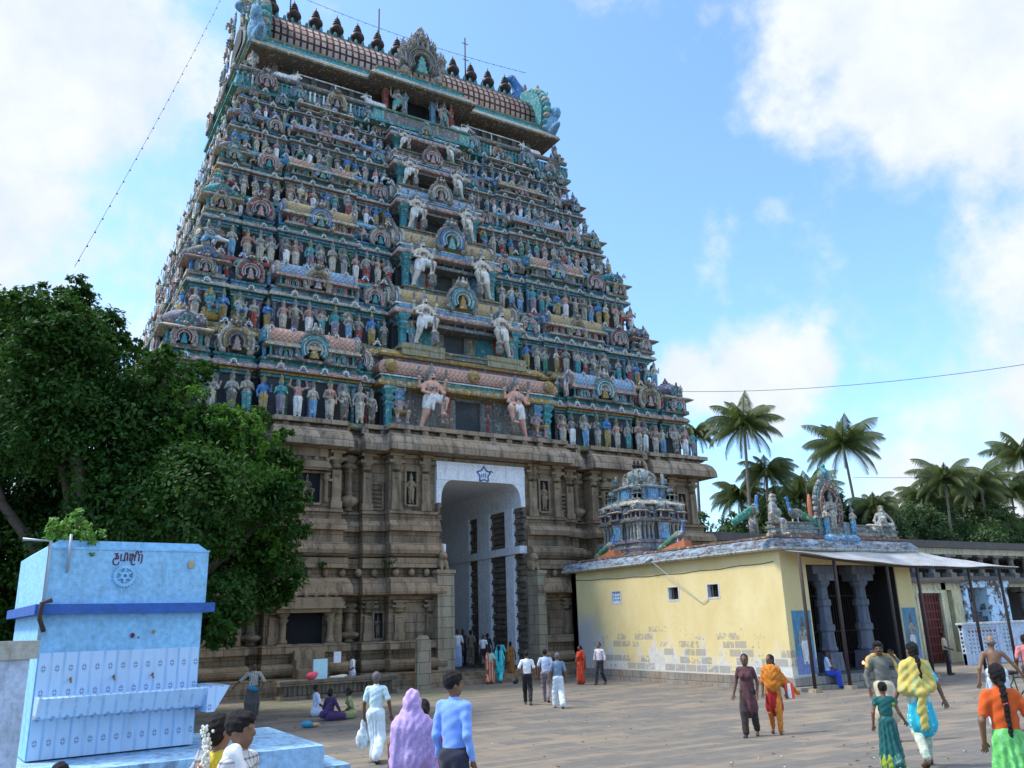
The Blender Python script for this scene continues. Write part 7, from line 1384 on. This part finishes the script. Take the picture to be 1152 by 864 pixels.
P2 = np.array(on_ground(875, 826))+np.array(T4((0, 0, 0), ph_(-18))@np.array([.34, 0, .72, 1]))[:3]; m = MB(); m.prism([(-.1, 0), (.1, 0), (.08, .32), (-.08, .32)], -.04, .04, 0); m.prism([(-.04, .01), (.04, .01), (.03, .31), (-.03, .31)], -.042, -.04, 1); tag(m.obj('carrier_bag', [plain('scarlet bag', (.70, .06, .03), .5), WHITE and cloth(*WHITE)], None, tuple(P2), ph_(-18)), 'red and white carrier bag held by the woman in orange', 'bag')
person('seated person in pale blue shirt with orange sash at the foot of the verandah column', (5.93, -14.28, -.12), ph_(75), 1.6, 'c', dict(hip=.52, kL=(-.1, -.36, .5), fL=(-.1, -.38, .09), kR=(.1, -.36, .5), fR=(.1, -.38, .09), eL=(-.26, -.08, .74), hL=(-.14, -.3, .62), eR=(.26, -.08, .74), hR=(.14, -.3, .62)), 0, 'short', [('shirt', ('pale blue shirt', (.42, .55, .72)), .9), ('trousers', ('royal blue cloth', (.03, .07, .42)), .12), ('custom', ('orange sash', (.65, .16, .04)), 'sash', lambda B, J: [C(B(-.12, -.1, 1.36), B(.05, -.15, 1.0), .04, .05, 0, .03), C(B(.05, -.15, 1.0), B(.12, -.2, .9), .05, .06, 0, .03)])], det=1)
person('man in cream shirt and black trousers standing by the yellow outbuilding', on_ground(1068, 759), ph_(60), 1.65, 'c', dict(STAND, kL=(-.14, -.05, .5), fL=(-.2, 0, .09), kR=(.14, -.05, .5), fR=(.22, -.04, .09), eL=(-.26, -.02, 1.12), hL=(-.05, -.22, 1.02)), .4, 'short', [('shirt', ('cream shirt', (.52, .46, .32)), .8), ('trousers', BLK)], det=1)
person('man in salmon shirt walking at the right edge beside the perforated wall', (Q := by_dist(1151, 714, 22))[0], ph_(165), Q[1], 'c', WALK, 0, 'short', [('shirt', ('salmon shirt', (.58, .19, .18)), .8), ('trousers', ('dark trousers', (.03, .03, .05)))], det=1)
# foreground, right
TOW = ('ochre towel', (.50, .34, .12))
person('man in olive grey shirt and cream mundu, ochre towel round his neck', on_ground(1003, 835), ph_(-8), 1.68, 'a', dict(eL=(-.28, .02, 1.13), hL=(-.27, -.06, .88), eR=(.42, -.02, 1.26), hR=(.24, -.07, 1.47)), -.15, 'thick', [('shirt', ('olive grey shirt', (.14, .14, .115)), 1.75), ('dhoti_short', ('cream mundu', (.52, .44, .30))), ('custom', TOW, 'towel', lambda B, J: [C(B(-.2, .02, 1.42), B(-.08, .10, 1.47), .05, .05, 0, .04), C(B(-.08, .10, 1.47), B(.08, .10, 1.47), .05, .05, 0, .04), C(B(.08, .1, 1.47), B(.25, -.02, 1.45), .05, .045, 0, .04), C(B(.25, -.02, 1.45), B(.3, -.04, 1.2), .05, .04, 0, .04), C(B(-.2, .02, 1.42), B(-.25, -.02, 1.3), .05, .045, 0, .04)])], det=0, extra='moustache')
P = on_ground(1046, 862)
o = person('woman in turquoise dotted tunic with yellow shawl knotted behind her', P, ph_(172), 1.60, 'b', dict(WALK2, eL=(-.25, .02, 1.12), hL=(-.33, -.08, .92), eR=(.28, .04, 1.13), hR=(.36, .0, .90)), .2, 'braid', [('kurti', ('turquoise dots', (.03, .46, .58), .8, ('dots', (.6, .75, .7), 16)), .8), ('pants', ('pale print leggings', (.60, .62, .50), .85, ('print', (.35, .45, .3), 22))),
       ('custom', ('yellow green shawl', (.54, .42, .10), .8, ('print', (.42, .48, .20), 5)), 'shawl', lambda B, J: [C(B(0, .03, 1.36), B(0, .04, 1.10), .155, .18, 0, .06, .78), C(B(-.135, .01, 1.385), B(.135, .01, 1.385), .082, .082, 0, .05), C(B(-.165, .01, 1.36), B(-.20, .03, 1.12), .072, .085, 0, .05), C(B(.165, .01, 1.36), B(.22, .03, 1.06), .072, .09, 0, .05), C(B(-.16, .1, 1.08), B(0, .17, 1.0), .075, .04, 0, .05), C(B(.2, .09, 1.06), B(0, .17, 1.0), .085, .045, 0, .05), E(B(0, .185, .995), (.05, .04, .045), 0, .02), C(B(0, .18, .98), B(.035, .19, .56), .045, .062, 0, .03, .45), C(B(0, .18, .98), B(.08, .18, .76), .04, .045, 0, .03, .45)], lambda G: .005*np.sin(G[:, 2]*52+np.abs(G[:, 0])*48)+.002*np.sin(G[:, 0]*70))], fem=True, det=0, mir=True)
m = MB(); m.tube([(-.345+.033*cos(t), .0+.033*sin(t), .95) for t in np.linspace(0, 2*pi, 16)], .006, 0, 5); m.obj('bangle', GOLD, o)
o = person('small short haired girl in dark teal silk dress beside the turquoise woman', on_ground(1006, 868), ph_(165), 1.10, 'b', dict(WALK, eR=(.27, .0, 1.13), hR=(.38, -.1, .95)), .1, 'thick', [('blouse', ('dark teal silk', (.01, .10, .09), .4), .35), ('skirt', ('dark teal silk', (.01, .10, .09), .4)), ('custom', ('gold green border', (.25, .32, .03), .4), 'hem', lambda B, J: [C(B(0, .0, .20), B(0, 0, .14), .255, .262, 0, .02, .9)]), ('custom', ('gold green border', (.25, .32, .03), .4), 'sleeve_trim', lambda B, J: [C(B(-.13, 0, 1.37), B(-.18, 0, 1.30), .062, .062, 0, .02)])], fem=False, det=0, mir=True)
o = person('girl in orange top and green skirt with a long plait, at the right edge', (Q := by_dist(1119, 747, 8.6))[0], ph_(168), Q[1], 'b', dict(eL=(-.25, .02, 1.12), hL=(-.24, -.06, .9), eR=(.27, .03, 1.12), hR=(.36, -.02, .92)), 0, 'braid', [('shirt', ('orange top', (.62, .10, .015)), .7), ('skirt', ('leaf green skirt', (.14, .48, .12), .8, ('print', (.2, .6, .2), 12)))], fem=True, det=0, mir=True)
m = sm_mb([E((0, .15, 1.3), (.03, .02, .025), 0, .02)], .01); m.obj('hair_clip', plain('red clip', (.7, .08, .08), .4), o)
P = Q[0]; q = np.array(P)+np.array(T4((0, 0, 0), ph_(168))@np.array([-.24, -.02, .42, 1]))[:3]; bt = thing('basket', 'yellow woven basket hanging from the girl in orange top, right edge', 'basket', q)
m = MB(); m.lathe([(.12, 0), (.15, .2), (.16, .22), (.14, .22), (.11, .02)], n=14); m.obj('basket_body', cloth('yellow weave', (.55, .38, .04), .6, ('check', (.2, .25, .03), 30)), bt); m = MB(); m.tube([(.14*cos(t), 0, .2+.2*sin(t)) for t in np.linspace(0, pi, 12)], .01, 0, 5); m.obj('basket_handle', GOLD, bt)
person('bare backed balding man in white dhoti walking away', (Q := by_dist(1113, 715, 16.5))[0], ph_(170), Q[1], 'd', dict(WALK, eL=(-.30, .03, 1.12), hL=(-.33, -.03, .88), eR=(.36, .0, 1.16), hR=(.52, -.12, .98)), 0, 'bald', [('lungi', ('white dhoti', (.66, .68, .70)), .9), ('custom', ('white dhoti', (.66, .68, .7)), 'waist_fold', lambda B, J: [C(B(-.12, 0, 1.03), B(.12, 0, 1.03), .10, .10, 0, .04)])], det=0, hairmat=GREYH, mir=True)
# bicycle at the right edge
P = ground_at(1152, 803); bi = thing('bicycle', 'chrome bicycle with green saddle bag leaning at the right edge', 'bicycle', (P[0]+.15, P[1], P[2]), ph_(190)+pi/2)
CHR = plain('chrome', (.5, .5, .5), .2, .95); TYR = plain('tyre', (.02, .02, .02), .8)
for y in (-.52, .52):
    m = MB(); t = np.linspace(0, 2*pi, 33); m.tube([(0, y+.31*cos(a), .34+.31*sin(a)) for a in t], .012, 0, 6); wo = m.obj('wheel', CHR, bi); m = MB(); m.tube([(0, y+.33*cos(a), .34+.33*sin(a)) for a in t], .02, 0, 6); m.obj('tyre', TYR, wo); m = MB()
    for k in range(14): a = k*2*pi/14; m.tube([(0, y, .34), (0, y+.3*cos(a), .34+.3*sin(a))], .003, 0, 3)
    m.obj('spokes', CHR, wo)
m = MB()
for a, b_ in (((0, -.52, .34), (0, -.12, .36)), ((0, -.12, .36), (0, -.2, .85)), ((0, -.12, .36), (0, .38, .82)), ((0, -.18, .78), (0, .38, .82)), ((0, -.52, .34), (0, -.18, .78)), ((0, .52, .34), (0, .37, .98))): m.tube([a, b_], .016, 0, 6)
m.obj('frame', plain('dark green enamel', (.02, .09, .04), .3), bi); m = MB(); m.tube([(-.3, .28, 1.0), (-.15, .36, 1.02), (.15, .36, 1.02), (.3, .28, 1.0)], .013, 0, 6); m.obj('handlebar', CHR, bi)
m = sm_mb([E((0, -.24, .9), (.1, .14, .05), 0, .03)], .02); m.obj('saddle', TYR, bi); m = MB(); m.b2(-.09, .09, -.85, -.4, .70, .73, 0); m.b2(-.16, .16, -.8, -.5, .735, .80, 1); m.obj('rack', [CHR, plain('green bag', (.12, .4, .08), .5)], bi)
